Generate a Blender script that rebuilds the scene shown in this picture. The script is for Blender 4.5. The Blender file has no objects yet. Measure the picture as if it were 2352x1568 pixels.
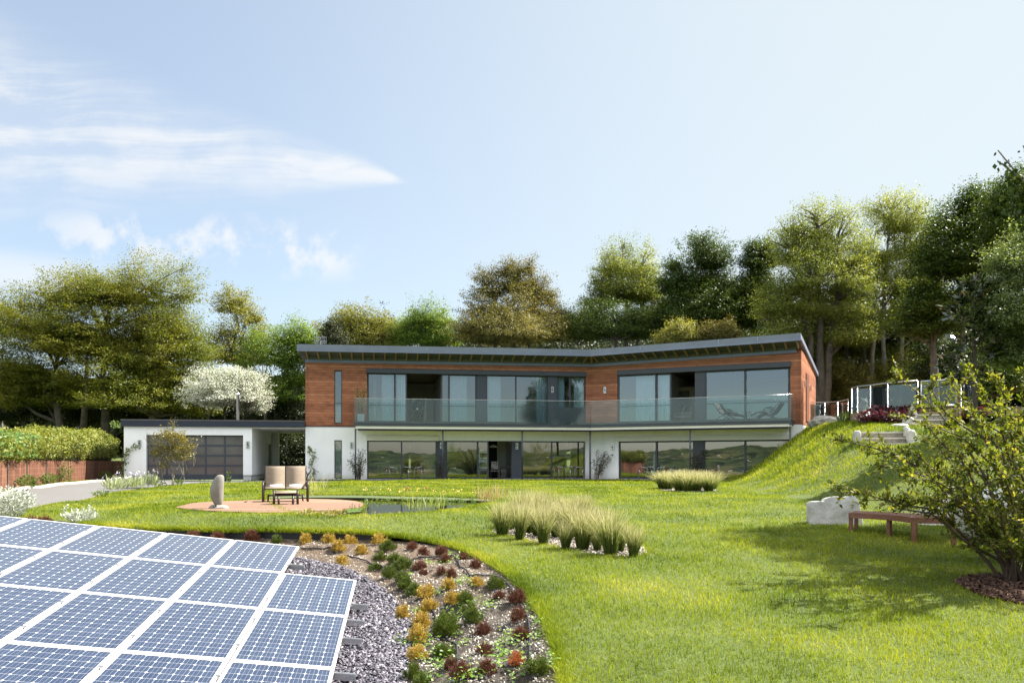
SKY_STR, EXPO, CLOUD_AMT, CLOUD_COL, FILL_CLOUD_COL = .062, 1.82, .8, (4.6, 4.6, 4.6), (17.0, 16.8, 16.4)
VEIL0, VEIL1, VEIL_COL = .36, .52, (3.75, 4.15, 4.25)
import bpy, math, random
import numpy as np
from mathutils import Vector, Matrix
from mathutils.geometry import delaunay_2d_cdt

rng = np.random.default_rng(7)
random.seed(7)
scene = bpy.context.scene
col = bpy.data.collections.new('Garden')
scene.collection.children.link(col)
R = math.radians
EYE, F, CX, CY = 1.0, 1829.33, 1176.0, 1060.0

# ------------------------------------------------------------------ helpers
class MB:
    def __init__(s): s.v = []; s.f = []; s.mi = []
    def add(s, V, Fs, mi=0):
        b = len(s.v); s.v += [tuple(map(float, p)) for p in V]
        s.f += [tuple(i + b for i in f) for f in Fs]; s.mi += [mi] * len(Fs); return s
    def hexa(s, P, mi=0):          # 4 bottom (ccw), 4 top
        return s.add(P, [(3, 2, 1, 0), (4, 5, 6, 7), (0, 1, 5, 4), (1, 2, 6, 5), (2, 3, 7, 6), (3, 0, 4, 7)], mi)
    def box(s, x0, x1, y0, y1, z0, z1, mi=0):
        return s.hexa([(x0, y0, z0), (x1, y0, z0), (x1, y1, z0), (x0, y1, z0), (x0, y0, z1), (x1, y0, z1), (x1, y1, z1), (x0, y1, z1)], mi)
    def prism(s, poly, z0, z1, mi=0):
        n = len(poly); a = sum(poly[i][0] * poly[(i + 1) % n][1] - poly[(i + 1) % n][0] * poly[i][1] for i in range(n))
        if a < 0: poly = poly[::-1]
        g0 = z0 if callable(z0) else (lambda x, y: z0); g1 = z1 if callable(z1) else (lambda x, y: z1)
        V = [(x, y, g0(x, y)) for x, y in poly] + [(x, y, g1(x, y)) for x, y in poly]
        return s.add(V, [tuple(range(n))[::-1], tuple(range(n, 2 * n))] + [(i, (i + 1) % n, n + (i + 1) % n, n + i) for i in range(n)], mi)
    def tube(s, pts, rad, n=6, mi=0, cap=True):
        pts = [Vector(p) for p in pts]; m = len(pts)
        if not hasattr(rad, '__len__'): rad = [rad] * m
        V = []; up = Vector((0, 0, 1)); prev = None
        for i, p in enumerate(pts):
            d = (pts[min(i + 1, m - 1)] - pts[max(i - 1, 0)])
            d = d.normalized() if d.length > 1e-9 else Vector((0, 0, 1))
            if prev is None:
                a = d.cross(up)
                if a.length < 1e-3: a = d.cross(Vector((1, 0, 0)))
            else: a = prev - d * prev.dot(d)
            if a.length < 1e-6: a = d.orthogonal()
            a.normalize(); prev = a; b = d.cross(a)
            for k in range(n):
                t = 2 * math.pi * k / n
                V.append(p + (a * math.cos(t) + b * math.sin(t)) * rad[i])
        Fs = []
        for i in range(m - 1):
            for k in range(n):
                k2 = (k + 1) % n
                Fs.append((i * n + k, i * n + k2, (i + 1) * n + k2, (i + 1) * n + k))
        if cap:
            Fs.append(tuple(range(n))[::-1]); Fs.append(tuple((m - 1) * n + k for k in range(n)))
        return s.add(V, Fs, mi)
    def lathe(s, prof, n=20, c=(0, 0, 0), mi=0):
        V = []; Fs = []
        for r, z in prof:
            for k in range(n):
                t = 2 * math.pi * k / n; V.append((c[0] + r * math.cos(t), c[1] + r * math.sin(t), c[2] + z))
        for i in range(len(prof) - 1):
            for k in range(n):
                k2 = (k + 1) % n; Fs.append((i * n + k, i * n + k2, (i + 1) * n + k2, (i + 1) * n + k))
        Fs.append(tuple(range(n))[::-1]); Fs.append(tuple((len(prof) - 1) * n + k for k in range(n)))
        return s.add(V, Fs, mi)
    def build(s, name, mat, parent=None, smooth=False, world=True, bevel=0):
        me = bpy.data.meshes.new(name)
        me.from_pydata(s.v, [], s.f)
        mats = mat if isinstance(mat, (list, tuple)) else [mat]
        for m in mats: me.materials.append(m)
        if len(mats) > 1: me.polygons.foreach_set('material_index', s.mi)
        if smooth: me.polygons.foreach_set('use_smooth', [True] * len(me.polygons))
        me.update()
        return link(name, me, parent, world, bevel)

def link(name, me, parent=None, world=True, bevel=0):
    o = bpy.data.objects.new(name, me); col.objects.link(o)
    if parent is not None:
        o.parent = parent
        if world and parent.type == 'EMPTY': o.matrix_parent_inverse = Matrix.Translation(-parent.location)
    if bevel:
        b = o.modifiers.new('b', 'BEVEL'); b.width = bevel; b.segments = 2; b.limit_method = 'ANGLE'
    return o

def fastmesh(name, V, Fa, mat, parent=None, world=True, smooth=False):
    V = np.asarray(V, np.float32); Fa = np.asarray(Fa, np.int32)
    me = bpy.data.meshes.new(name); n, k = Fa.shape
    me.vertices.add(len(V)); me.vertices.foreach_set('co', V.ravel())
    me.loops.add(n * k); me.loops.foreach_set('vertex_index', Fa.ravel())
    me.polygons.add(n); me.polygons.foreach_set('loop_start', np.arange(0, n * k, k, dtype=np.int32))
    if smooth: me.polygons.foreach_set('use_smooth', np.ones(n, bool))
    me.materials.append(mat); me.update(calc_edges=True)
    return link(name, me, parent, world)

def tag(o, label=None, cat=None, group=None, kind=None):
    if label: o['label'] = label
    if cat: o['category'] = cat
    if group: o['group'] = group
    if kind: o['kind'] = kind
    return o
def thing(name, label, cat, loc=(0, 0, 0), rz=0, group=None):
    o = bpy.data.objects.new(name, None); col.objects.link(o)
    o.location = loc; o.rotation_euler = (0, 0, rz); o.empty_display_size = .2
    return tag(o, label, cat, group)
def dup(o, loc=None, rz=None, label=None, parent=None, scale=None):
    c = o.copy(); col.objects.link(c)
    if parent is not None: c.parent = parent
    if loc is not None: c.location = loc
    if rz is not None: c.rotation_euler = (0, 0, rz)
    if scale is not None: c.scale = (scale,) * 3 if not hasattr(scale, '__len__') else scale
    if label: c['label'] = label
    for ch in list(o.children): dup(ch, parent=c)
    return c
ORD = 'first second third fourth fifth sixth seventh eighth ninth tenth eleventh twelfth thirteenth fourteenth fifteenth sixteenth seventeenth eighteenth nineteenth twentieth'.split()

def P(px, py, Y): return Vector(((px - CX) / F * Y, Y, EYE + (CY - py) / F * Y))
def PX(px, Y): return (px - CX) / F * Y
def PZ(py, Y): return EYE + (CY - py) / F * Y

def sm(t): t = np.clip(t, 0, 1); return t * t * (3 - 2 * t)
def inpoly(x, y, poly):
    x = np.asarray(x, float); y = np.asarray(y, float); r = np.zeros(x.shape, bool)
    n = len(poly); j = n - 1
    for i in range(n):
        xi, yi = poly[i][:2]; xj, yj = poly[j][:2]
        c = ((yi > y) != (yj > y)) & (x < (xj - xi) * (y - yi) / (yj - yi + 1e-12) + xi)
        r ^= c; j = i
    return r
def dpoly(x, y, pts):
    x = np.asarray(x, float); y = np.asarray(y, float); d = np.full(x.shape, 1e9)
    for (ax, ay), (bx, by) in zip(pts[:-1], pts[1:]):
        dx, dy = bx - ax, by - ay; L = dx * dx + dy * dy + 1e-12
        t = np.clip(((x - ax) * dx + (y - ay) * dy) / L, 0, 1)
        d = np.minimum(d, np.hypot(x - ax - t * dx, y - ay - t * dy))
    return d
def smoothline(pts, n=4):
    pts = [np.array(p[:2], float) for p in pts]; out = []
    for i in range(len(pts) - 1):
        p0 = pts[max(i - 1, 0)]; p1 = pts[i]; p2 = pts[i + 1]; p3 = pts[min(i + 2, len(pts) - 1)]
        for k in range(n):
            t = k / n
            out.append(tuple(.5 * ((2 * p1) + (p2 - p0) * t + (2 * p0 - 5 * p1 + 4 * p2 - p3) * t * t + (3 * p1 - p0 - 3 * p2 + p3) * t ** 3)))
    out.append(tuple(pts[-1])); return out
def vnoise(x, y, s, seed=0):
    x = np.asarray(x, float) * s; y = np.asarray(y, float) * s
    xi = np.floor(x).astype(int); yi = np.floor(y).astype(int); fx = sm(x - xi); fy = sm(y - yi)
    def h(a, b):
        v = np.sin(a * 127.1 + b * 311.7 + seed * 74.7) * 43758.5453; return v - np.floor(v)
    return (h(xi, yi) * (1 - fx) + h(xi + 1, yi) * fx) * (1 - fy) + (h(xi, yi + 1) * (1 - fx) + h(xi + 1, yi + 1) * fx) * fy

# ------------------------------------------------------------------ materials
class NT:
    def __init__(s, name):
        s.m = bpy.data.materials.new(name); s.m.use_nodes = True; s.t = s.m.node_tree; s.t.nodes.clear()
        s.out = s.n('ShaderNodeOutputMaterial')
    def n(s, typ, **kw):
        nd = s.t.nodes.new(typ)
        for k, v in kw.items(): setattr(nd, k, v)
        return nd
    def set(s, nd, **kw):
        for k, v in kw.items():
            k = k.replace('_', ' ')
            if hasattr(v, 'links') or isinstance(v, bpy.types.NodeSocket): s.t.links.new(v, nd.inputs[k])
            else: nd.inputs[k].default_value = v
        return nd
    def l(s, a, b): s.t.links.new(a, b)
    def math(s, op, a, b=0.0, c=0.0, clamp=False):
        nd = s.n('ShaderNodeMath', operation=op, use_clamp=clamp)
        for i, v in enumerate((a, b, c)):
            if isinstance(v, bpy.types.NodeSocket): s.l(v, nd.inputs[i])
            else: nd.inputs[i].default_value = v
        return nd.outputs[0]
    def mix(s, f, a, b, typ='MIX'):
        nd = s.n('ShaderNodeMix', data_type='RGBA', blend_type=typ)
        for i, v in ((0, f), (6, a), (7, b)):
            if isinstance(v, bpy.types.NodeSocket): s.l(v, nd.inputs[i])
            else: nd.inputs[i].default_value = (tuple(v) + (1,))[:4] if hasattr(v, '__len__') else v
        return nd.outputs[2]
    def noise(s, scale, detail=4, vec=None, rough=.55):
        nd = s.n('ShaderNodeTexNoise'); nd.inputs['Scale'].default_value = scale; nd.inputs['Detail'].default_value = detail; nd.inputs['Roughness'].default_value = rough
        s.l(vec if vec is not None else s.obj(), nd.inputs['Vector']); return nd.outputs['Fac']
    def obj(s):
        if not hasattr(s, '_o'): s._o = s.n('ShaderNodeTexCoord')
        return s._o.outputs['Object']
    def geo(s):
        if not hasattr(s, '_g'): s._g = s.n('ShaderNodeNewGeometry')
        return s._g
    def mapv(s, sc, vec=None):
        nd = s.n('ShaderNodeMapping'); nd.inputs['Scale'].default_value = sc
        s.l(vec if vec is not None else s.obj(), nd.inputs['Vector']); return nd.outputs[0]
    def ramp(s, f, stops, interp='LINEAR'):
        nd = s.n('ShaderNodeValToRGB'); e = nd.color_ramp.elements; nd.color_ramp.interpolation = interp
        while len(e) < len(stops): e.new(.5)
        for el, (p, c) in zip(e, stops): el.position = p; el.color = (tuple(c) + (1,))[:4]
        s.l(f, nd.inputs[0]); return nd.outputs[0]
    def bump(s, h, strength=.3, dist=.02):
        nd = s.n('ShaderNodeBump'); nd.inputs['Strength'].default_value = strength; nd.inputs['Distance'].default_value = dist
        s.l(h, nd.inputs['Height']); return nd.outputs[0]
    def pbr(s, base, rough=.6, metal=0, spec=.5, normal=None, coat=0):
        b = s.n('ShaderNodeBsdfPrincipled')
        for k, v in (('Base Color', base), ('Roughness', rough), ('Metallic', metal), ('Specular IOR Level', spec), ('Coat Weight', coat)):
            if isinstance(v, bpy.types.NodeSocket): s.l(v, b.inputs[k])
            else: b.inputs[k].default_value = (tuple(v) + (1,))[:4] if hasattr(v, '__len__') else v
        if normal is not None: s.l(normal, b.inputs['Normal'])
        s.l(b.outputs[0], s.out.inputs[0]); return b

def M(name, c1, c2=None, sc=4, rough=.6, metal=0, spec=.4, bump=0, bsc=60, bd=.01):
    t = NT(name); c2 = c2 or tuple(x * .82 for x in c1)
    f = t.noise(sc, 6)
    base = t.ramp(f, [(.3, c2), (.7, c1)])
    rr = t.math('ADD', t.math('MULTIPLY', t.noise(sc * 2.3, 3), .16), rough - .08)
    nm = t.bump(t.noise(bsc, 5), bump, bd) if bump else None
    t.pbr(base, rr, metal, spec, nm); return t.m

LEAFK = 1.0
def leafmat(name, stops, trans=.4, rough=.5, patch=.62, psc=.5, tint=(1.25, 1.2, .5), spec=.3):
    t = NT(name); g = t.geo()
    r = g.outputs['Random Per Island']
    f = t.math('ADD', t.math('MULTIPLY', r, 1 - patch), t.math('MULTIPLY', t.ramp(t.noise(psc, 3), [(.3, (0, 0, 0)), (.7, (1, 1, 1))]), patch))
    stops = [(p_, tuple(min(.85, v_ * LEAFK) for v_ in c_)) for p_, c_ in stops]
    c = t.ramp(f, stops)
    b = t.n('ShaderNodeBsdfPrincipled'); t.l(c, b.inputs['Base Color']); b.inputs['Roughness'].default_value = rough; b.inputs['Specular IOR Level'].default_value = spec
    tr = t.n('ShaderNodeBsdfTranslucent'); t.l(t.mix(1.0, c, tint, 'MULTIPLY'), tr.inputs[0])
    mx = t.n('ShaderNodeMixShader'); mx.inputs[0].default_value = trans
    t.l(b.outputs[0], mx.inputs[1]); t.l(tr.outputs[0], mx.inputs[2]); t.l(mx.outputs[0], t.out.inputs[0]); return t.m

def glassmat(name, tint=(.8, .88, .88), refl=.3, rough=0.0, trans_rough=None, wav=0.0, dirt=0.0, fk=1.0):
    t = NT(name)
    tr = t.n('ShaderNodeBsdfTransparent'); tr.inputs[0].default_value = tint + (1,)
    gl = t.n('ShaderNodeBsdfGlossy'); gl.inputs['Roughness'].default_value = rough; gl.inputs[0].default_value = (.95, .98, 1, 1)
    fr = t.n('ShaderNodeFresnel'); fr.inputs[0].default_value = 1.45
    f = t.math('ADD', t.math('MULTIPLY', fr.outputs[0], fk), refl, clamp=True)
    if wav:
        nm = t.bump(t.noise(.7, 2), wav, .05); t.l(nm, gl.inputs['Normal'])
    mx = t.n('ShaderNodeMixShader'); t.l(f, mx.inputs[0]); t.l(tr.outputs[0], mx.inputs[1]); t.l(gl.outputs[0], mx.inputs[2])
    last = mx.outputs[0]
    if dirt:
        df = t.n('ShaderNodeBsdfDiffuse'); df.inputs[0].default_value = (.75, .8, .8, 1)
        m2 = t.n('ShaderNodeMixShader'); m2.inputs[0].default_value = dirt
        t.l(last, m2.inputs[1]); t.l(df.outputs[0], m2.inputs[2]); last = m2.outputs[0]
    t.l(last, t.out.inputs[0]); return t.m

def whitemat():
    t = NT('white_render'); s = t.n('ShaderNodeSeparateXYZ'); t.l(t.obj(), s.inputs[0])
    c = t.ramp(t.noise(1.1, 6), [(.3, (.81, .805, .78)), (.7, (.87, .865, .845))])
    n = t.noise(1, 5, t.mapv((3, 3, .25))); c = t.mix(t.math('MULTIPLY', t.ramp(n, [(.52, (0, 0, 0)), (.72, (1, 1, 1))]), .16), c, (.55, .54, .50))
    k = t.math('SUBTRACT', 1.0, t.math('DIVIDE', s.outputs[2], t.math('ADD', .12, t.math('MULTIPLY', t.noise(2.5, 5), .5))), clamp=True)
    c = t.mix(t.math('MULTIPLY', k, .55), c, (.42, .40, .33)); t.pbr(c, .85, 0, .3, t.bump(t.noise(110, 5), .15, .01)); return t.m
m_white = whitemat()
m_cream = M('cream_paint', (.74, .71, .62), (.69, .66, .57), 1.5, .7)
m_grey = M('anthracite_metal', (.045, .052, .066), (.036, .042, .054), 2, .42, 0, .5)
m_fascia = M('zinc_fascia', (.225, .255, .345), (.185, .21, .29), 1.3, .42, .1, .5)
m_fasc2 = M('zinc_drip', (.17, .195, .255), (.14, .16, .21), 1.3, .4, .3, .5)
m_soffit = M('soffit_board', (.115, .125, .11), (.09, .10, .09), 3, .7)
m_rafter = M('rafter_timber', (.34, .27, .15), (.26, .20, .11), 6, .7)
m_steel = M('stainless_steel', (.62, .62, .62), (.5, .5, .5), 8, .25, .9)
m_alu = M('brushed_aluminium', (.50, .50, .51), (.42, .42, .44), 10, .3, .9)
m_black = M('black_plastic', (.018, .018, .02), (.012, .012, .014), 8, .5)
m_dark = M('dark_interior', (.05, .05, .05), None, 2, .8)
m_iwhite = M('interior_paint', (.66, .65, .62), (.62, .61, .58), 1, .8)
m_iwood = M('interior_ceiling_wood', (.16, .09, .05), (.12, .065, .035), 4, .6)
m_floor = M('interior_floor', (.20, .16, .12), (.15, .12, .09), 3, .4)
m_curtain = M('net_curtain', (.70, .72, .72), (.6, .63, .64), 6, .9)
m_stone = M('pale_stone', (.52, .49, .42), (.36, .34, .29), 5, .85, bump=.4, bsc=30)
m_stonegrey = M('grey_stone', (.225, .21, .178), (.15, .14, .12), 4, .8, bump=.35, bsc=45)
m_chalk = M('chalk_boulder', (.55, .535, .49), (.30, .285, .25), 2.4, .9, bump=.6, bsc=14, bd=.03)
m_rock = M('rough_rock', (.36, .34, .30), (.16, .15, .13), 5, .9, bump=.8, bsc=12, bd=.05)
m_teak = M('teak_slats', (.19, .085, .05), (.12, .05, .03), 9, .5)
m_chairwood = M('slat_wood', (.20, .09, .04), (.14, .06, .03), 9, .5)
m_bronze = M('bronze_frame', (.055, .04, .035), (.04, .03, .028), 6, .4, .4)
m_towel = M('towel_cotton', (.82, .82, .82), (.74, .74, .74), 30, .95, bump=.5, bsc=200)
m_bark = M('tree_bark', (.11, .09, .065), (.05, .042, .032), 3, .9, bump=.6, bsc=14, bd=.04)
m_barkpale = M('pale_bark', (.20, .18, .145), (.11, .10, .08), 3, .9, bump=.5, bsc=14, bd=.04)
m_twig = M('twig_bark', (.10, .065, .045), (.06, .04, .03), 8, .8)
m_terr = M('terracotta_tile', (.3, .14, .08), None, 5, .7)
m_timber = M('sleeper_timber', (.27, .19, .115), (.19, .13, .08), 4, .8, bump=.3)
m_hose = M('rubber_hose', (.02, .02, .022), None, 8, .6)

def slingmat():
    t = NT('sling_fabric'); o = t.obj()
    w = t.n('ShaderNodeTexWave', wave_type='BANDS', bands_direction='X'); w.inputs['Scale'].default_value = 40; t.l(o, w.inputs[0])
    w2 = t.n('ShaderNodeTexWave', wave_type='BANDS', bands_direction='Z'); w2.inputs['Scale'].default_value = 40; t.l(o, w2.inputs[0])
    f = t.math('MULTIPLY', t.math('ADD', w.outputs['Fac'], w2.outputs['Fac']), .25)
    f = t.math('ADD', f, t.math('MULTIPLY', t.noise(5, 5, t.mapv((1, 1, 6))), .5))
    c = t.ramp(f, [(.25, (.22, .165, .115)), (.75, (.40, .32, .235))])
    b = t.n('ShaderNodeBsdfPrincipled'); t.l(c, b.inputs['Base Color']); b.inputs['Roughness'].default_value = .8
    tr = t.n('ShaderNodeBsdfTranslucent'); t.l(c, tr.inputs[0]); mx = t.n('ShaderNodeMixShader'); mx.inputs[0].default_value = .35
    t.l(b.outputs[0], mx.inputs[1]); t.l(tr.outputs[0], mx.inputs[2]); t.l(mx.outputs[0], t.out.inputs[0]); return t.m
m_sling = slingmat()

def cladmat():
    t = NT('cedar_cladding'); o = t.obj(); BH = .145
    sx = t.n('ShaderNodeSeparateXYZ'); t.l(o, sx.inputs[0]); z = t.math('DIVIDE', sx.outputs[2], BH)
    row = t.math('FLOOR', z); fr = t.math('FRACT', z)
    alongv = t.n('ShaderNodeCombineXYZ'); t.l(t.math('ADD', sx.outputs[0], t.math('MULTIPLY', sx.outputs[1], .4)), alongv.inputs[0]); t.l(t.math('MULTIPLY', row, 7.31), alongv.inputs[1]); t.l(t.math('MULTIPLY', fr, .12), alongv.inputs[2])
    wn = t.n('ShaderNodeTexWhiteNoise', noise_dimensions='1D'); t.l(row, wn.inputs['W'])
    grain = t.noise(1.0, 6, t.mapv((1.6, 1, 40), alongv.outputs[0]), .65)
    blot = t.noise(2.2, 4, alongv.outputs[0])
    f = t.math('ADD', t.math('ADD', t.math('MULTIPLY', grain, .45), t.math('MULTIPLY', blot, .45)), t.math('MULTIPLY', t.math('SUBTRACT', wn.outputs[0], .5), .22))
    c = t.ramp(f, [(.25, (.19, .064, .030)), (.5, (.40, .150, .072)), (.75, (.54, .255, .135))])
    vo = t.n('ShaderNodeTexVoronoi'); vo.inputs['Scale'].default_value = 1.0; t.l(t.mapv((3.2, 1, 12), alongv.outputs[0]), vo.inputs[0])
    kn = t.math('LESS_THAN', vo.outputs['Distance'], .13)
    c = t.mix(t.math('MULTIPLY', kn, .75), c, (.05, .018, .01))
    gr = t.math('LESS_THAN', fr, .075)
    c = t.mix(t.math('MULTIPLY', gr, .75), c, (.035, .013, .007))
    h = t.math('SUBTRACT', fr, t.math('MULTIPLY', gr, 1.2))
    t.pbr(c, .55, 0, .35, t.bump(h, .6, .012)); return t.m
m_clad = cladmat()

def deckmat(name, c1, c2, axis=1, w=.12, gap=.10):
    t = NT(name); o = t.obj(); sx = t.n('ShaderNodeSeparateXYZ'); t.l(o, sx.inputs[0])
    z = t.math('DIVIDE', sx.outputs[axis], w); row = t.math('FLOOR', z); fr = t.math('FRACT', z)
    wn = t.n('ShaderNodeTexWhiteNoise', noise_dimensions='1D'); t.l(row, wn.inputs['W'])
    sc = [1.2, 1.2, 1.2]; sc[axis] = 30
    f = t.math('ADD', t.math('MULTIPLY', t.noise(1, 5, t.mapv(tuple(sc))), .6), t.math('MULTIPLY', wn.outputs[0], .4))
    c = t.ramp(f, [(.25, c2), (.75, c1)])
    g = t.math('LESS_THAN', fr, gap)
    c = t.mix(t.math('MULTIPLY', g, .8), c, tuple(x * .2 for x in c2))
    t.pbr(c, .6, 0, .4, t.bump(t.math('MULTIPLY', g, -1), .6, .01)); return t.m
m_deck = deckmat('larch_deck', (.31, .185, .115), (.15, .083, .052), 1, .30, .16)

def asphaltmat():
    t = NT('asphalt'); f = t.noise(220, 3); p = t.noise(.5, 5)
    c = t.mix(t.math('MULTIPLY', p, .6), t.ramp(f, [(.3, (.08, .077, .075)), (.7, (.155, .15, .145))]), (.125, .118, .108))
    t.pbr(c, .85, 0, .4, t.bump(f, .4, .01)); return t.m
m_asphalt = asphaltmat()

def soilmat(name, stops, sc=14, bsc=40, bs=.8):
    t = NT(name); f = t.math('ADD', t.math('MULTIPLY', t.noise(sc, 8, None, .7), .7), t.math('MULTIPLY', t.noise(1.3, 3), .3))
    t.pbr(t.ramp(f, stops), .95, 0, .2, t.bump(t.noise(bsc, 6, None, .7), bs, .03)); return t.m
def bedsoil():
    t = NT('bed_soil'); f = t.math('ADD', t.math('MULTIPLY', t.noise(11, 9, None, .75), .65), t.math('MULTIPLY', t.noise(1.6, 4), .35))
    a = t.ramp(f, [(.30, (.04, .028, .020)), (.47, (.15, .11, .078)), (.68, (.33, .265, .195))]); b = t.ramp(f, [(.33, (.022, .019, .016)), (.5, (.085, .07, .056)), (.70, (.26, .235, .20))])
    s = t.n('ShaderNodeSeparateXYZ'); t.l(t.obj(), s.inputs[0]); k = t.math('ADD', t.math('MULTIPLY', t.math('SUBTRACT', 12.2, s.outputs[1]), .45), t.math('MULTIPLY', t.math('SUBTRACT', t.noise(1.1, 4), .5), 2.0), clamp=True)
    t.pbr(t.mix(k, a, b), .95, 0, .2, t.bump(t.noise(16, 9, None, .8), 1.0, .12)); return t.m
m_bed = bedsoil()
m_soil = soilmat('dry_soil', [(.30, (.055, .040, .030)), (.48, (.17, .130, .095)), (.70, (.37, .31, .24))])
m_slatebed = soilmat('slate_bed', [(.3, (.03, .028, .035)), (.7, (.14, .13, .15))], 30)
m_mulch = soilmat('bark_mulch', [(.3, (.03, .015, .01)), (.55, (.085, .042, .026)), (.75, (.15, .085, .055))], 26, 50)
m_lawnbase = soilmat('lawn_soil', [(.3, (.045, .065, .016)), (.7, (.10, .125, .035))], 9, 60, .5)
m_forest = soilmat('forest_floor', [(.3, (.02, .022, .010)), (.7, (.05, .06, .022))], 1.5, 8, .5)
m_field = soilmat('far_field', [(.3, (.05, .07, .03)), (.55, (.09, .11, .045)), (.75, (.17, .16, .085))], .02, .1, .2)

def willowmat():
    t = NT('willow_screen'); o = t.obj(); sx = t.n('ShaderNodeSeparateXYZ'); t.l(o, sx.inputs[0])
    a = t.math('ADD', t.math('MULTIPLY', sx.outputs[0], .9), t.math('MULTIPLY', sx.outputs[1], .6))
    cv = t.n('ShaderNodeCombineXYZ'); t.l(a, cv.inputs[0]); t.l(t.math('MULTIPLY', sx.outputs[2], .03), cv.inputs[2])
    f = t.math('ADD', t.math('MULTIPLY', t.noise(16, 5, cv.outputs[0], .75), .75), t.math('MULTIPLY', t.noise(2.2, 3, cv.outputs[0]), .25))
    c = t.ramp(f, [(.33, (.032, .014, .009)), (.5, (.125, .052, .031)), (.68, (.25, .12, .072))])
    w = t.math('FRACT', t.math('DIVIDE', sx.outputs[2], .24)); c = t.mix(t.math('MULTIPLY', t.math('LESS_THAN', w, .05), .25), c, (.4, .28, .2))
    t.pbr(c, .8, 0, .2, t.bump(f, 1.0, .03)); return t.m
m_willow = willowmat()

def cellmat():
    t = NT('solar_cells'); o = t.obj(); sx = t.n('ShaderNodeSeparateXYZ'); t.l(o, sx.inputs[0])
    CWX, CWY = PW / 8, PH / 12
    fx = t.math('FRACT', t.math('DIVIDE', sx.outputs[0], CWX)); fy = t.math('FRACT', t.math('DIVIDE', sx.outputs[1], CWY))
    ax = t.math('ABSOLUTE', t.math('SUBTRACT', fx, .5)); ay = t.math('ABSOLUTE', t.math('SUBTRACT', fy, .5))
    gap = t.math('MULTIPLY', t.math('MAXIMUM', t.math('GREATER_THAN', ax, .486), t.math('GREATER_THAN', ay, .487)), .6)
    cor = t.math('GREATER_THAN', t.math('ADD', ax, ay), .875)
    bus = t.math('MULTIPLY', t.math('LESS_THAN', t.math('ABSOLUTE', t.math('SUBTRACT', ax, .17)), .010), .28)
    line = t.math('MAXIMUM', t.math('MAXIMUM', gap, cor), bus)
    cid = t.n('ShaderNodeCombineXYZ'); t.l(t.math('FLOOR', t.math('DIVIDE', sx.outputs[0], CWX)), cid.inputs[0]); t.l(t.math('FLOOR', t.math('DIVIDE', sx.outputs[1], CWY)), cid.inputs[1])
    wn = t.n('ShaderNodeTexWhiteNoise', noise_dimensions='2D'); t.l(cid.outputs[0], wn.inputs['Vector'])
    base = t.mix(wn.outputs[0], (.015, .023, .048), (.024, .034, .062))
    c = t.mix(line, base, (.62, .64, .65))
    sp = t.math('GREATER_THAN', t.noise(70, 2), .76); c = t.mix(t.math('MULTIPLY', sp, .25), c, (.5, .48, .44))
    t.pbr(c, t.math('ADD', .14, t.math('MULTIPLY', t.noise(3, 3), .1)), 0, .5, None, .35); return t.m
PW, PH = .985, 1.70
m_cell = cellmat()
m_pframe = M('panel_frame', (.60, .60, .59), (.52, .52, .51), 6, .45)
m_glass = glassmat('window_glass', (.72, .82, .84), .2, 0, None, .04)
m_glassup = glassmat('upper_window_glass', (.58, .72, .80), .15, 0, None, .03)
m_bglass = glassmat('balustrade_glass', (.84, .91, .91), .012, 0, None, 0, .016, .7)
m_fglass = glassmat('frosted_balustrade_glass', (.50, .58, .60), .04, .02, None, 0, .008)
def watermat():
    t = NT('pond_water'); b = t.pbr((.018, .02, .012), .02, 0, .8, t.bump(t.noise(5, 3), .05, .02)); return t.m
m_water = watermat()
# ------------------------------------------------------------------ terrain
KY = [-30, 0, 7, 10, 14, 18, 22, 26, 34, 43, 60, 200]
KZ = [-1.5, -1.25, -1.0, -.82, -.57, -.40, -.20, -.10, -.03, 0, 0, 0]
def toe(y): return np.interp(y, [0, 10, 15, 20, 25, 30, 40, 42, 60], [15, 11.5, 9.9, 8.5, 8.5, 9.0, 10.6, 11.3, 13])
def plat(y): return np.interp(y, [4, 10, 15, 20, 25, 28, 29.6, 31, 33, 36, 40, 60, 120], [.2, .5, .9, 1.35, 1.75, 1.8, 2.15, 2.4, 2.6, 2.75, 2.85, 3.2, 5])
DECKZ = -.11
deck_px = [(403, 1164), (425, 1158.5), (449, 1153.7), (523, 1150), (607, 1146.9), (660, 1145.2), (714, 1144.9), (773, 1146.5), (812, 1149.5), (830, 1153.5), (834.6, 1157.6), (828, 1161.5), (812, 1164.8), (763, 1170), (714, 1173), (640, 1175.5), (560, 1175), (480, 1172), (430, 1168)]
def onz(px, py, z): Y = F * (EYE - z) / (py - CY); return (PX(px, Y), Y)
deckpoly = [onz(px, py, DECKZ) for px, py in deck_px]
PONDZ = -.14
pond_px = [(600, 1140), (704, 1136.5), (869, 1138), (985, 1141), (1101, 1143), (1140, 1146), (1150, 1149), (1136, 1153), (1096, 1161), (1054, 1168), (996, 1175), (915, 1180), (862, 1183.5), (772, 1183.5), (720, 1180), (650, 1172)]
pond = [onz(*p, PONDZ) for p in pond_px]
pond = smoothline(pond + [pond[0]], 4)[:-1]
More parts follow.
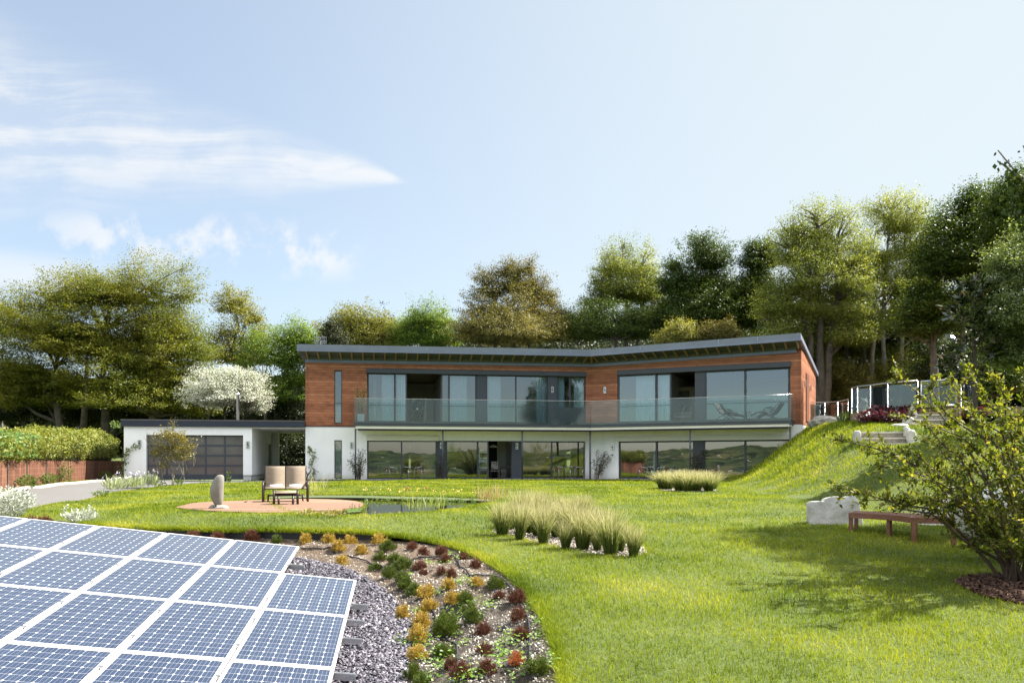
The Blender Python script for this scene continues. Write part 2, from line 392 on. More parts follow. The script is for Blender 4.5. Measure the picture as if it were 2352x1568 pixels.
def Hl(x, y):
    x = np.asarray(x, float); y = np.asarray(y, float)
    base = np.interp(y, KY, KZ)
    s = sm((x - toe(y)) / 5.3)
    back = sm((y - 56) / 45) * 2.0
    h = base + np.maximum(plat(y) - base, 0) * s + back * (1 - s)
    h = h + (vnoise(x, y, .45, 3) - .5) * .07 + (vnoise(x, y, 1.3, 5) - .5) * .03 * (1 + 2 * s)
    dd = np.where(inpoly(x, y, deckpoly), 0, dpoly(x, y, deckpoly + [deckpoly[0]])); pd = np.where(inpoly(x, y, pond), 0, dpoly(x, y, pond + [pond[0]]))
    h = h + np.clip(PONDZ - h, 0, None) * (1 - sm(pd / 2.4)) * (y < 24)
    h = h + np.maximum(DECKZ - .03 - h, 0) * (1 - sm(dd / 2.6)) * (y < 22) * sm((-3.7 - x) / 1.2)
    # cut in the bank for the lower garden steps
    c = ((x > 12.9) & (x < 15.1) & (y > 25.6) & (y < 29.6))
    return np.where(c, np.minimum(h, 1.42), h)
def hitf(px, py, H, y0=4.5, y1=90):
    ys = np.concatenate([np.arange(y0, 40, .02), np.arange(40, y1, .1)]); xs = (px - CX) / F * ys; zs = EYE + (CY - py) / F * ys
    h = H(xs, ys); i = np.argmax(h >= zs)
    return np.array((xs[i], ys[i], float(H(xs[i], ys[i]))))
def GL(px, py): return hitf(px, py, Hl)

outer_px = [(-330, 1196), (-150, 1195), (60, 1195), (150, 1197), (240, 1206), (360, 1213), (480, 1215), (600, 1216), (740, 1218), (840, 1222), (920, 1230), (1000, 1243), (1060, 1259), (1110, 1280), (1160, 1310), (1205, 1350), (1245, 1405), (1272, 1460), (1288, 1520), (1296, 1568), (1302, 1640), (1306, 1760)]
outer = [tuple(GL(*p)[:2]) for p in outer_px]
outer = smoothline(outer, 5)
inner_px_xy = []
KS = [4, 6, 8, 9, 11.5, 13, 15, 17]; KSZ = [-1.75, -1.54, -1.32, -1.2, -.92, -.70, -.56, -.5]
def Hs(x, y): return np.interp(np.asarray(y, float), KS, KSZ) + (vnoise(x, y, 1.1, 9) - .5) * .05 - .12 * (np.asarray(x, float) + 1.5) * 0
inner_px = [(560, 1268), (640, 1275), (700, 1284), (790, 1304), (850, 1332), (905, 1375), (938, 1425), (945, 1480), (938, 1530), (928, 1580), (900, 1700)]
inner = [tuple(hitf(*p, Hs)[:2]) for p in inner_px]
inner = [(-14, 12.4), (-9, 12.8)] + inner
inner = smoothline(inner, 5)
bedpoly = outer + [(outer[-1][0], 3.6), (-16, 3.6)]
slatepoly = inner + [(inner[-1][0], 3.6), (-16, 3.6)]
def Hb(x, y):
    do = dpoly(x, y, outer); di = dpoly(x, y, inner)
    lo = Hl(x, y) - np.interp(x, [-3.2, -1.2], [.18, .05]); t = do / (do + di + 1e-6)
    t2 = np.clip(t, 0, 1); t2 = .75 * t2 + .25 * sm(t2)
    b = (vnoise(x, y, 2.6, 1) - .5) * .17 + (vnoise(x, y, 6, 2) - .5) * .05 + (vnoise(x, y, 14, 4) - .5) * .02
    return lo * (1 - t2) + Hs(x, y) * t2 + b * np.minimum(1, do * 4) * np.minimum(1, di * 3)
stipa_px = [(1122, 1222), (1150, 1205), (1200, 1190), (1290, 1180), (1380, 1195), (1440, 1215), (1490, 1270), (1455, 1279), (1390, 1277), (1330, 1268), (1260, 1252), (1190, 1236)]
stipapoly = [tuple(GL(*p)[:2]) for p in stipa_px]
stipa2_px = [(1512, 1123), (1540, 1116), (1600, 1114), (1645, 1121), (1645, 1128), (1580, 1129.5), (1530, 1127)]
stipa2poly = [tuple(GL(*p)[:2]) for p in stipa2_px]
mulch_px = [(2185, 1338), (2230, 1325), (2320, 1318), (2460, 1310), (2560, 1400), (2400, 1400), (2260, 1372)]
mulchpoly = [tuple(GL(*p)[:2]) for p in mulch_px]
drive_px = [(-300, 1215), (60, 1170.8), (128, 1156), (220, 1143.4), (271, 1130.5), (344, 1121), (400, 1113), (480, 1109), (600, 1107.5), (705, 1108.5), (792, 1105)]
kerb_px = [(-160, 1196), (-60, 1160), (7.3, 1140.6), (35, 1130), (73, 1119.6), (146, 1111.5), (210, 1106), (283, 1101.8)]
drv = smoothline([GL(*p)[:2] for p in drive_px], 4); krb = smoothline([GL(*p)[:2] for p in kerb_px], 4)

# house plan ------------------------------------------------------------
KR = np.array([4.473, 45.2]); TL, TR = R(9.0), R(-25.5)
dL = np.array([math.cos(TL), math.sin(TL)]); dR = np.array([math.cos(TR), math.sin(TR)])
nL = np.array([-dL[1], dL[0]]); nR = np.array([-dR[1], dR[0]])
mit = np.linalg.solve(np.array([nL, nR]), np.array([1.0, 1.0]))
BD = 1.4                                    # balcony projection
K = KR + BD * mit                           # kink of the facade
class Wing:
    def __init__(s, o, d, n): s.o, s.d, s.n = o, d, n
    def t(s, px, off=0.0):                  # along-wall position seen at a picture column
        u = (px - CX) / F; b = s.o + s.n * off
        return (u * b[1] - b[0]) / (s.d[0] - u * s.d[1])
    def p(s, t, off=0.0): return s.o + s.d * t + s.n * off
    def Y(s, t, off=0): return s.p(t, off)[1]
    def box(s, mb, t0, t1, d0, d1, z0, z1, mi=0):
        a, b, c, e = s.p(t0, d0), s.p(t1, d0), s.p(t1, d1), s.p(t0, d1)
        return mb.hexa([(*a, z0), (*b, z0), (*c, z0), (*e, z0), (*a, z1), (*b, z1), (*c, z1), (*e, z1)], mi)
WL, WR = Wing(K, dL, nL), Wing(K, dR, nR)
TA = WL.t(703); TB = WR.t(1839.5); DEP = 9.0
GOFF = -.25                                 # garage front in front of the house wall line
t_g0, t_g1 = WL.t(284.5, GOFF), WL.t(578.5, GOFF)
housepoly = [tuple(WL.p(TA, .1)), tuple(K + .1 * mit), tuple(WR.p(TB, .1)), tuple(WR.p(TB, DEP)), tuple(K + DEP * mit), tuple(WL.p(TA, DEP))]
garpoly = [tuple(WL.p(t_g0 + .1, GOFF + .1)), tuple(WL.p(t_g1 - .1, GOFF + .1)), tuple(WL.p(t_g1 - .1, 7.5)), tuple(WL.p(t_g0 + .1, 7.5))]
terracepoly = [tuple(WL.p(WL.t(812, -1.2), -1.75)), tuple(K - 1.75 * mit), tuple(WR.p(TB - 4.4, -1.75)), tuple(WR.p(TB - 4.4, .1)), tuple(K + .1 * mit), tuple(WL.p(WL.t(812, -1.2), .1))]
gfront = [tuple(WL.p(t_g0, GOFF)), tuple(WL.p(t_g1 + .0, GOFF)), tuple(WL.p(t_g1, 7.5)), tuple(WL.p(TA + .02, 7.5)), tuple(WL.p(TA + .02, 0)), tuple(WL.p(WL.t(792), -.6))]
drivepoly = drv + gfront[::-1] + krb[::-1]

REG = [('house', housepoly), ('house', garpoly), ('driveway', drivepoly), ('patio_paving', terracepoly), ('deck_footing', deckpoly), ('slate_ground', slatepoly), ('flower_bed', bedpoly), ('pond_bed', pond), ('grass_bed', stipapoly), ('grass_bed', stipa2poly), ('mulch_bed', mulchpoly)]
def region(x, y):
    r = np.full(np.shape(x), 'lawn', object)
    for n, p in REG[::-1]: r[inpoly(x, y, p)] = n
    # slate / bed order: slate wins inside bed
    return r
def Hall(x, y):
    x = np.asarray(x, float); y = np.asarray(y, float)
    h = Hl(x, y)
    b = inpoly(x, y, bedpoly); s = inpoly(x, y, slatepoly)
    return np.where(s, Hs(x, y), np.where(b, Hb(x, y), h))
def G(px, py): return hitf(px, py, Hall)

def build_terrain():
    pts = []
    def grid(x0, x1, y0, y1, st, excl=None):
        gx, gy = np.meshgrid(np.arange(x0, x1, st), np.arange(y0, y1, st)); gx = gx.ravel(); gy = gy.ravel()
        gx = gx + rng.uniform(-.2, .2, gx.shape) * st; gy = gy + rng.uniform(-.2, .2, gy.shape) * st
        k = np.ones(gx.shape, bool)
        if excl is not None: k = ~((gx > excl[0] - st * .4) & (gx < excl[1] + st * .4) & (gy > excl[2] - st * .4) & (gy < excl[3] + st * .4))
        pts.append(np.stack([gx[k], gy[k]], 1))
    grid(-75, 75, -12, 140, 4.5, (-32, 30, 3, 62))
    grid(-32, 30, 3, 62, .75, (-9, 2, 3.8, 18.5))
    grid(-9, 2, 3.8, 18.5, .17)
    pts.append(np.array([(-75, -12), (75, -12), (75, 140), (-75, 140)], float))
    pts = np.concatenate(pts)
    V = [Vector(p) for p in pts]; E = []
    def line(pl, closed):
        b = len(V); V.extend(Vector(p[:2]) for p in pl); n = len(pl)
        for i in range(n - (0 if closed else 1)): E.append((b + i, b + (i + 1) % n))
    def dens_(pl, st=.6):
        out = []
        for i in range(len(pl)):
            a, b = np.array(pl[i][:2]), np.array(pl[(i + 1) % len(pl)][:2]); k = max(1, int(np.linalg.norm(b - a) / st)); out += [tuple(a + (b - a) * j / k) for j in range(k)]
        return out
    for nme, pl in REG: line(dens_(pl), True)
    v, e, f, *_ = delaunay_2d_cdt(V, E, [], 0, 1e-4)
    v = np.array([(p[0], p[1]) for p in v]); f = np.array([t for t in f if len(t) == 3])
    cen = v[f].mean(1); rg = region(cen[:, 0], cen[:, 1])
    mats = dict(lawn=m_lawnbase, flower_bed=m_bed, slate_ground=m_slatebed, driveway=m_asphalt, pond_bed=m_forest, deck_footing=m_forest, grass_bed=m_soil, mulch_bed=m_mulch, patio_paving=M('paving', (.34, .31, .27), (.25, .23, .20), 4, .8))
    Hf = dict(lawn=Hl, flower_bed=Hb, slate_ground=Hs, driveway=lambda x, y: Hl(x, y) - .02, deck_footing=lambda x, y: Hl(x, y) - .3, pond_bed=lambda x, y: Hl(x, y) - .12 - .5 * np.minimum(1, dpoly(x, y, pond + [pond[0]]) / .35), grass_bed=lambda x, y: Hl(x, y) - .01, mulch_bed=lambda x, y: Hl(x, y) + .02, patio_paving=lambda x, y: 0 * x - .012)
    out = {}
    for nme in mats:
        ff = f[rg == nme]
        if not len(ff): continue
        u, inv = np.unique(ff.ravel(), return_inverse=True)
        xy = v[u]; z = Hf[nme](xy[:, 0], xy[:, 1])
        a = xy[inv.reshape(-1, 3)]; ar = (a[:, 1, 0] - a[:, 0, 0]) * (a[:, 2, 1] - a[:, 0, 1]) - (a[:, 1, 1] - a[:, 0, 1]) * (a[:, 2, 0] - a[:, 0, 0])
        tri = inv.reshape(-1, 3).copy(); tri[ar < 0] = tri[ar < 0][:, ::-1]
        o = fastmesh(nme, np.column_stack([xy, z]), tri, mats[nme], smooth=True)
        tag(o, kind='structure'); out[nme] = (np.column_stack([xy, z]), tri)
    return out
terr = build_terrain()
# far ground sheet and the hills the windows mirror
g = MB(); g.add([(-3000, -3000, -6), (3000, -3000, -6), (3000, 3000, -6), (-3000, 3000, -6)], [(0, 1, 2, 3)])
tag(g.build('ground', m_field), kind='structure')
def hills():
    xs = np.linspace(-900, 900, 90); ys = np.linspace(-15, -900, 50); V = []; Fa = []
    X, Y = np.meshgrid(xs, ys)
    d = -Y
    Z = -1.5 - 12 * sm((d - 10) / 120) + 30 * sm((d - 260) / 420) * (.55 + .6 * vnoise(X, Y, .0042, 11)) + (vnoise(X, Y, .02, 12) - .5) * 9 * sm((d - 60) / 100)
    V = np.stack([X.ravel(), Y.ravel(), Z.ravel()], 1); n = len(xs)
    idx = np.arange((len(ys) - 1) * n).reshape(len(ys) - 1, n)[:, :-1].ravel()
    Fa = np.stack([idx, idx + n, idx + n + 1, idx + 1], 1)
    t = NT('far_hills'); f = t.noise(.045, 8, None, .75)
    vo = t.n('ShaderNodeTexVoronoi'); vo.inputs['Scale'].default_value = .016; t.l(t.mapv((1, .55, 1)), vo.inputs[0]); sp = t.n('ShaderNodeSeparateColor'); t.l(vo.outputs['Color'], sp.inputs[0])
    fld = t.ramp(sp.outputs[0], [(0, (.035, .05, .018)), (.5, (.055, .072, .024)), (.8, (.085, .085, .036)), (1, (.05, .062, .024))])
    c = t.mix(t.ramp(f, [(.44, (1, 1, 1)), (.52, (0, 0, 0))]), fld, (.010, .017, .008))
    v2 = t.n('ShaderNodeTexVoronoi'); v2.inputs['Scale'].default_value = .085; t.l(t.obj(), v2.inputs[0]); hs = t.math('MULTIPLY', t.math('LESS_THAN', v2.outputs['Distance'], .15), t.math('GREATER_THAN', t.noise(.012, 3), .5))
    c = t.mix(hs, c, (.34, .28, .25)); t.pbr(c, .95, 0, .1)
    tag(fastmesh('hills', V, Fa, t.m, smooth=True), kind='structure')
hills()
w = MB(); w.add([(x, y, -.225) for x, y in pond], [tuple(range(len(pond)))]); tag(w.build('pond_water', m_water), kind='structure')

# kerb, lawn edging, deck
def ribbon(mb, line, H, w0, w1, z0, z1, base=None):
    L = [np.array(p) for p in line]; n = len(L); Vv = []
    for i in range(n):
        d = L[min(i + 1, n - 1)] - L[max(i - 1, 0)]; d = d / (np.linalg.norm(d) + 1e-9); nn = np.array([-d[1], d[0]])
        a = L[i] + nn * w0; b = L[i] + nn * w1; h = float(H(L[i][0], L[i][1]))
        Vv += [(*a, h + z0), (*b, h + z0), (*b, h + z1), (*a, h + z1)]
    Fs = []
    for i in range(n - 1):
        for k in range(4): Fs.append((4 * i + k, 4 * i + (k + 1) % 4, 4 * i + 4 + (k + 1) % 4, 4 * i + 4 + k))
    Fs += [(3, 2, 1, 0), tuple(4 * (n - 1) + k for k in range(4))]
    return mb.add(Vv, Fs)
o = ribbon(MB(), krb, Hl, 0, .22, -.1, .07).build('kerb', M('kerb_stone', (.52, .48, .41), (.36, .33, .28), 3, .85, bump=.3))
tag(o, kind='structure')
edge = [p for p in outer if p[0] > -9 and p[0] < -2.6 and p[1] > 13]
o = ribbon(MB(), edge, Hl, .0, .03, -.42, -.005).build('lawn_edging', m_black)
tag(o, 'black strip edging holding up the lawn behind the flower bed', 'edging')
dk = thing('round_deck', 'pale timber deck with rounded outline beside the pond', 'deck', (-4.5, 20.5, DECKZ))
dp = smoothline(deckpoly + [deckpoly[0]], 4)[:-1]
MB().prism(dp, DECKZ - .045, DECKZ).build('deck_boards', m_deck, dk)
ins = [tuple(np.array(p) * .965 + .035 * np.array((-4.6, 20.6))) for p in dp]
MB().prism(ins, DECKZ - .25, DECKZ - .047).build('deck_frame', m_black, dk)
# ------------------------------------------------------------------ grass
def blades(px, py, pz, h, w, lean, name=None):
    n = len(px); a = rng.uniform(0, 2 * np.pi, n); b = rng.uniform(0, 2 * np.pi, n)
    l = np.abs(rng.normal(0, 1, n)) * lean
    W = np.stack([np.cos(a), np.sin(a), 0 * a], 1) * (w / 2)[:, None]
    B = np.stack([px, py, pz - .01], 1)
    D = np.stack([np.cos(b) * l * h, np.sin(b) * l * h, h / np.sqrt(1 + .5 * l * l)], 1)
    Mi = B + D * np.array([.35, .35, .6])
    V = np.stack([B - W, B + W, Mi + W * .8, Mi - W * .8, B + D], 1)
    i = np.arange(n)[:, None] * 5
    return V.reshape(-1, 3), np.concatenate([i + np.array([[0, 1, 2, 3]]), i + np.array([[3, 2, 4, 4]])], 0)
def samp(tri_key, dens, keep):
    V, T = terr[tri_key]; A = V[T]; c = A.mean(1)
    ar = np.abs((A[:, 1, 0] - A[:, 0, 0]) * (A[:, 2, 1] - A[:, 0, 1]) - (A[:, 1, 1] - A[:, 0, 1]) * (A[:, 2, 0] - A[:, 0, 0])) / 2
    cnt = rng.poisson(ar * dens(c[:, 0], c[:, 1]) * keep(c[:, 0], c[:, 1]))
    idx = np.repeat(np.arange(len(T)), cnt); r1 = np.sqrt(rng.random(len(idx))); r2 = rng.random(len(idx))
    Q = A[idx]; p = Q[:, 0] * (1 - r1)[:, None] + Q[:, 1] * (r1 * (1 - r2))[:, None] + Q[:, 2] * (r1 * r2)[:, None]
    return p[:, 0], p[:, 1]
LEAFK = 1.25
m_grass = leafmat('grass_blade', [(0, (.030, .058, .004)), (.3, (.10, .138, .008)), (.6, (.195, .222, .015)), (.85, (.285, .28, .030)), (1, (.43, .37, .12))], .40, .55, .6, .5, (1.15, 1.2, .45), .15)
def dens(x, y): return np.interp(y, [5, 8, 11, 14, 18, 24, 32, 46], [2300, 2100, 1500, 1000, 620, 360, 240, 150]) * np.interp(x - toe(y), [-1, 1], [1, 1.25])
def keep(x, y): return ((np.abs(x) < .68 * y + 1.5) & (y > 5) & (y < 47.5)).astype(float)
gx, gy = samp('lawn', dens, keep)
pl = vnoise(gx, gy, .7, 21) * .6 + vnoise(gx, gy, 2.2, 22) * .4
hl = np.clip((gx - toe(gy)) / 1.5, 0, 1) * np.clip((gy - 24) / 10, 0, 1)
gh = np.interp(gy, [6, 12, 25, 45], [.054, .052, .05, .06]) * rng.uniform(.4, 1.6, len(gx)) * (.7 + .7 * pl) * (1 + 1.3 * hl)
gw = np.interp(gy, [5, 9, 14, 22, 34, 46], [.0055, .007, .010, .015, .024, .034]) * rng.uniform(.7, 1.3, len(gx))
V1, F1 = blades(gx, gy, Hl(gx, gy), gh, gw, .75)
# longer unmown fringe along the bed edge, pond bank and grass beds
def fringe(line, n, spread, h0, h1, wd, inset=0.0):
    L = np.array([p[:2] for p in line]); seg = np.linalg.norm(np.diff(L, axis=0), axis=1); cs = np.concatenate([[0], np.cumsum(seg)])
    s = rng.uniform(0, cs[-1], n); x = np.interp(s, cs, L[:, 0]); y = np.interp(s, cs, L[:, 1])
    ang = rng.uniform(0, 2 * np.pi, n); r = np.abs(rng.normal(0, spread, n))
    x = x + np.cos(ang) * r; y = y + np.sin(ang) * r
    inb = inpoly(x, y, bedpoly); ok = ~(inb & (dpoly(x, y, outer) > .07))
    x, y = x[ok], y[ok]; n = len(x)
    return blades(x, y, Hl(x, y) - .03, rng.uniform(h0, h1, n), np.full(n, wd) * np.interp(y, [7, 20, 30], [.8, 1.6, 2.4]) * rng.uniform(.7, 1.3, n), 1.0)
Vs, Fs_ = [V1], [F1]; off = len(V1)
for a in [fringe([p for p in outer if p[0] > -10], 34000, .11, .04, .13, .007), fringe(pond + [pond[0]], 9000, .10, .05, .12, .008), fringe(stipapoly + [stipapoly[0]], 5000, .08, .05, .12, .008), fringe(drv, 7000, .10, .05, .10, .009), fringe(deckpoly, 3000, .08, .04, .09, .008)]:
    Vs.append(a[0]); Fs_.append(a[1] + off); off += len(a[0])
def fastmix(name, V, Fq, mat):
    # quads whose last two indices repeat are triangles
    tri = Fq[:, 2] == Fq[:, 3]; q = Fq[~tri]; t = Fq[tri][:, :3]
    me = bpy.data.meshes.new(name); V = np.asarray(V, np.float32)
    me.vertices.add(len(V)); me.vertices.foreach_set('co', V.ravel())
    idx = np.concatenate([q.ravel(), t.ravel()]).astype(np.int32)
    st = np.concatenate([np.arange(len(q)) * 4, len(q) * 4 + np.arange(len(t)) * 3]).astype(np.int32)
    me.loops.add(len(idx)); me.loops.foreach_set('vertex_index', idx)
    me.polygons.add(len(st)); me.polygons.foreach_set('loop_start', st)
    me.materials.append(mat); me.update(calc_edges=True); return link(name, me)
tag(fastmix('lawn_grass', np.concatenate(Vs), np.concatenate(Fs_), m_grass), kind='stuff')

# ------------------------------------------------------------------ feathery grass clumps
def stipa_mesh(seed, h=.62, r=.085, n=460):
    r_ = np.random.default_rng(seed); V = []; Fq = []
    a = r_.uniform(0, 2 * np.pi, n); rr = r * np.sqrt(r_.random(n)); bx, by = np.cos(a) * rr, np.sin(a) * rr
    hh = h * r_.uniform(.55, 1.1, n); out = np.abs(r_.normal(.24, .24, n)) * hh; da = a + r_.normal(0, .7, n)
    wa = r_.uniform(0, 2 * np.pi, n); wd = r_.uniform(.0045, .009, n)
    T = np.array([0, .35, .7, 1.0]); pts = []
    for t in T:
        k = out * t ** 1.9
        pts.append(np.stack([bx * (1 + .6 * t) + np.cos(da) * k, by * (1 + .6 * t) + np.sin(da) * k, hh * (t - .22 * t ** 3 * (out / hh))], 1))
    W = np.stack([np.cos(wa), np.sin(wa), 0 * wa], 1)
    L = []
    for p, s in zip(pts, [.8, 1, .8, .3]): L += [p - W * (wd * s / 2)[:, None], p + W * (wd * s / 2)[:, None]]
    V = np.stack(L, 1).reshape(-1, 3); i = np.arange(n)[:, None] * 8
    Fq = np.concatenate([i + np.array([[2 * k, 2 * k + 1, 2 * k + 3, 2 * k + 2]]) for k in range(3)])
    return V, Fq
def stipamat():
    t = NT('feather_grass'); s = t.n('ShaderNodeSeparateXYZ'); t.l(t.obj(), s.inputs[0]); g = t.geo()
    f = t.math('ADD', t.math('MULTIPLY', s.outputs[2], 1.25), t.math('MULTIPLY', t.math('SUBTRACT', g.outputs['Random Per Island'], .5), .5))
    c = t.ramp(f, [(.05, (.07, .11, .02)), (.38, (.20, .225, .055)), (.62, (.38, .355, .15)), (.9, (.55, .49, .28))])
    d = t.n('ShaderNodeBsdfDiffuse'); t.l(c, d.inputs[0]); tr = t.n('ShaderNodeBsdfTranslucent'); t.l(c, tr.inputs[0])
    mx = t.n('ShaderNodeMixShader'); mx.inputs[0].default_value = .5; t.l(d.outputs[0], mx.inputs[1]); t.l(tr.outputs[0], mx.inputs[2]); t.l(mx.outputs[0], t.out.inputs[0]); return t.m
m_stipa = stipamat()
sm_ = []
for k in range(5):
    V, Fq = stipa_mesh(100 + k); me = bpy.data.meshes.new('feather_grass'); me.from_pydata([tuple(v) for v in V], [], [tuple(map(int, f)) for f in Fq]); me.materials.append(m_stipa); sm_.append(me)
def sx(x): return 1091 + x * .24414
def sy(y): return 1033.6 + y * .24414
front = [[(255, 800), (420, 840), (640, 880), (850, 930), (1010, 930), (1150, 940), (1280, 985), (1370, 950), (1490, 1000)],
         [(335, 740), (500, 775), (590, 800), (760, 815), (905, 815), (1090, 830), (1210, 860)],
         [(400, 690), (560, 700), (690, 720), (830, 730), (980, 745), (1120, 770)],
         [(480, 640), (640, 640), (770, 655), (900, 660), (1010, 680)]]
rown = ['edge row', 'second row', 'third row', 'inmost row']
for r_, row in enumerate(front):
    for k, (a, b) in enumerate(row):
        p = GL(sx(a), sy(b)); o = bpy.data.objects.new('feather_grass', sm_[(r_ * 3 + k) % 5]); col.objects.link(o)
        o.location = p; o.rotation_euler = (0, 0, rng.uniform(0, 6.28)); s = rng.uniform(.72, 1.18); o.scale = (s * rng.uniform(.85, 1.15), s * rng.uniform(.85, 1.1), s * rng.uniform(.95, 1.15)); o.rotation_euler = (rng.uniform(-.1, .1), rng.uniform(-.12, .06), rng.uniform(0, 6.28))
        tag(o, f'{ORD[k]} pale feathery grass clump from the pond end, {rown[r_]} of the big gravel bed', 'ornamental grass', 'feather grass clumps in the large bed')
rear = [[(1765, 365), (1812, 368), (1925, 380), (2000, 385), (2085, 385), (2200, 385)], [(1865, 352), (1960, 345), (2045, 342), (2145, 347), (2230, 365)]]
for r_, row in enumerate(rear):
    for k, (a, b) in enumerate(row):
        p = GL(sx(a), sy(b)); o = bpy.data.objects.new('feather_grass', sm_[(r_ * 2 + k + 1) % 5]); col.objects.link(o)
        o.location = p; o.rotation_euler = (0, 0, rng.uniform(0, 6.28)); s = rng.uniform(1.15, 1.4); o.scale = (s * 1.35, s * 1.35, s * .85)
        tag(o, f'{ORD[k]} feathery grass clump counted toward the hill, {["lawn-side", "house-side"][r_]} row of the small bed', 'ornamental grass', 'feather grass clumps in the small bed by the house')

# ------------------------------------------------------------------ slate chips, pebbles, weeds
def chips(name, xy, H, s0, s1, th, mat, tilt=.35, z=.0):
    n = len(xy); K_ = 5; ang = rng.uniform(0, 6.28, n); V = []
    base = np.sort(rng.uniform(0, 1, (n, K_)), axis=1) * .5 + np.arange(K_) / K_ * .6
    th_ = (ang[:, None] + base / 1.1 * 2 * np.pi); rad = rng.uniform(s0, s1, n)[:, None] * rng.uniform(.6, 1.25, (n, K_)); el = rng.uniform(.45, 1, n)[:, None]
    lx = np.cos(th_ - ang[:, None]) * rad; ly = np.sin(th_ - ang[:, None]) * rad * el
    ca, sa = np.cos(ang)[:, None], np.sin(ang)[:, None]; X = lx * ca - ly * sa; Y = lx * sa + ly * ca
    ta = rng.normal(0, tilt, (n, 2)); Zt = X * ta[:, :1] + Y * ta[:, 1:]
    c = np.column_stack([xy, H(xy[:, 0], xy[:, 1]) + z + rng.uniform(0, .03, n)])
    top = np.stack([X + c[:, :1], Y + c[:, 1:2], Zt + c[:, 2:]], 2); bot = top.copy(); bot[:, :, 2] -= th
    V = np.concatenate([top, bot], 1).reshape(-1, 3); i = np.arange(n)[:, None] * 10
    me = bpy.data.meshes.new(name); me.vertices.add(len(V)); me.vertices.foreach_set('co', V.astype(np.float32).ravel())
    pent = (i + np.arange(5)[None]).ravel(); q = np.concatenate([(i + np.array([[k, 5 + k, 5 + (k + 1) % 5, (k + 1) % 5]])) for k in range(5)]).ravel()
    idx = np.concatenate([pent, q]).astype(np.int32); st = np.concatenate([np.arange(n) * 5, n * 5 + np.arange(n * 5) * 4]).astype(np.int32)
    me.loops.add(len(idx)); me.loops.foreach_set('vertex_index', idx); me.polygons.add(len(st)); me.polygons.foreach_set('loop_start', st)
    me.materials.append(mat); me.update(calc_edges=True); return tag(link(name, me), kind='stuff')
def rampmat(name, stops, rough=.6, spec=.4):
    t = NT(name); c = t.ramp(t.geo().outputs['Random Per Island'], stops); t.pbr(t.mix(.35, c, t.ramp(t.noise(40, 4), [(.3, (.5, .5, .5)), (.7, (1.2, 1.2, 1.2))]), 'MULTIPLY'), rough, 0, spec); return t.m
m_chip = rampmat('slate_chip', [(0, (.04, .036, .048)), (.5, (.095, .086, .108)), (.85, (.17, .155, .18)), (1, (.34, .32, .34))], .5, .5)
gx, gy = samp('slate_ground', lambda x, y: np.interp(y, [5, 10, 16], [2300, 1800, 1000]), lambda x, y: ((x > -5.5 + (y > 12) * 1.5) & (x > -.62 * y) & (y > 6)).astype(float))
chips('slate_chips', np.stack([gx, gy], 1), Hs, .014, .036, .006, m_chip)
m_peb = rampmat('pebble', [(0, (.10, .085, .07)), (.6, (.26, .225, .18)), (.9, (.45, .41, .36)), (1, (.70, .68, .63))], .8)
gx, gy = samp('flower_bed', lambda x, y: np.interp(y, [6, 11, 14, 18], [1100, 700, 160, 60]) , lambda x, y: ((x > -9) & (y > 5.5)).astype(float))
chips('bed_pebbles', np.stack([gx, gy], 1), Hb,   .006, .020, .012, m_peb, .3, -.012)
gx, gy = samp('grass_bed', lambda x, y: 500 + 0 * y, lambda x, y: 1.0 * (y < 60))
chips('gravel', np.stack([gx, gy], 1), lambda x, y: Hl(x, y) - .01, .012, .03, .014, m_peb, .3)
gx, gy = samp('mulch_bed', lambda x, y: 900 + 0 * y, lambda x, y: 1.0 * (y < 30))
chips('bark_chips', np.stack([gx, gy], 1), lambda x, y: Hl(x, y) + .02, .012, .04, .008, rampmat('bark_chip', [(0, (.03, .015, .01)), (.6, (.11, .055, .035)), (1, (.24, .14, .09))], .85), .6)

def leaves(Pc, N, S, asp=.5, fold=.12):
    Pc = np.asarray(Pc, float); n = len(Pc); N = N / (np.linalg.norm(N, axis=1, keepdims=True) + 1e-9)
    T = rng.normal(0, 1, (n, 3)); T -= N * (T * N).sum(1, keepdims=True); T /= np.linalg.norm(T, axis=1, keepdims=True) + 1e-9
    B = np.cross(N, T); S = np.asarray(S, float)[:, None]
    V = np.stack([Pc - T * S * .5, Pc + B * S * asp * .5 + N * S * fold, Pc + T * S * .5, Pc - B * S * asp * .5 + N * S * fold], 1).reshape(-1, 3)
    return V, np.arange(4 * n).reshape(n, 4)
def leaves_dir(Pc, T, N, S, asp=.45, fold=.1):
    n = len(Pc); T = T / (np.linalg.norm(T, axis=1, keepdims=True) + 1e-9); N = N - T * (N * T).sum(1, keepdims=True); N /= np.linalg.norm(N, axis=1, keepdims=True) + 1e-9
    B = np.cross(N, T); S = np.asarray(S, float)[:, None]
    V = np.stack([Pc, Pc + T * S * .45 + B * S * asp * .5 + N * S * fold, Pc + T * S, Pc + T * S * .45 - B * S * asp * .5 + N * S * fold], 1).reshape(-1, 3)
    return V, np.arange(4 * n).reshape(n, 4)
m_weed = leafmat('weed_leaf', [(0, (.07, .15, .02)), (.5, (.14, .25, .04)), (1, (.24, .35, .10))], .4, .5, .2)
def weed_px(lst):
    VV = []; off = 0; FF = []
    for (zx, zy, sc) in lst:
        p = G(861.3 + zx * .23466, 1200.1 + zy * .23466); n = int(46 * sc)
        c = p + np.stack([rng.normal(0, .09 * sc, n), rng.normal(0, .09 * sc, n), np.abs(rng.normal(.03, .045 * sc, n))], 1)
        c[:, 2] += Hb(c[:, 0], c[:, 1]) - p[2]
        V, Fq = leaves(c, np.stack([rng.normal(0, .5, n), rng.normal(0, .5, n), np.ones(n)], 1), rng.uniform(.025, .06, n), .5)
        VV.append(V); FF.append(Fq + off); off += len(V)
    return np.concatenate(VV), np.concatenate(FF)
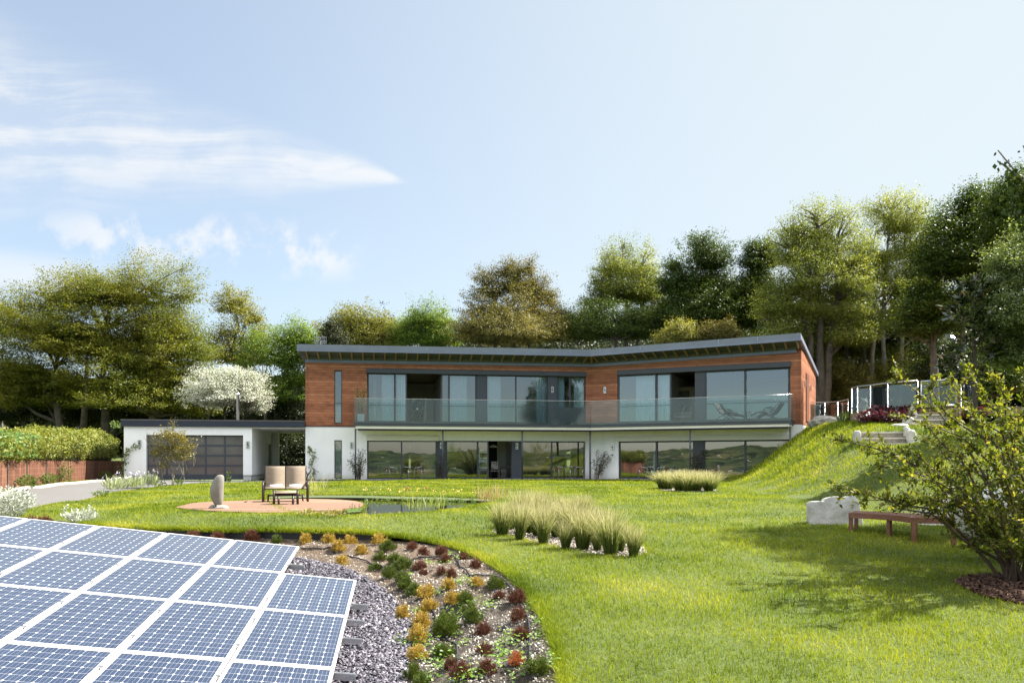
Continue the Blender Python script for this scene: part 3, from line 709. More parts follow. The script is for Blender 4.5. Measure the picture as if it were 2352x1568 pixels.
wl = [(760, 340, 1), (820, 590, 1), (700, 400, .8), (900, 600, .9), (930, 290, .8), (1050, 800, 1.1), (1130, 830, .8), (640, 690, .8), (720, 520, .6), (800, 900, 1.1), (760, 970, .8), (830, 860, .8), (1260, 1290, 1.2), (1230, 1370, 1.1), (1320, 1130, .9), (1480, 1180, 1), (1250, 1220, 1), (560, 1380, 1.2), (600, 1300, 1), (520, 1210, .8), (400, 1180, .9), (460, 1120, .6), (640, 1440, 1), (860, 1530, 1.2), (800, 1545, 1), (420, 880, .7), (300, 1180, .8), (1560, 850, .8), (1430, 1420, .8), (1400, 1530, .7), (1120, 1450, .8), (790, 1110, .7), (330, 520, .5), (540, 400, .5), (180, 440, .5), (980, 930, .7), (1600, 1000, .8), (1660, 1090, .6), (880, 1190, .5), (960, 1500, .8), (1700, 1390, .8), (520, 1540, .8)]
V, Fq = weed_px(wl); tag(fastmesh('bed_weeds', V, Fq, m_weed), kind='stuff')
# ------------------------------------------------------------------ house
hc = K + 4 * mit
house = thing('modern_house', 'long two storey house with cedar upper floor, white base and sloping metal roof', 'house', (hc[0], hc[1], 0))
def rz(w, t): return (-.06 * (t / TA)) if w is WL else (.16 * t / TB)
def vbox(mb, w, t0, t1, d0, d1, zb, zt):      # zb / zt: function of (wing, t) or number
    f = lambda z, t: z(w, t) if callable(z) else z
    a, b, c, e = w.p(t0, d0), w.p(t1, d0), w.p(t1, d1), w.p(t0, d1)
    return mb.hexa([(*a, f(zb, t0)), (*b, f(zb, t1)), (*c, f(zb, t1)), (*e, f(zb, t0)), (*a, f(zt, t0)), (*b, f(zt, t1)), (*c, f(zt, t1)), (*e, f(zt, t0))])
def facade(mb, w, ta, tb, z0, z1, ops, d0=0, d1=.3):
    ops = sorted(ops); t = ta
    for (a, b, oz0, oz1) in ops:
        if a > t: vbox(mb, w, t, a, d0, d1, z0, z1)
        if oz0 > z0 + .005: vbox(mb, w, a, b, d0, d1, z0, oz0)
        vbox(mb, w, a, b, d0, d1, oz1, z1); t = b
    if tb > t: vbox(mb, w, t, tb, d0, d1, z0, z1)
L = lambda px, off=0: WL.t(px, off)
Rr = lambda px, off=0: WR.t(px, off)
ztrim0 = lambda w, t: 6.55 + rz(w, t)
ztrim1 = lambda w, t: 6.70 + rz(w, t)
zband = lambda w, t: 6.89 + rz(w, t)
FLZ = 3.20
# openings
uL = [(L(768), L(785.5), 3.12, 6.08), (L(843), L(1345.5), FLZ + .02, 6.2)]
uR = [(Rr(1418), Rr(1815), FLZ + .02, 6.22)]
gL = [(L(768), L(785.5), .06, 2.2), (L(843), L(1344.5), .02, 2.2)]
gR = [(Rr(1421), Rr(1814), .02, 2.18)]
m = MB(); facade(m, WL, TA, 0, 2.96, ztrim0, uL); m.build('wall', m_clad, house)['label'] = 'cedar boarded upper wall with tall narrow window'
m = MB(); facade(m, WR, 0, TB, 2.96, ztrim0, uR); m.build('wall', m_clad, house)['label'] = 'cedar boarded upper wall behind the reclining chairs'
m = MB(); facade(m, WL, TA - .03, 0, 0, 2.95, gL, -.03, .3); m.build('wall', m_white, house)['label'] = 'white rendered ground floor wall'
m = MB(); facade(m, WR, 0, TB + .02, 0, 2.95, gR, -.03, .3); m.build('wall', m_white, house)['label'] = 'white rendered ground floor wall by the grass bank'
# end and rear walls
m = MB(); vbox(m, WR, TB - .3, TB, .3, DEP, 2.96, lambda w, t: 6.7 + rz(w, t)); m.build('wall', m_clad, house)
m = MB(); vbox(m, WR, TB - .3, TB + .02, .3, DEP, 0, 2.95); m.build('wall', m_white, house)
m = MB(); vbox(m, WL, TA, TA + .3, .3, DEP, 2.96, lambda w, t: 6.6 + rz(w, t)); m.build('wall', m_clad, house)
m = MB(); vbox(m, WL, TA - .03, TA + .3, .3, DEP, 0, 2.95); m.build('wall', m_white, house)
RD = DEP - .3
m = MB(); facade(m, WL, TA, 2.66, 0, 6.4, [(L(939, RD), L(943.5, RD), .3, 2.2), (L(944, RD), L(979, RD), 3.75, 5.3), (L(1297, RD), L(1312, RD), .3, 2.3)], RD, DEP); m.build('rear_wall', m_iwhite, house)
m = MB(); vbox(m, WR, -2.66, TB, RD, DEP, 0, 6.4); m.build('rear_wall', m_iwhite, house)
m = MB(); vbox(m, WR, TB + .005, TB + .05, 2.6, 4.0, FLZ + .05, 5.9); m.build('door', m_teak, house)
for d_ in (1.8, 4.9):
    m = MB(); vbox(m, WR, TB + .01, TB + .10, d_, d_ + .1, 5.1, 5.42); m.build('wall_lamp', m_steel, house)
# floors, ceilings, partitions
plan = lambda d0, d1, e=.3: [tuple(WL.p(TA + e, d0)), tuple(K + d0 * mit), tuple(WR.p(TB - e, d0)), tuple(WR.p(TB - e, d1)), tuple(K + d1 * mit), tuple(WL.p(TA + e, d1))]
MB().prism(plan(.0, RD), -.2, .012).build('floor', m_floor, house)
MB().prism(plan(.305, RD), 2.45, 2.70).build('ceiling', m_iwhite, house)
MB().prism(plan(.305, RD), 3.0, FLZ).build('floor', m_floor, house)
m = MB(); m.prism(plan(.305, RD), lambda x, y: 6.25, lambda x, y: 6.4); m.build('ceiling', m_iwood, house)
def part_wall(w, px, d0, d1, z0, z1, name='partition', mat=None):
    t = w.t(px, d0); m = MB(); vbox(m, w, t, t + .12, d0, d1, z0, z1); m.build(name, mat or m_iwhite, house)
for px in (858, 1013, 1110, 1270): part_wall(WL, px, 1.6 if px != 1110 else .4, RD, FLZ, 6.25)
for px in (1512, 1606): part_wall(WR, px, .5, RD, FLZ, 6.25)
for px in (1010, 1186): part_wall(WL, px, .4, RD, 0, 2.45)
for px in (1500, 1602): part_wall(WR, px, 1.4, RD, 0, 2.45)
def part_back(w, p0, p1, d, z0, z1, mat=None):
    m = MB(); vbox(m, w, w.t(p0, d), w.t(p1, d), d, d + .1, z0, z1); m.build('partition', mat or m_iwhite, house)
part_back(WL, 1036, 1108, 4.2, FLZ, 6.25); part_back(WL, 1120, 1262, 5.2, FLZ, 6.25); part_back(WR, 1425, 1505, 3.4, FLZ, 6.25)
part_back(WR, 1538, 1596, 5.0, FLZ, 5.62, M('warm_wall', (.72, .66, .52), None, 1, .8)); part_back(WR, 1630, 1812, 5.4, FLZ, 5.5)
part_back(WL, 1142, 1172, 4.6, 0, 2.45); part_back(WL, 1092, 1142, 5.6, 0, 2.45, m_dark); part_back(WL, 965, 1002, 3.2, 0, 2.45)
# curtains
def curtain(w, p0, p1, z0, z1, d=.42):
    t0, t1 = w.t(p0, d), w.t(p1, d); n = max(12, int((t1 - t0) / .05)); V = []; Fs = []
    for i in range(n + 1):
        t = t0 + (t1 - t0) * i / n; q = w.p(t, d + .035 * math.sin(i * 1.9)); V += [(*q, z0), (*q, z1)]
    for i in range(n): Fs.append((2 * i, 2 * i + 2, 2 * i + 3, 2 * i + 1))
    MB().add(V, Fs).build('curtain', m_curtain, house, True)
for p0, p1 in ((877, 908), (911, 932), (1034, 1072), (1119, 1150), (1232, 1256), (1282, 1296), (1318, 1338)): curtain(WL, p0, p1, FLZ + .04, 5.95)
for p0, p1 in ((1461, 1506), (1513, 1538)): curtain(WR, p0, p1, FLZ + .04, 5.95)
curtain(WL, 769, 785, .1, 2.15)
curtain(WL, 769, 785, 3.2, 4.1)
# windows: a frame part with its pane
def window(w, p0, p1, z0, z1, d=.14, fr=.07, gm=None, sill=False, bar=None, dd=.08):
    t0, t1 = w.t(p0, d), w.t(p1, d); m = MB()
    vbox(m, w, t0, t0 + fr, d, d + dd, z0, z1); vbox(m, w, t1 - fr, t1, d, d + dd, z0, z1)
    vbox(m, w, t0 + fr, t1 - fr, d, d + dd, z1 - fr, z1); vbox(m, w, t0 + fr, t1 - fr, d, d + dd, z0, z0 + fr)
    if bar: vbox(m, w, t0 + fr, t1 - fr, d + .01, d + dd - .01, bar - .02, bar + .02)
    o = m.build('window', m_grey, house); g = MB()
    a, b = w.p(t0 + fr - .004, d + dd * .5), w.p(t1 - fr + .004, d + dd * .5)
    g.add([(*a, z0 + fr - .004), (*b, z0 + fr - .004), (*b, z1 - fr + .004), (*a, z1 - fr + .004)], [(0, 1, 2, 3)])
    q = g.build('pane', gm or m_glass, o, False)
    return o
def panel(w, p0, p1, z0, z1, d=.05, d1=.28):
    m = MB(); vbox(m, w, w.t(p0, d), w.t(p1, d), d, d1, z0, z1); m.build('infill_panel', m_grey, house)
UZ0, UZ1 = FLZ + .03, 5.99
G_ = m_glassup
window(WL, 768, 785.5, 3.14, 6.07, .06, .045, G_, bar=4.25)
for a, b, d in ((844, 908, .16), (906, 934.5, .08), (1013.5, 1032, .08), (1030, 1094.5, .16), (1116.5, 1186.5, .08), (1182.5, 1258.5, .16)): window(WL, a, b, UZ0, UZ1, d, .075, G_)
for a, b in ((1278, 1310), (1308.5, 1344.5)): window(WL, a, b, 4.1, UZ1, .12, .075, G_)
panel(WL, 1278, 1344.5, UZ0, 4.1, .12); panel(WL, 1094.5, 1117, UZ0, UZ1); panel(WL, 1258.5, 1278, UZ0, UZ1)
for a, b, d in ((1419, 1508, .08), (1505, 1542, .16), (1619, 1713, .08), (1709.5, 1814, .16)): window(WR, a, b, UZ0, UZ1, d, .09, G_)
panel(WR, 1596, 1619, UZ0, UZ1, .04)
GZ0, GZ1 = .03, 2.2
window(WL, 768, 785.5, .07, 2.19, .08, .04, m_glass)
for a, b, d in ((843.5, 925, .16), (921, 1003.5, .08), (1024, 1100, .16), (1096, 1122.5, .08), (1198, 1269, .08), (1265, 1344, .16)): window(WL, a, b, GZ0, GZ1, d, .075)
panel(WL, 1003.5, 1024.5, GZ0, GZ1); panel(WL, 1175, 1198, GZ0, GZ1)
for a, b, d in ((1421.5, 1509, .08), (1505, 1595, .16), (1616, 1713, .08), (1709.5, 1813.5, .16)): window(WR, a, b, GZ0, GZ1 - .02, d, .085)
panel(WR, 1594.5, 1616, GZ0, GZ1 - .02)
# balcony safety rail in front of the upper panes
m = MB()
for w, ops in ((WL, ((845, 933), (1015, 1093), (1118, 1257))), (WR, ((1421, 1541), (1621, 1813)))):
    for a, b in ops: vbox(m, w, w.t(a), w.t(b), .03, .055, 4.16, 4.19)
m.build('inner_rail', m_grey, house)
# shutter boxes
def sbox(w, p0, p1, z0, z1, mat, d=-.13):
    m = MB(); vbox(m, w, w.t(p0, d), w.t(p1, d), d, -.002 if z1 > 4 else -.032, z0, z1); m.build('shutter_box', mat, house, bevel=.01)
sbox(WL, 842, 1346.5, 5.97, 6.22, m_grey); sbox(WR, 1417, 1816, 5.98, 6.26, m_grey)
sbox(WL, 840.5, 1007.5, 2.18, 2.45, m_cream, -.2); sbox(WR, 1414, 1814.5, 2.17, 2.44, m_cream, -.2)
m = MB()
vbox(m, WL, L(766.5), L(787), -.03, .0, 3.08, 3.12); vbox(m, WL, L(766), L(768), -.02, .0, 3.12, 6.1); vbox(m, WL, L(785.5), L(787.3), -.02, .0, 3.12, 6.1); vbox(m, WL, L(766), L(787.3), -.02, .0, 6.1, 6.14)
m.build('window_surround', m_clad, house)
# corner trims
m = MB(); vbox(m, WL, TA - .03, TA + .05, -.035, -.001, 2.96, ztrim0); m.build('corner_trim', m_clad, house)
m = MB(); vbox(m, WR, TB - .05, TB + .03, -.035, -.001, 2.96, ztrim0); m.build('corner_trim', m_clad, house)
m = MB(); vbox(m, WL, TA - .04, L(816), -.05, -.031, 2.93, 2.98); m.build('drip_trim', m_grey, house)
# ---- roof
def zt(z): return lambda w, t: z + rz(w, t)
E0, E1 = TA - .36, TB + .12
OH = -1.3
roof = MB()
def roofpts(d, z):       # left end, kink, right end at plan offset d; slope .085 towards the rear
    a, b, c = WL.p(E0, d), K + d * mit, WR.p(E1, d)
    s = -.085 * (d - OH)
    return [(*a, z + s + rz(WL, E0)), (*b, z + s), (*c, z + s + rz(WR, E1))]
DR = DEP + .5
T0, T1 = roofpts(OH - .04, 7.37), roofpts(DR, 7.37); B0, B1 = roofpts(OH + .02, 7.13), roofpts(DR, 7.13)
V = T0 + T1 + B0 + B1
roof.add(V, [(0, 1, 4, 3), (1, 2, 5, 4), (6, 9, 10, 7), (7, 10, 11, 8), (0, 6, 7, 1), (1, 7, 8, 2), (3, 4, 10, 9), (4, 5, 11, 10), (0, 3, 9, 6), (2, 8, 11, 5)])
ro = roof.build('roof', m_fascia, house)
def strip(d0, d1, z0, z1, name, mat, flat=True, par=ro, e=0):
    a, b, c = WL.p(E0 + e, d0), K + d0 * mit, WR.p(E1 - e, d0); a2, b2, c2 = WL.p(E0 + e, d1), K + d1 * mit, WR.p(E1 - e, d1)
    rl, rr = rz(WL, E0), rz(WR, E1); z0a, z0b = (z0 if hasattr(z0, '__len__') else (z0, z0)); z1a, z1b = (z1 if hasattr(z1, '__len__') else (z1, z1))
    m = MB()
    m.hexa([(*a, z0a + rl), (*b, z0a), (*b2, z0b), (*a2, z0b + rl), (*a, z1a + rl), (*b, z1a), (*b2, z1b), (*a2, z1b + rl)])
    m.hexa([(*b, z0a), (*c, z0a + rr), (*c2, z0b + rr), (*b2, z0b), (*b, z1a), (*c, z1a + rr), (*c2, z1b + rr), (*b2, z1b)])
    o = m.build(name, mat, par, False); o.matrix_parent_inverse = Matrix.Identity(4); return o
def sub(o):  # sub-part built in world space under a part that is already in world space
    o.matrix_parent_inverse = Matrix.Identity(4); return o
strip(OH + .0, OH + .14, 7.00, 7.125, 'drip_edge', m_fasc2)
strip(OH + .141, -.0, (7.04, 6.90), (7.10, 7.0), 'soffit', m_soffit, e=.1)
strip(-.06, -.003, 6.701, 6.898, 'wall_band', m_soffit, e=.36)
strip(-.075, -.004, 6.55, 6.70, 'trim', m_fasc2, e=.33)
for px in (980, 1310, 1470, 1650, 1740):
    w = WL if px < 1358 else WR; t = w.t(px, OH - .05); m = MB(); vbox(m, w, t, t + .02, OH - .048, OH - .041, lambda w, t: 7.14 + rz(w, t), lambda w, t: 7.365 + rz(w, t)); sub(m.build('joint_strip', m_alu, ro, False))
def rafters(w, t0, t1, n):
    for i in range(n):
        t = t0 + (t1 - t0) * i / (n - 1); m = MB(); h = .035; r = rz(w, t)
        pts = []
        for (d, zb, zt_) in ((OH + .142, 6.99, 7.045), (-.055, 6.72, 6.905)):
            a, b = w.p(t - h, d), w.p(t + h, d); pts.append([(*a, zb + r), (*b, zb + r), (*b, zt_ + r), (*a, zt_ + r)])
        A, B = pts; m.hexa([A[0], A[1], B[1], B[0], A[3], A[2], B[2], B[3]])
        sub(m.build('rafter', m_rafter, ro, False))
rafters(WL, TA + .1, -.55, 27); rafters(WR, .45, TB - .12, 20)
m = MB(); a, b = K + (OH + .142) * mit, K - .056 * mit
m.hexa([(a[0] - .06, a[1], 6.98), (a[0] + .06, a[1], 6.98), (b[0] + .06, b[1], 6.72), (b[0] - .06, b[1], 6.72), (a[0] - .06, a[1], 7.045), (a[0] + .06, a[1], 7.045), (b[0] + .06, b[1], 6.9), (b[0] - .06, b[1], 6.9)]); sub(m.build('rafter', m_rafter, ro, False))
m = MB(); p = WL.p(L(707, 2.2), 2.2); m.lathe([(.12, 0), (.12, .25), (.17, .27), (.15, .36), (.05, .4)], 12, (p[0], p[1], 7.05)); sub(m.build('roof_vent', m_white, ro, True))
# ---- balcony
BL, BR = WL.t(813, -BD), WR.t(1817.5, -BD)
def bplan(d0, d1, e=0): return [tuple(WL.p(BL + e, d0)), tuple(K + d0 * mit), tuple(WR.p(BR - e, d0)), tuple(WR.p(BR - e, d1)), tuple(K + d1 * mit), tuple(WL.p(BL + e, d1))]
MB().prism(bplan(-BD, -.005), 2.95, FLZ).build('balcony_slab', m_grey, house)
MB().prism(bplan(-BD + .05, -.035, .1), 2.80, 2.949).build('balcony_soffit', m_cream, house)
MB().prism(bplan(-BD + .10, -BD + .25, .2), 2.70, 2.80).build('balcony_beam', m_black, house)
for px in (816.5, 1017, 1199.5):
    t = WL.t(px, -BD + .17); m = MB(); q = WL.p(t, -BD + .17); m.lathe([(.045, 0), (.045, 2.79)], 12, (q[0], q[1], .0)); m.build('post', m_grey, house, True)
q = K + (-BD + .17) * mit; m = MB(); m.lathe([(.045, 0), (.045, 2.79)], 12, (q[0] - .05, q[1], 0)); m.build('post', m_grey, house, True)
for px in (1585, 1815):
    t = WR.t(px, -BD + .17); m = MB(); q = WR.p(t, -BD + .17); m.lathe([(.045, 0), (.045, 2.79)], 12, (q[0], q[1], .0)); m.build('post', m_grey, house, True)
RT = 4.42
def gpanel(a, b, z0=FLZ - .1, z1=RT, g=.012):
    a, b = np.array(a), np.array(b); d = (b - a) / np.linalg.norm(b - a); n = np.array([-d[1], d[0]]) * .008; a = a + d * g; b = b - d * g
    MB().hexa([(*(a - n), z0), (*(b - n), z0), (*(b + n), z0), (*(a + n), z0), (*(a - n), z1), (*(b - n), z1), (*(b + n), z1), (*(a + n), z1)]).build('glass_panel', m_bglass, house)
dg = -BD - .02
kk = K + dg * mit
pl_ = [WL.p(WL.t(x, dg), dg) for x in (813.5, 905, 998, 1175)] + [kk] + [WR.p(WR.t(x, dg), dg) for x in (1440, 1527, 1718, 1817)]
for a, b in zip(pl_[:-1], pl_[1:]): gpanel(a, b)
gpanel(WL.p(BL - .02, dg), WL.p(BL - .02, -.05)); gpanel(WR.p(BR + .02, dg), WR.p(BR + .02, -.05))
m = MB(); m.tube([(*p, RT + .012) for p in pl_], .014, 6); m.tube([(*WL.p(BL - .02, dg), RT + .012), (*WL.p(BL - .02, -.05), RT + .012)], .012, 6); m.tube([(*WR.p(BR + .02, dg), RT + .012), (*WR.p(BR + .02, -.05), RT + .012)], .012, 6)
m.build('handrail', m_alu, house, True)
# wall lamps
def lamp(parent, w, px, z, d0=0.0, off=0):
    t = w.t(px, d0); m = MB(); h = .18; wd = .075
    vbox(m, w, t - wd, t + wd, d0 - .06, d0 - .001, z - h, z + h); m2 = MB()
    for (a, b, c, e) in ((-.035, .035, .08, .13), (-.05, -.02, -.02, .06), (.02, .05, -.06, .02), (-.035, .035, -.14, -.09), (-.015, .015, -.05, .05)):
        vbox(m2, w, t + a, t + b, d0 - .064, d0 - .0605, z + c, z + e)
    o = m.build('wall_lamp', m_steel, parent); i = m2.build('lamp_slot', m_black, o, False)
    return o
lamp(house, WL, 807.5, 1.92, -.03); lamp(house, WL, 1013.5, 1.92, .05); lamp(house, WL, 1186.8, 1.90, .05); lamp(house, WR, 1407, 1.84, -.03); lamp(house, WR, 1825, 1.82, -.03)
lamp(house, WL, 1268.5, 5.18, .05); lamp(house, WR, 1390, 5.15, 0)
# ------------------------------------------------------------------ garage
gc = WL.p((t_g0 + t_g1) / 2, GOFF)
gar = thing('garage', 'low white garage with dark flat roof joined to the house', 'garage', (gc[0], gc[1], 0))
d0, d1 = L(335.6, GOFF), L(558.4, GOFF)
m = MB(); facade(m, WL, t_g0, t_g1, .27, 2.88, [(d0, d1, .0, 2.44)], GOFF, GOFF + .3); vbox(m, WL, t_g1 - .3, t_g1, GOFF + .3, 7.5, .27, 2.88); vbox(m, WL, t_g0, t_g0 + .3, GOFF + .3, 7.5, .27, 2.88)
vbox(m, WL, t_g0, t_g1, 7.2, 7.5, 0, 2.88); m.build('wall', m_white, gar)
m = MB(); vbox(m, WL, t_g1 - .3, t_g1 + .42, 7.5, 7.8, 0, 2.86); m.build('wall', m_white, gar)
mpl = M('plinth_render', (.55, .55, .52), (.46, .46, .43), 2, .85)
m = MB(); vbox(m, WL, t_g0 + .05, d0, GOFF + .05, GOFF + .3, -.05, .268); m.build('plinth', mpl, gar)
m = MB(); vbox(m, WL, d1, t_g1 - .05, GOFF + .05, GOFF + .3, -.05, .268); vbox(m, WL, t_g1 - .3, t_g1 - .05, GOFF + .3, 7.5, -.05, .268); m.build('plinth', mpl, gar)
RGT = TA - .04
m = MB(); vbox(m, WL, t_g0 - .12, RGT, GOFF - .14, 8.2, 2.885, 3.19); ro2 = m.build('roof', M('garage_fascia', (.022, .028, .045), (.018, .022, .034), 2, .45), gar)
m = MB(); vbox(m, WL, t_g0 - .13, RGT, GOFF - .15, 8.3, 3.195, 3.265); sub(m.build('roof_cap', M('roof_cap_felt', (.10, .095, .09), (.07, .068, .065), 3, .7), ro2, False))
m = MB(); vbox(m, WL, t_g1 + .01, RGT - .02, GOFF + .0, 8.0, 2.83, 2.88); m.build('passage_ceiling', m_white, gar)
# sectional door: frame grid with frosted panes
DZ0, DZ1, gd = .03, 2.42, GOFF + .22
cols = [d0 + (d1 - d0) * k / 5 for k in range(6)]
rows = [.27, .80, 1.34, 1.88, 2.42]
door = MB(); vbox(door, WL, d0 + .005, d1 - .005, gd, gd + .05, DZ0, rows[0] - .003)
for z in rows: vbox(door, WL, d0 + .005, d1 - .005, gd, gd + .05, z - (.05 if z > .3 else 0), z + (.05 if z < 2.4 else 0))
for c in cols: vbox(door, WL, max(c - .04, d0 + .005), min(c + .04, d1 - .005), gd - .004, gd + .045, DZ0 + .01, DZ1 - .001)
dr = door.build('garage_door', m_grey, gar)
t_ = NT('frosted_garage_pane'); t_.pbr(t_.ramp(t_.noise(.6, 2), [(.3, (.075, .068, .066)), (.7, (.13, .12, .118))]), .13, 0, .8, t_.bump(t_.noise(1.2, 2), .12, .05))
for i in range(5):
    for j in range(4):
        g = MB(); vbox(g, WL, cols[i] + .03, cols[i + 1] - .03, gd + .018, gd + .03, rows[j] + .04, rows[j + 1] - .04); sub(g.build('pane', t_.m, dr, False))
lamp(gar, WL, 320.9, 1.98, GOFF); lamp(gar, WL, 569.5, 1.93, GOFF)
m = MB(); p = P(546, 950, 46.0); m.lathe([(.085, 3.2), (.085, 4.8), (.12, 4.82), (.12, 4.88), (.07, 5.0)], 14, (p[0], p[1], 0)); fl = m.build('flue', m_steel, gar, True)
m = MB(); vbox(m, WL, t_g1 + .0, t_g1 + .03, 6.0, 6.9, .1, 2.1); m.build('side_door', m_grey, gar)
# ------------------------------------------------------------------ cafe tables and chairs
def cafe_chair():
    r = thing('cafe_chair', 'x', 'chair')
    for sx_ in (-1, 1):
        MB().tube([(sx_ * .27, .27, 0), (sx_ * .24, .22, .40), (sx_ * .24, .20, .62), (sx_ * .23, .12, .68)], .013, 8).build('leg', m_alu, r, True, False)
        MB().tube([(sx_ * .27, -.30, 0), (sx_ * .23, -.20, .42), (sx_ * .21, -.24, .55)], .013, 8).build('leg', m_alu, r, True, False)
    a = [(.23 * math.cos(t) if 0 else .24 * math.cos(t), -.02 - .24 * math.sin(t) + .06, .69 + .035 * math.sin(t)) for t in np.linspace(-.45, math.pi + .45, 16)]
    MB().tube(a, .014, 8).build('arm_frame', m_alu, r, True, False)
    m = MB()
    for k in range(6): m.box(-.21, .21, -.2 + k * .07, -.145 + k * .07, .425, .44)
    m.build('seat', m_chairwood, r, False, False)
    m = MB()
    for k in range(3):
        z0 = .52 + k * .06; y = lambda x: -.235 + .28 * x * x
        for i in range(6):
            x0, x1 = -.19 + i * .063, -.127 + i * .063
            m.hexa([(x0, y(x0), z0), (x1, y(x1), z0), (x1, y(x1) + .015, z0), (x0, y(x0) + .015, z0), (x0, y(x0), z0 + .045), (x1, y(x1), z0 + .045), (x1, y(x1) + .015, z0 + .045), (x0, y(x0) + .015, z0 + .045)])
    m.build('backrest', m_chairwood, r, False, False); return r
def cafe_table():
    r = thing('cafe_table', 'x', 'table')
    m = MB(); m.lathe([(.0, .705), (.30, .705), (.305, .715), (.30, .73), (.0, .731)], 28); m.build('table_top', m_alu, r, True, False)
    m = MB(); m.lathe([(.03, .03), (.03, .705)], 12); m.build('stem', m_alu, r, True, False)
    m = MB()
    for k in range(4):
        t = k * math.pi / 2 + .4; m.tube([(0, 0, .05), (.16 * math.cos(t), .16 * math.sin(t), .035), (.27 * math.cos(t), .27 * math.sin(t), .012)], [.022, .018, .012], 6)
    m.build('foot', m_alu, r, True, False); return r
def vase():
    r = thing('flower_vase', 'x', 'vase')
    m = MB(); m.lathe([(.03, 0), (.035, .05), (.025, .10), (.03, .11)], 10); m.build('pot', m_grey, r, True, False)
    m = MB(); m.tube([(0, 0, .1), (.02, .01, .17)], .004, 4)
    for k in range(6): m.add([(.02 + .035 * math.cos(k), .01 + .035 * math.sin(k), .18 + .02 * math.sin(2 * k)), (.02, .01, .16), (.02 + .035 * math.cos(k + .7), .01 + .035 * math.sin(k + .7), .185), (.02, .01, .20)], [(0, 1, 2, 3)])
    m.build('blooms', M('vase_bloom', (.45, .09, .05), (.3, .05, .03), 9, .7), r, False, False); return r
C0, T0_, V0 = cafe_chair(), cafe_table(), vase(); first = True
sets = [(WL, 938, 899, 964, 'in front of the scroll bench window', 'window nearest the garage passage'), (WL, 1310, 1285, 1331, 'beside the bamboo against the white pier', 'window beside the open dining door'), (WR, 1497, 1477, 1524, 'behind the small feather grass bed', 'reflected hillside window')]
for w, pt, pa, pb, where, win in sets:
    d = -.62
    q = w.p(w.t(pt, d), d); a = w.p(w.t(pa + 1, d - .0), d); b = w.p(w.t(pb - 1, d), d)
    ang = math.atan2(w.d[1], w.d[0])
    t = T0_ if first else dup(T0_); t.location = (*q, 0); t['label'] = f'round aluminium cafe table {where}'; t['group'] = 'cafe tables on the terrace'
    c = C0 if first else dup(C0); c.location = (*a, 0); c.rotation_euler = (0, 0, ang - math.pi / 2 + .35); c['label'] = f'aluminium cafe chair on the garage side, {where}'; c['group'] = 'cafe chairs on the terrace'
    c2 = dup(C0); c2.location = (*b, 0); c2.rotation_euler = (0, 0, ang + math.pi / 2 - .35); c2['label'] = f'aluminium cafe chair on the hill side, {where}'; c2['group'] = 'cafe chairs on the terrace'
    v = V0 if first else dup(V0); v.location = (*q, .731); v['label'] = f'small vase of flowers on the table {where}'; v['group'] = 'vases on the cafe tables'
    first = False
# ------------------------------------------------------------------ balcony recliners
def recliner():
    r = thing('reclining_chair', 'x', 'recliner')
    prof = [(-.62, .98), (-.50, .82), (-.34, .58), (-.20, .42), (0, .36), (.28, .44), (.50, .40), (.78, .22)]
    for nm, a, b, mt in (('backrest', 0, 5, M('beige_cushion', (.34, .32, .28), (.26, .245, .21), 14, .9)), ('leg_rest', 4, 8, m_black)):
        V = []; Fs = []; pp = prof[a:b]
        for (x, z) in pp: V += [(x, -.26, z), (x, .26, z), (x - .02, .26, z - .03), (x - .02, -.26, z - .03)]
        n = len(pp)
        for i in range(n - 1):
            for k in range(4): Fs.append((4 * i + k, 4 * i + (k + 1) % 4, 4 * i + 4 + (k + 1) % 4, 4 * i + 4 + k))
        Fs += [(0, 1, 2, 3), tuple(4 * (n - 1) + k for k in (3, 2, 1, 0))]
        MB().add(V, Fs).build(nm, mt, r, False, False)
    m = MB(); m.tube([(x - .02, .28, z - .02) for x, z in prof], .016, 6); m.tube([(x - .02, -.28, z - .02) for x, z in prof], .016, 6)
    for s in (-1, 1):
        m.tube([(-.5, s * .31, 0), (-.2, s * .31, .2), (.3, s * .31, .38)], .015, 6); m.tube([(.5, s * .31, 0), (.1, s * .31, .22), (-.32, s * .31, .52)], .015, 6); m.tube([(-.55, s * .31, .012), (.55, s * .31, .012)], .014, 6)
    m.build('frame', m_black, r, True, False)
    for s in (-1, 1): MB().tube([(-.34, s * .33, .56), (-.22, s * .33, .64), (.02, s * .33, .62), (.14, s * .33, .52), (.1, s * .33, .36)], .022, 7).build('armrest', m_black, r, True, False)
    return r
rc = recliner(); ar = math.atan2(dR[1], dR[0])
for k, (px, rot, lab) in enumerate(((1668, -.35, 'reclining garden chair with mottled cushion lying far back beside the dark panel'), (1760, math.pi + .25, 'reclining garden chair with raised mottled back close to the balcony end'))):
    o = rc if k == 0 else dup(rc); d = -.72; q = WR.p(WR.t(px, d), d); o.location = (*q, FLZ + .002); o.rotation_euler = (0, 0, ar + rot); o['label'] = lab; o['group'] = 'recliners on the balcony'
t = thing('side_table', 'small low dark table between the two balcony recliners', 'table', (*WR.p(WR.t(1716, -.75), -.75), FLZ + .002)); 
MB().lathe([(0, .40), (.24, .40), (.24, .42), (0, .421)], 18).build('table_top', m_stonegrey, t, True, False)
m = MB()
for k in range(3):
    a = k * 2.09; m.tube([(.2 * math.cos(a), .2 * math.sin(a), 0), (.05 * math.cos(a), .05 * math.sin(a), .22), (.16 * math.cos(a), .16 * math.sin(a), .4)], .012, 5)
m.build('leg_frame', m_black, t, True, False)
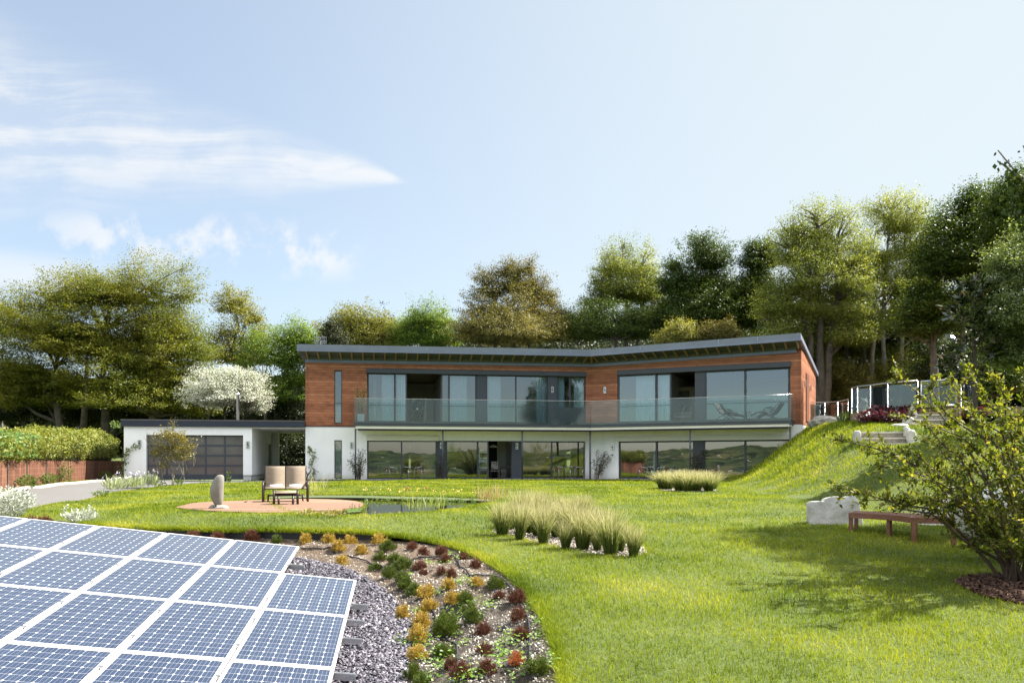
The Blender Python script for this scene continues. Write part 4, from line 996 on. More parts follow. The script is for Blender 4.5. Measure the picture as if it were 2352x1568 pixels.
# ------------------------------------------------------------------ things seen inside
def dining_chair(mat, seatm):
    r = thing('dining_chair', 'x', 'chair')
    for x in (-.22, .22):
        MB().tube([(x, .22, 0), (x, .22, .44), (x, .2, .64)], .02, 6).build('leg', mat, r, True, False); MB().tube([(x, -.24, 0), (x, -.2, .45), (x, -.28, 1.0)], .02, 6).build('leg', mat, r, True, False)
    MB().box(-.24, .24, -.22, .24, .41, .47).build('seat', seatm, r, False, False)
    m = MB(); m.box(-.23, .23, -.29, -.265, .92, 1.0); m.box(-.2, .2, -.275, -.255, .55, .90); m.build('backrest', [seatm], r, False, False)
    m = MB()
    for x in (-.24, .24): m.tube([(x, -.24, .62), (x * 1.1, 0, .66), (x, .2, .64)], .018, 6)
    m.build('armrest', mat, r, True, False); return r
m_rat = M('rattan', (.22, .10, .045), (.15, .065, .03), 8, .6)
def medal():
    t = NT('patterned_upholstery'); v = t.n('ShaderNodeTexVoronoi'); v.inputs['Scale'].default_value = 9; t.l(t.obj(), v.inputs[0])
    t.pbr(t.ramp(v.outputs['Distance'], [(.3, (.10, .06, .05)), (.42, (.62, .58, .5))]), .9); return t.m
dc = dining_chair(m_rat, medal()); d = 2.2; q = WL.p(WL.t(1135, d), d); dc.location = (*q, .012); dc.rotation_euler = (0, 0, .15 + math.pi * 0); dc['label'] = 'rattan dining chair with patterned back facing the open glass door'; dc['group'] = 'rattan dining chairs'
o = dup(dc, None, None, 'rattan dining chair turned sideways beside the white inner door'); q = WL.p(WL.t(1158, d + .3), d + .3); o.location = (*q, .012); o.rotation_euler = (0, 0, 1.5)
wc = dining_chair(m_iwhite, m_iwhite); d = 2.6
for k, px in enumerate((1560, 1578)):
    o = wc if k == 0 else dup(wc); q = WR.p(WR.t(px, d), d); o.location = (*q, FLZ + .002); o.rotation_euler = (0, 0, 1.2); o['group'] = 'white chairs inside the upper room'
    o['label'] = ['white upper room chair directly below the framed painting', 'white upper room chair next to the blue grey wall panel'][k]
def on_wall(w, px, d, z): q = w.p(w.t(px, d), d); return (*q, z)
pt = thing('framed_painting', 'gilt framed dark painting on the cream wall of the upper room', 'painting', on_wall(WR, 1565, 4.97, 4.75)); pt.rotation_euler = (0, 0, ar)
MB().box(-.46, .46, -.03, .0, -.58, .58).build('canvas', soilmat('painted_canvas', [(.35, (.05, .05, .06)), (.5, (.25, .24, .2)), (.7, (.42, .38, .28))], 3, 9, .1), pt, False, False)
m = MB(); m.box(-.52, .52, -.05, 0, .58, .64); m.box(-.52, .52, -.05, 0, -.64, -.58); m.box(-.52, -.46, -.05, 0, -.58, .58); m.box(.46, .52, -.05, 0, -.58, .58); m.build('picture_frame', M('gilt', (.34, .24, .10), None, 5, .5, .5), pt, False, False)
al = math.atan2(dL[1], dL[0])
for k in range(2):
    ov = thing('built_in_oven', ['upper built in steel oven in the dark kitchen wall', 'lower built in steel oven in the dark kitchen wall'][k], 'oven', on_wall(WL, 1110, 5.57, 1.48 - .62 * k), group='kitchen ovens'); ov.rotation_euler = (0, 0, al)
    MB().box(-.3, .3, -.05, 0, -.29, .29).build('front', m_steel, ov, False, False); MB().box(-.24, .24, -.056, -.051, -.2, .08).build('oven_door', m_black, ov, False, False); MB().box(-.22, .22, -.09, -.07, .12, .14).build('handle', m_alu, ov, False, False)
pn = thing('pendant_lamp', 'white dome pendant lamp hanging inside the open dining door', 'lamp', on_wall(WL, 1133, 2.0, 1.86))
m = MB(); m.lathe([(.26, 0), (.24, .05), (.12, .13), (.03, .16)], 20); m.build('lamp_shade', m_white, pn, True, False); MB().tube([(0, 0, .16), (0, 0, .62)], .006, 5).build('cord', m_black, pn, False, False)
# scroll ironwork bench inside the first ground floor window
sb = thing('scroll_bench', 'iron bench with spiral scroll back inside the ground floor window', 'bench', on_wall(WL, 871, .75, .012)); sb.rotation_euler = (0, 0, al)
for s in (-.88, -.3, .3, .88):
    th_ = np.linspace(0, 4.2 * math.pi, 46); MB().tube([(s + .02 * t * math.cos(t), .05, .62 + .02 * t * math.sin(t)) for t in th_], .014, 5).build('scroll', m_steel, sb, True, False)
m = MB(); m.tube([(-1.2, .05, .92), (1.2, .05, .92)], .016, 6); m.tube([(-1.2, .05, .34), (1.2, .05, .34)], .016, 6)
for x in (-1.2, 1.2): m.tube([(x, .05, 0), (x, .05, 1.0)], .018, 6); m.tube([(x, -.35, 0), (x, -.35, .45)], .018, 6)
m.build('frame', m_steel, sb, True, False); MB().box(-1.2, 1.2, -.38, .04, .42, .45).build('seat', m_teak, sb, False, False)
# ------------------------------------------------------------------ lounge seat, footstool, towels, stone
ls = thing('double_lounge_chair', 'brown double garden lounge chair with tall beige sling backs on the deck', 'garden chair', (0, 0, 0))
def slab(prof, x0, x1, th):
    V = []; Fs = []; n = len(prof)
    for (y, z) in prof: V += [(x0, y, z), (x1, y, z), (x1, y + th, z - th * .4), (x0, y + th, z - th * .4)]
    for i in range(n - 1):
        for k in range(4): Fs.append((4 * i + k, 4 * i + (k + 1) % 4, 4 * i + 4 + (k + 1) % 4, 4 * i + 4 + k))
    Fs += [(0, 1, 2, 3), tuple(4 * (n - 1) + k for k in (3, 2, 1, 0))]; return MB().add(V, Fs)
bp = [(.22, .40), (.27, .52), (.33, .72), (.37, .86), (.42, 1.0), (.45, 1.07), (.48, 1.09)]
sp = [(-.36, .42), (-.33, .45), (-.2, .44), (0, .41), (.2, .40)]
for x0, x1 in ((-.60, -.018), (.018, .60)):
    slab(bp, x0, x1, .025).build('backrest', m_sling, ls, True, False)
    slab([(y, z) for y, z in sp], x0, x1, .03).build('seat', m_sling, ls, True, False)
m = MB()
for x in (-.61, 0, .61): m.tube([(x, y + .03, z - .012) for y, z in bp], .018, 6); m.tube([(x, y, z - .03) for y, z in sp], .018, 6)
m.tube([(-.61, -.36, .40), (.61, -.36, .40)], .018, 6); m.tube([(-.61, .5, 1.08), (.61, .5, 1.08)], .016, 6); m.tube([(-.5, -.2, .18), (.5, -.2, .18)], .016, 6); m.tube([(-.5, .3, .18), (.5, .3, .18)], .016, 6)
m.build('frame', m_bronze, ls, True, False)
for s in (-1, 1):
    x = s * .66
    m = MB(); m.tube([(x, -.44, 0), (x, -.44, .50), (x, -.38, .585), (x, -.2, .605), (x, .1, .60), (x, .32, .57)], .032, 8); m.build('armrest', m_bronze, ls, True, False)
    MB().tube([(x, .38, 0), (x, .30, .35), (x, .33, .58)], .03, 8).build('leg', m_bronze, ls, True, False)
    MB().tube([(s * .52, -.3, .01), (s * .52, -.25, .2), (s * .5, .3, .2), (s * .52, .36, .01)], .018, 6).build('glider_rail', m_bronze, ls, True, False)
p = onz(653.5, 1151, DECKZ); lsc = (104 / F * p[1]) / 1.40; ls.location = (p[0], p[1] + .1, DECKZ); ls.scale = (lsc,) * 3; ls.rotation_euler = (0, 0, -math.atan2(p[0], p[1])); crz = -math.atan2(p[0], p[1])
for k, (px, nm) in enumerate(((633.5, 'rolled white towel on the seat half closer to the garage'), (677.5, 'rolled white towel on the seat half closer to the pond'))):
    m = MB(); prof = [(.0, 0)]; n = 16
    V = []; Fs = []
    for i, x in enumerate((-.19, -.18, -.06, .06, .18, .19)):
        for k2 in range(n):
            t = 2 * math.pi * k2 / n; r = (.052 if abs(x) < .185 else .04) * (1 + .06 * math.sin(3 * t + i)); V.append((x, r * math.cos(t), .058 + r * .95 * math.sin(t)))
    for i in range(5):
        for k2 in range(n): Fs.append((i * n + k2, i * n + (k2 + 1) % n, (i + 1) * n + (k2 + 1) % n, (i + 1) * n + k2))
    Fs += [tuple(range(n))[::-1], tuple(5 * n + i for i in range(n))]
    o = m.add(V, Fs).build('rolled_towel', m_towel, None, True)
    lx, ly = (-.28, .30)[k] * lsc, -.06 * lsc; o.rotation_euler = (0, 0, crz); o.location = (p[0] + lx * math.cos(crz) - ly * math.sin(crz), p[1] + .1 + lx * math.sin(crz) + ly * math.cos(crz), DECKZ + .425 * lsc - .012); o.scale = (lsc * .98,) * 3; tag(o, nm, 'towel', 'rolled towels on the lounge chair')
fs = thing('footstool', 'low brown footstool with beige sling top in front of the lounge chair', 'footstool', (0, 0, 0))
slab([(-.24, .34), (-.2, .385), (-.1, .40), (.1, .40), (.2, .385), (.24, .34)], -.30, .30, .03).build('seat', m_sling, fs, True, False)
for s in (-1, 1):
    x = s * .34
    MB().tube([(x, -.22, .0), (x, -.22, .30), (x, -.16, .385), (x, 0, .40), (x, .16, .385), (x, .22, .3), (x, .22, 0)], .034, 8).build('leg', m_bronze, fs, True, False)
    MB().tube([(s * .2, -.30, .0), (s * .21, -.24, .22), (s * .22, .1, .28)], .034, 8).build('glider_leg', m_bronze, fs, True, False)
m = MB(); m.tube([(-.34, -.1, .3), (.34, -.1, .3)], .018, 6); m.tube([(-.34, .1, .3), (.34, .1, .3)], .018, 6); m.build('frame', m_bronze, fs, True, False)
q = onz(656.5, 1157, DECKZ); fs.location = (q[0], q[1], DECKZ); fs.scale = (lsc * .97,) * 3; fs.rotation_euler = (0, 0, crz)
# balanced stone sculpture
def rock(name, mat, loc, r, seed, parent=None, sub=4, amp=.25, fq=1.6, world=False, sharp=0.0):
    import bmesh
    bm = bmesh.new(); bmesh.ops.create_icosphere(bm, subdivisions=sub, radius=1)
    from mathutils import noise as mn
    off = Vector((seed * 3.1, seed * 1.7, seed * .9))
    for v in bm.verts:
        n = mn.fractal(v.co * fq + off, 1.0, 2.0, 4); n2 = mn.noise(v.co * fq * .5 + off)
        c = v.co * (1 + amp * n + amp * .8 * n2)
        if sharp: c = Vector([math.copysign(abs(x) ** (1 - sharp), x) for x in c])
        v.co = Vector((c.x * r[0], c.y * r[1], c.z * r[2]))
    me = bpy.data.meshes.new(name); bm.to_mesh(me); bm.free(); me.materials.append(mat)
    me.polygons.foreach_set('use_smooth', [True] * len(me.polygons))
    o = link(name, me, parent, world); o.location = loc; return o
sp_ = GL(503, 1170); sc = 1 / F * sp_[1]
st = thing('stone_sculpture', 'tall smooth grey stone balanced upright on a flat holed stone beside the deck', 'sculpture', tuple(sp_))
prof = [(500, 1159, 7, 0), (499.5, 1152, 11), (498, 1140, 15.5), (497, 1125, 17), (498, 1112, 18), (500, 1102, 15.5), (503, 1094, 12.5), (506, 1089, 9), (508, 1087, 4)]
prof = [(502, 1160.5, 5), (501, 1155, 9.5), (499.5, 1146, 12.5), (498.5, 1136, 14.2), (498.0, 1126, 15.2), (498.2, 1118, 16), (500, 1110, 15), (502, 1102, 13.2), (504, 1095, 11), (505.5, 1090, 8), (506.5, 1087.5, 4)]
V = []; n = 20
for (x, y, r) in prof:
    for k in range(n):
        t = 2 * math.pi * k / n; e = 1 + .05 * math.sin(2 * t + y * .1); V.append(((x - 503) * sc + r * sc * math.cos(t) * e, r * sc * .8 * math.sin(t) * e, (1168 - y) * sc))
Fs = [(i * n + k, i * n + (k + 1) % n, (i + 1) * n + (k + 1) % n, (i + 1) * n + k) for i in range(len(prof) - 1) for k in range(n)] + [tuple(range(n))[::-1], tuple((len(prof) - 1) * n + k for k in range(n))]
us = MB().add(V, Fs).build('upright_stone', m_stonegrey, st, True, False); s_ = us.modifiers.new('s', 'SUBSURF'); s_.levels = s_.render_levels = 1
rock('base_stone', m_stonegrey, (0, 0, .035), (.23, .19, .095), 3, st, 3, .16)
m = MB()
for x, z, r in ((-.075, .085, .022), (-.02, .10, .028), (-.045, .065, .016), (-.11, .06, .015)):
    m.lathe([(r, -.004), (r * .8, .004)], 10, (0, 0, 0)); 
    for i in range(len(m.v) - 20, len(m.v)): vx, vy, vz = m.v[i]; m.v[i] = (vx + x, -.125 - vz - .04, z + vy)
m.build('hole', m_black, st, False, False)
# ------------------------------------------------------------------ solar panels
pa = np.array([.13, .109, .121])
def rot3(a, b, c):
    Rz = Matrix.Rotation(a, 3, 'Z'); Rx = Matrix.Rotation(b, 3, 'X'); Ry = Matrix.Rotation(c, 3, 'Y'); return Rz @ Rx @ Ry
PR = rot3(*pa); PO = Vector((-3.316, 11.562, -1.608 + EYE))
def pworld(r, c, up=0.0): return PO + PR @ Vector(((c - 4) * 1.06, -(r - 1) * 1.788, up))
pf = MB(); fw, th = .034, .04; hx, hy = 1.034 / 2, 1.762 / 2
pf.box(-hx, hx, hy - fw, hy, -th, 0); pf.box(-hx, hx, -hy, -hy + fw, -th, 0); pf.box(-hx, -hx + fw, -hy + fw, hy - fw, -th, 0); pf.box(hx - fw, hx, -hy + fw, hy - fw, -th, 0)
pcell = MB(); cx_, cy_ = PW, PH
pcell.add([(0, 0, 0), (cx_, 0, 0), (cx_, cy_, 0), (0, cy_, 0)], [(0, 1, 2, 3)])
def panel0():
    r = thing('solar_panel', 'x', 'solar panel'); f_ = pf.build('frame', m_pframe, r, False, False)
    b = MB().box(-hx + fw, hx - fw, -hy + fw, hy - fw, -.03, -.009).build('backing_sheet', m_pframe, r, False, False)
    c = pcell.build('cells', m_cell, r, False, False); c.location = (-PW / 2, -PH / 2, -.005)
    for y in (-.45, .45): MB().box(hx - .02, hx + .03, y - .02, y + .02, -.002, .012).build('clamp', m_alu, r, False, False)
    return r
sp0 = panel0(); used = False
rowend = {0: 3, 1: 4, 2: 4, 3: 4, 4: 4}
rnm = {0: 'far row beside the soil', 1: 'second row from the soil', 2: 'third row from the soil', 3: 'fourth row from the soil', 4: 'fifth row from the soil'}
for r_ in range(5):
    for c in range(rowend[r_], -4, -1):
        cpos = pworld(r_ + .5, c + .5)
        u = cpos.x / max(cpos.y, .1)
        e1 = pworld(r_ + .5, c + 1.0)
        far_edge = pworld(r_, c + 1.0)
        if far_edge.y < 4.5: continue
        if far_edge.x / far_edge.y < -.66: continue
        if (CY - F * (pworld(r_, c + .5).z - EYE) / pworld(r_, c + .5).y) > 1600: continue
        o = dup(sp0) if used else sp0; used = True
        o.matrix_world = Matrix.Translation(cpos) @ PR.to_4x4()
        k = rowend[r_] - c
        o['label'] = f'blue solar panel, {ORD[k]} along from the slate end in the {rnm[r_]}'; o['group'] = 'solar panels of the tilted array'
for r_ in range(5):
    for f in ((.6, .995) if r_ < 2 else (.38, .995) if r_ < 4 else (.4,)):
        e = rowend[r_] + 1 if f < .9 else max(rowend[r_], rowend[min(r_ + 1, 4)]) + 1
        if f > .9 and r_ == 0: e = 4 + .25
        a, b = pworld(r_ + f, -3, -.078), pworld(r_ + f, e + .2, -.078)
        if (b.y < 4.5): continue
        d = (b - a).normalized(); n_ = d.cross(Vector((0, 0, 1))).normalized() * .028; h = Vector((0, 0, .036))
        o = MB().hexa([a - n_ - h, b - n_ - h, b + n_ - h, a + n_ - h, a - n_ + h, b - n_ + h, b + n_ + h, a + n_ + h]).build('mounting_rail', m_alu)
        tag(o, f'aluminium rail jutting out onto the slate, {"middle" if f < .9 else "lower edge"} one under the {rnm[r_].split(" ")[0]} panel row', 'rail', 'mounting rails under the panels')
        for t in (.92, .55):
            pp = a.lerp(b, t); zz = float(Hs(pp.x, pp.y)); m = MB(); m.box(pp.x - .03, pp.x + .03, pp.y - .03, pp.y + .03, zz - .1, pp.z - .036); m.build('support_post', m_alu, o)
# ------------------------------------------------------------------ heather shrubs in the bed
def shrub_mesh(seed, n=5200, spiky=.5):
    r_ = np.random.default_rng(seed); nb = 60
    d = r_.normal(0, 1, (nb, 3)); d[:, 2] = np.abs(d[:, 2]) + .12; d /= np.linalg.norm(d, axis=1, keepdims=True)
    ln = r_.uniform(.78, 1.08, nb)
    i = r_.integers(0, nb, n); t = r_.random(n) ** .42
    c = d[i] * (ln[i] * t)[:, None] + r_.normal(0, .075, (n, 3)); c[:, 0] *= .5; c[:, 1] *= .5; c[:, 2] = np.abs(c[:, 2]) * .72 + .02
    T = d[i] + np.array([0, 0, .5]) + r_.normal(0, spiky, (n, 3)); N = r_.normal(0, 1, (n, 3))
    return leaves_dir(c, T, N, r_.uniform(.035, .075, n), .45, .05)
m_gold = leafmat('golden_heather', [(0, (.10, .08, .012)), (.35, (.24, .175, .028)), (.7, (.40, .27, .045)), (1, (.52, .38, .10))], .18, .6, .15, 3, (1.2, 1.0, .5))
m_green = leafmat('green_heather', [(0, (.024, .042, .006)), (.5, (.06, .088, .010)), (1, (.13, .155, .025))], .15, .6, .2, 3)
m_red = leafmat('red_heather', [(0, (.035, .018, .010)), (.4, (.075, .030, .017)), (.75, (.14, .052, .030)), (1, (.22, .10, .05))], .12, .6, .2, 3, (1.2, .8, .6))
m_orange = leafmat('orange_heather', [(0, (.12, .04, .014)), (.5, (.28, .085, .03)), (1, (.42, .16, .06))], .25, .6, .2, 3, (1.2, .8, .6))
SH = {}
def mkshrub(kind, mat):
    out = []
    for k in range(4):
        V, Fq = shrub_mesh(300 + k + len(SH) * 10, 5200, {'golden': .55, 'green': .35}.get(kind, .45))
        me = bpy.data.meshes.new(kind + '_heather'); n = len(Fq)
        me.from_pydata(V.tolist(), [], Fq.tolist()); me.materials.append(mat); out.append(me)
    SH[kind] = out
for k, mt in (('golden', m_gold), ('green', m_green), ('dark red', m_red), ('orange red', m_orange)): mkshrub(k, mt)
Z8 = lambda x, y: (861.3 + x * .23466, 1200.1 + y * .23466)
Z7 = lambda x, y: (631.6 + x * .29297, 1177.1 + y * .29297)
S_ = []
for kind, lst in (('dark red', [(357, 265, 100), (470, 325, 115), (650, 330, 120), (685, 395, 100), (885, 355, 80), (985, 445, 100), (440, 465, 120), (470, 520, 70), (650, 515, 100), (745, 545, 110), (1215, 750, 95), (1390, 790, 160), (1410, 960, 140), (1055, 1110, 140), (1425, 1140, 170), (1070, 1290, 130), (740, 1430, 130), (1095, 1480, 150), (830, 1530, 180)]),
    ('orange red', [(1375, 1400, 150)]),
    ('green', [(130, 280, 130), (50, 375, 110), (190, 395, 130), (0, 475, 110), (275, 465, 150), (130, 550, 135), (265, 580, 130), (300, 665, 150), (385, 725, 150), (1185, 650, 150), (880, 800, 160), (920, 900, 150), (960, 990, 170), (700, 1000, 170), (690, 1110, 220), (670, 1310, 170), (370, 1530, 160), (450, 1620, 170), (1580, 1490, 220)]),
    ('golden', [(45, 210, 115), (500, 740, 150), (520, 870, 150), (270, 935, 145), (455, 1030, 160), (425, 1160, 180), (720, 660, 130), (770, 800, 150), (1000, 620, 115), (410, 1340, 190)])):
    for (x, y, w) in lst: S_.append((kind, *Z8(x, y), w * .23466))
for kind, lst in (('golden', [(240, 250, 95), (425, 240, 95), (500, 305, 95), (640, 235, 95), (680, 330, 105), (530, 415, 100)]), ('green', [(35, 240, 78)])):
    for (x, y, w) in lst: S_.append((kind, *Z7(x, y), w * .29297))
for kind, x, y, w in (('dark red', 468.7, 1229, 26), ('dark red', 523.7, 1236, 26), ('dark red', 578.6, 1242, 28), ('green', 340, 1219, 30), ('dark red', 95, 1197, 34), ('dark red', 126, 1199, 36)): S_.append((kind, x, y, w))
pos = []
for kind, px, py, w in S_:
    p = G(px, py - 2)
    for _ in range(40):
        if bool(inpoly(p[0], p[1], bedpoly)) and float(dpoly(p[0], p[1], outer)) > .16: break
        p[0] -= .035; p[1] -= .045; p[2] = float(Hall(p[0], p[1]))
    pos.append((kind, p, w / F * p[1] * 1.36))
def near(i):
    ds = sorted((float(np.hypot(*(pos[j][1][:2] - pos[i][1][:2]))), j) for j in range(len(pos)) if j != i); return ds
seenl = {}
for i, (kind, p, w) in enumerate(pos):
    me = SH[kind][i % 4]; o = bpy.data.objects.new('heather_shrub', me); col.objects.link(o); o.location = p + np.array((0, 0, -.01)); o.rotation_euler = (rng.uniform(-.1, .1), rng.uniform(-.1, .1), rng.uniform(0, 6.28)); o.scale = (w * rng.uniform(.8, 1.1), w * rng.uniform(.8, 1.1), w * rng.uniform(.78, 1.02))
    do = float(dpoly(p[0], p[1], outer)); di = float(dpoly(p[0], p[1], inner)); zone = 'by the lawn' if do < .75 and do < di else 'by the slate' if di < .55 else 'mid bed'
    seenl.setdefault((kind, zone), []).append((-p[1] if abs(p[0]) > 0 else 0, i, o))
for (kind, zone), l in seenl.items():
    # walk along the bed from the pond side of the panels round to the camera side
    l.sort(key=lambda t: math.atan2(pos[t[1]][1][1] - 8.5, pos[t[1]][1][0] + 5.0), reverse=True)
    for k, (_, i, o) in enumerate(l):
        nb = near(i)[0][1]; size = 'small' if pos[i][2] < .33 else 'broad' if pos[i][2] > .46 else 'round'
        od = (ORD[k] + ' ' if len(l) > 1 else 'only ')
        tag(o, f'{size} {kind} heather {zone}, {od}of its colour from the garage end', 'shrub', 'heather shrubs in the flower bed')
# drip hoses
def hose(pts, lab):
    q = smoothline([hitf(x, y, Hall)[:2] for x, y in pts], 6); o = MB().tube([(x, y, float(Hall(x, y)) + .02) for x, y in q], .013, 6).build('drip_hose', m_hose, None, True); tag(o, lab, 'hose', 'drip hoses in the flower bed')
hose([(690, 1261), (740, 1263), (765, 1266), (800, 1278), (850, 1296), (880, 1306)], 'black drip hose crossing the soil behind the golden shrubs')
hose([(962, 1282), (1000, 1285), (1045, 1282), (1055, 1300), (1075, 1318), (1100, 1323), (1130, 1324), (1155, 1333), (1175, 1355), (1200, 1400), (1215, 1440), (1216, 1490), (1218, 1520)], 'long black drip hose looping past the red shrubs near the lawn')
hose([(990, 1395), (1000, 1420), (1010, 1450), (1042, 1478), (1050, 1500), (1051, 1540)], 'black drip hose between the golden and green shrubs')
# ------------------------------------------------------------------ silver plants, irises, small border plants
def clump(name, label, cat, loc, n, r, h, size, mat, group=None, up=.6, asp=.4, flowers=None, seed=0):
    r_ = np.random.default_rng(seed + 900)
    a = r_.uniform(0, 6.28, n); q = r * np.sqrt(r_.random(n)); t = r_.random(n) ** .7
    c = np.stack([np.cos(a) * q * (.4 + .6 * t), np.sin(a) * q * (.4 + .6 * t), h * t * (1 - .5 * (q / r) ** 2)], 1)
    T = np.stack([np.cos(a) * .6, np.sin(a) * .6, np.full(n, up)], 1) + r_.normal(0, .35, (n, 3))
    V, Fq = leaves_dir(c, T, r_.normal(0, 1, (n, 3)) + np.array([0, 0, .6]), r_.uniform(.6, 1.3, n) * size, asp, .06)
    if flowers is None:
        o = fastmesh(name, V, Fq, mat); o.location = loc; return tag(o, label, cat, group)
    th_ = thing(name, label, cat, loc, 0, group); fastmesh('leaves', V, Fq, mat, th_, False)
    k, fh, fs_, fm = flowers
    c = np.stack([r_.uniform(-r, r, k), r_.uniform(-r * .6, r * .6, k), r_.uniform(.75, 1.1, k) * fh], 1); c = np.repeat(c, 5, 0) + r_.normal(0, fs_ * .5, (k * 5, 3))
    V, Fq = leaves(c, r_.normal(0, 1, (k * 5, 3)), np.full(k * 5, fs_), .8); fastmesh('petals', V, Fq, fm, th_, False); return th_
m_silver = leafmat('silver_leaf', [(0, (.16, .18, .14)), (.5, (.34, .36, .30)), (1, (.55, .56, .50))], .2, .8, .2, 3, (1, 1, .8))
m_lilac = M('lilac_petal', (.42, .34, .62), (.6, .55, .72), 6, .7); m_yel = M('yellow_petal', (.62, .45, .08), (.7, .55, .2), 6, .7); m_pink = M('pink_petal', (.5, .05, .08), (.6, .12, .14), 6, .7)
m_iris = leafmat('iris_leaf', [(0, (.14, .18, .10)), (.5, (.28, .32, .20)), (1, (.50, .50, .38))], .3, .6, .2)
m_mixg = leafmat('border_leaf', [(0, (.04, .07, .015)), (.5, (.09, .13, .03)), (1, (.18, .22, .06))], .35)
p = G(20, 1188); clump('silver_shrub', 'large silver leaved bush at the far corner of the panels beside the drive', 'shrub', p, 1500, .62, .75, .10, m_silver, asp=.4, seed=1)
p = G(184, 1199); clump('silver_plant', 'spiky silver plant rising behind the edge of the panels', 'plant', p, 420, .40, .28, .09, m_silver, up=.9, asp=.35, seed=2, flowers=(6, .40, .05, m_silver))
ir = [(258, 1131), (276, 1128), (300, 1126), (318, 1124), (336, 1121), (348, 1118)]
for k, (x, y) in enumerate(ir):
    p = GL(x, y - 1); fl = (5, .62, .07, m_lilac if k % 2 == 0 else M('white_petal', (.75, .73, .72), None, 5, .7))
    clump('iris', f'{ORD[k]} grey leaved iris clump along the drive edge counted toward the garage, {"lilac" if k % 2 == 0 else "white"} flowers', 'plant', p, 120, .30, .34, .32, m_iris, 'irises along the drive', 1.6, .10, fl, 20 + k)
for k, (x, y) in enumerate([(232, 1141), (362, 1117), (285, 1121), (410, 1112)]):
    clump('border_plant', ['low dark green plant at the lawn point nearest the drive', 'low green plant at the foot of the slender tree', 'reddish green plant behind the irises', 'small plant between slender tree and garage door'][k], 'plant', GL(x, y), 160, .28, .22, .08, m_mixg, 'low plants along the drive', seed=30 + k)
for k, (x, y, r) in enumerate([(62, 1120, .42), (113, 1113, .38), (151, 1108, .40), (244, 1103, .35)]):
    clump('border_shrub', ['round green shrub where the willow screen starts', 'round green shrub second along the willow screen', 'green climber rooted halfway along the willow screen', 'round green shrub at the garage end of the willow screen'][k], 'shrub', GL(x, y), 500, r, .5 if k != 2 else 1.0, .10, m_mixg, 'shrubs along the willow screen', seed=40 + k)
p = G(658, 1100 + 14 - 3); 
clump('sapling', 'small leafy seedling growing on the drive edge in front of the garage corner', 'plant', GL(525, 1109), 60, .10, .55, .10, m_mixg, None, .5, .6, None, 50)
# pond plants
m_lily = leafmat('lily_leaf', [(0, (.06, .10, .02)), (1, (.13, .19, .05))], .4, .4, .1)
m_reed = leafmat('reed_leaf', [(0, (.10, .16, .04)), (1, (.34, .36, .14))], .4, .5, .1)
def pz(x, y): return Vector((*onz(x, y, -.225), -.225))
for k, (x, y) in enumerate([(803, 1178), (814, 1179), (824, 1180), (808, 1182)]):
    q = pz(x, y); t = MB(); t.tube([(0, 0, -.1), (.01, 0, .18 + .03 * k)], .008, 5); r_ = .09
    V = [(.01, 0, .05 + .02 * k)] + [(r_ * math.cos(a) + .01, r_ * .8 * math.sin(a),   .06 + .02 * k + .04 * math.sin(a)) for a in np.linspace(.3, 6.0, 12)]
    t.add(V, [(0, i, i + 1) for i in range(1, 12)]); o = t.build('water_lily_leaf', m_lily, None, False); o.location = q; tag(o, ['round lily leaf at the deck corner, tallest of four', 'round lily leaf just off the deck corner', 'round lily leaf standing toward open water', 'round lily leaf lowest beside the bank'][k], 'plant', 'lily leaves beside the deck')
for k, (x, y, h) in enumerate([(942, 1178, .30), (955, 1177, .34), (968, 1178, .28), (985, 1176, .33), (1000, 1176, .28), (1012, 1174, .38)]):
    clump('reed', f'{ORD[k]} clump of pointed reeds in the pond margin counted from the deck', 'plant', pz(x, y), 16, .14, .12, h, m_reed, 'reeds in the pond', 3.0, .07, None, 60 + k)
for k, (x, y, c) in enumerate([(893, 1144, 0), (985, 1144.5, 1), (1003, 1144.5, 2), (1022, 1144.5, 0), (1043, 1144.5, 0), (1062, 1145, 2), (1087, 1145, 0), (920, 1144, 0), (940, 1144, 1), (965, 1144, 0), (870, 1144, 0), (846, 1144, 2)]):
    fm = [m_yel, m_pink, m_yel][c]
    clump('primula', f'{ORD[(k + 5) % 12]} {"yellow" if c != 1 else "red"} primula of the planting at the far pond bank', 'flower', GL(x, y + .5) + np.array((0, 0, -.12)), 18, .13, .09, .12, m_lily, 'primulas on the pond bank', .7, .35, (2, .42, .05, fm), 70 + k)
for k, (x, y) in enumerate([(1108, 1150), (1122, 1149), (1134, 1148), (1152, 1145)]):
    clump('reed', f'{ORD[k]} clump of dry brown stems at the far tip of the pond', 'plant', GL(x, y) + np.array((0, 0, -.1)), 26, .2, .15, .48, leafmat('dry_reed', [(0, (.2, .14, .07)), (1, (.5, .4, .24))], .3), 'dry reeds at the pond tip', 2.6, .05, None, 90 + k)
for k, (x, y) in enumerate([(700, 1183), (716, 1185), (757, 1187), (772, 1187)]):
    clump('bank_plant', f'{ORD[k]} pale feathery plant along the deck edge toward the sculpture', 'plant', GL(x, y), 80, .22, .15, .06, leafmat('bank_leaf', [(0, (.14, .13, .04)), (1, (.36, .30, .13))], .3), 'plants along the deck edge', .8, .4, None, 95 + k)
clump('reed', 'tuft of pale grass stalks behind the lounge chair', 'plant', GL(726, 1142), 40, .4, .2, .6, leafmat('pale_reed', [(0, (.3, .3, .12)), (1, (.5, .45, .25))], .3), None, 3, .03, None, 99)
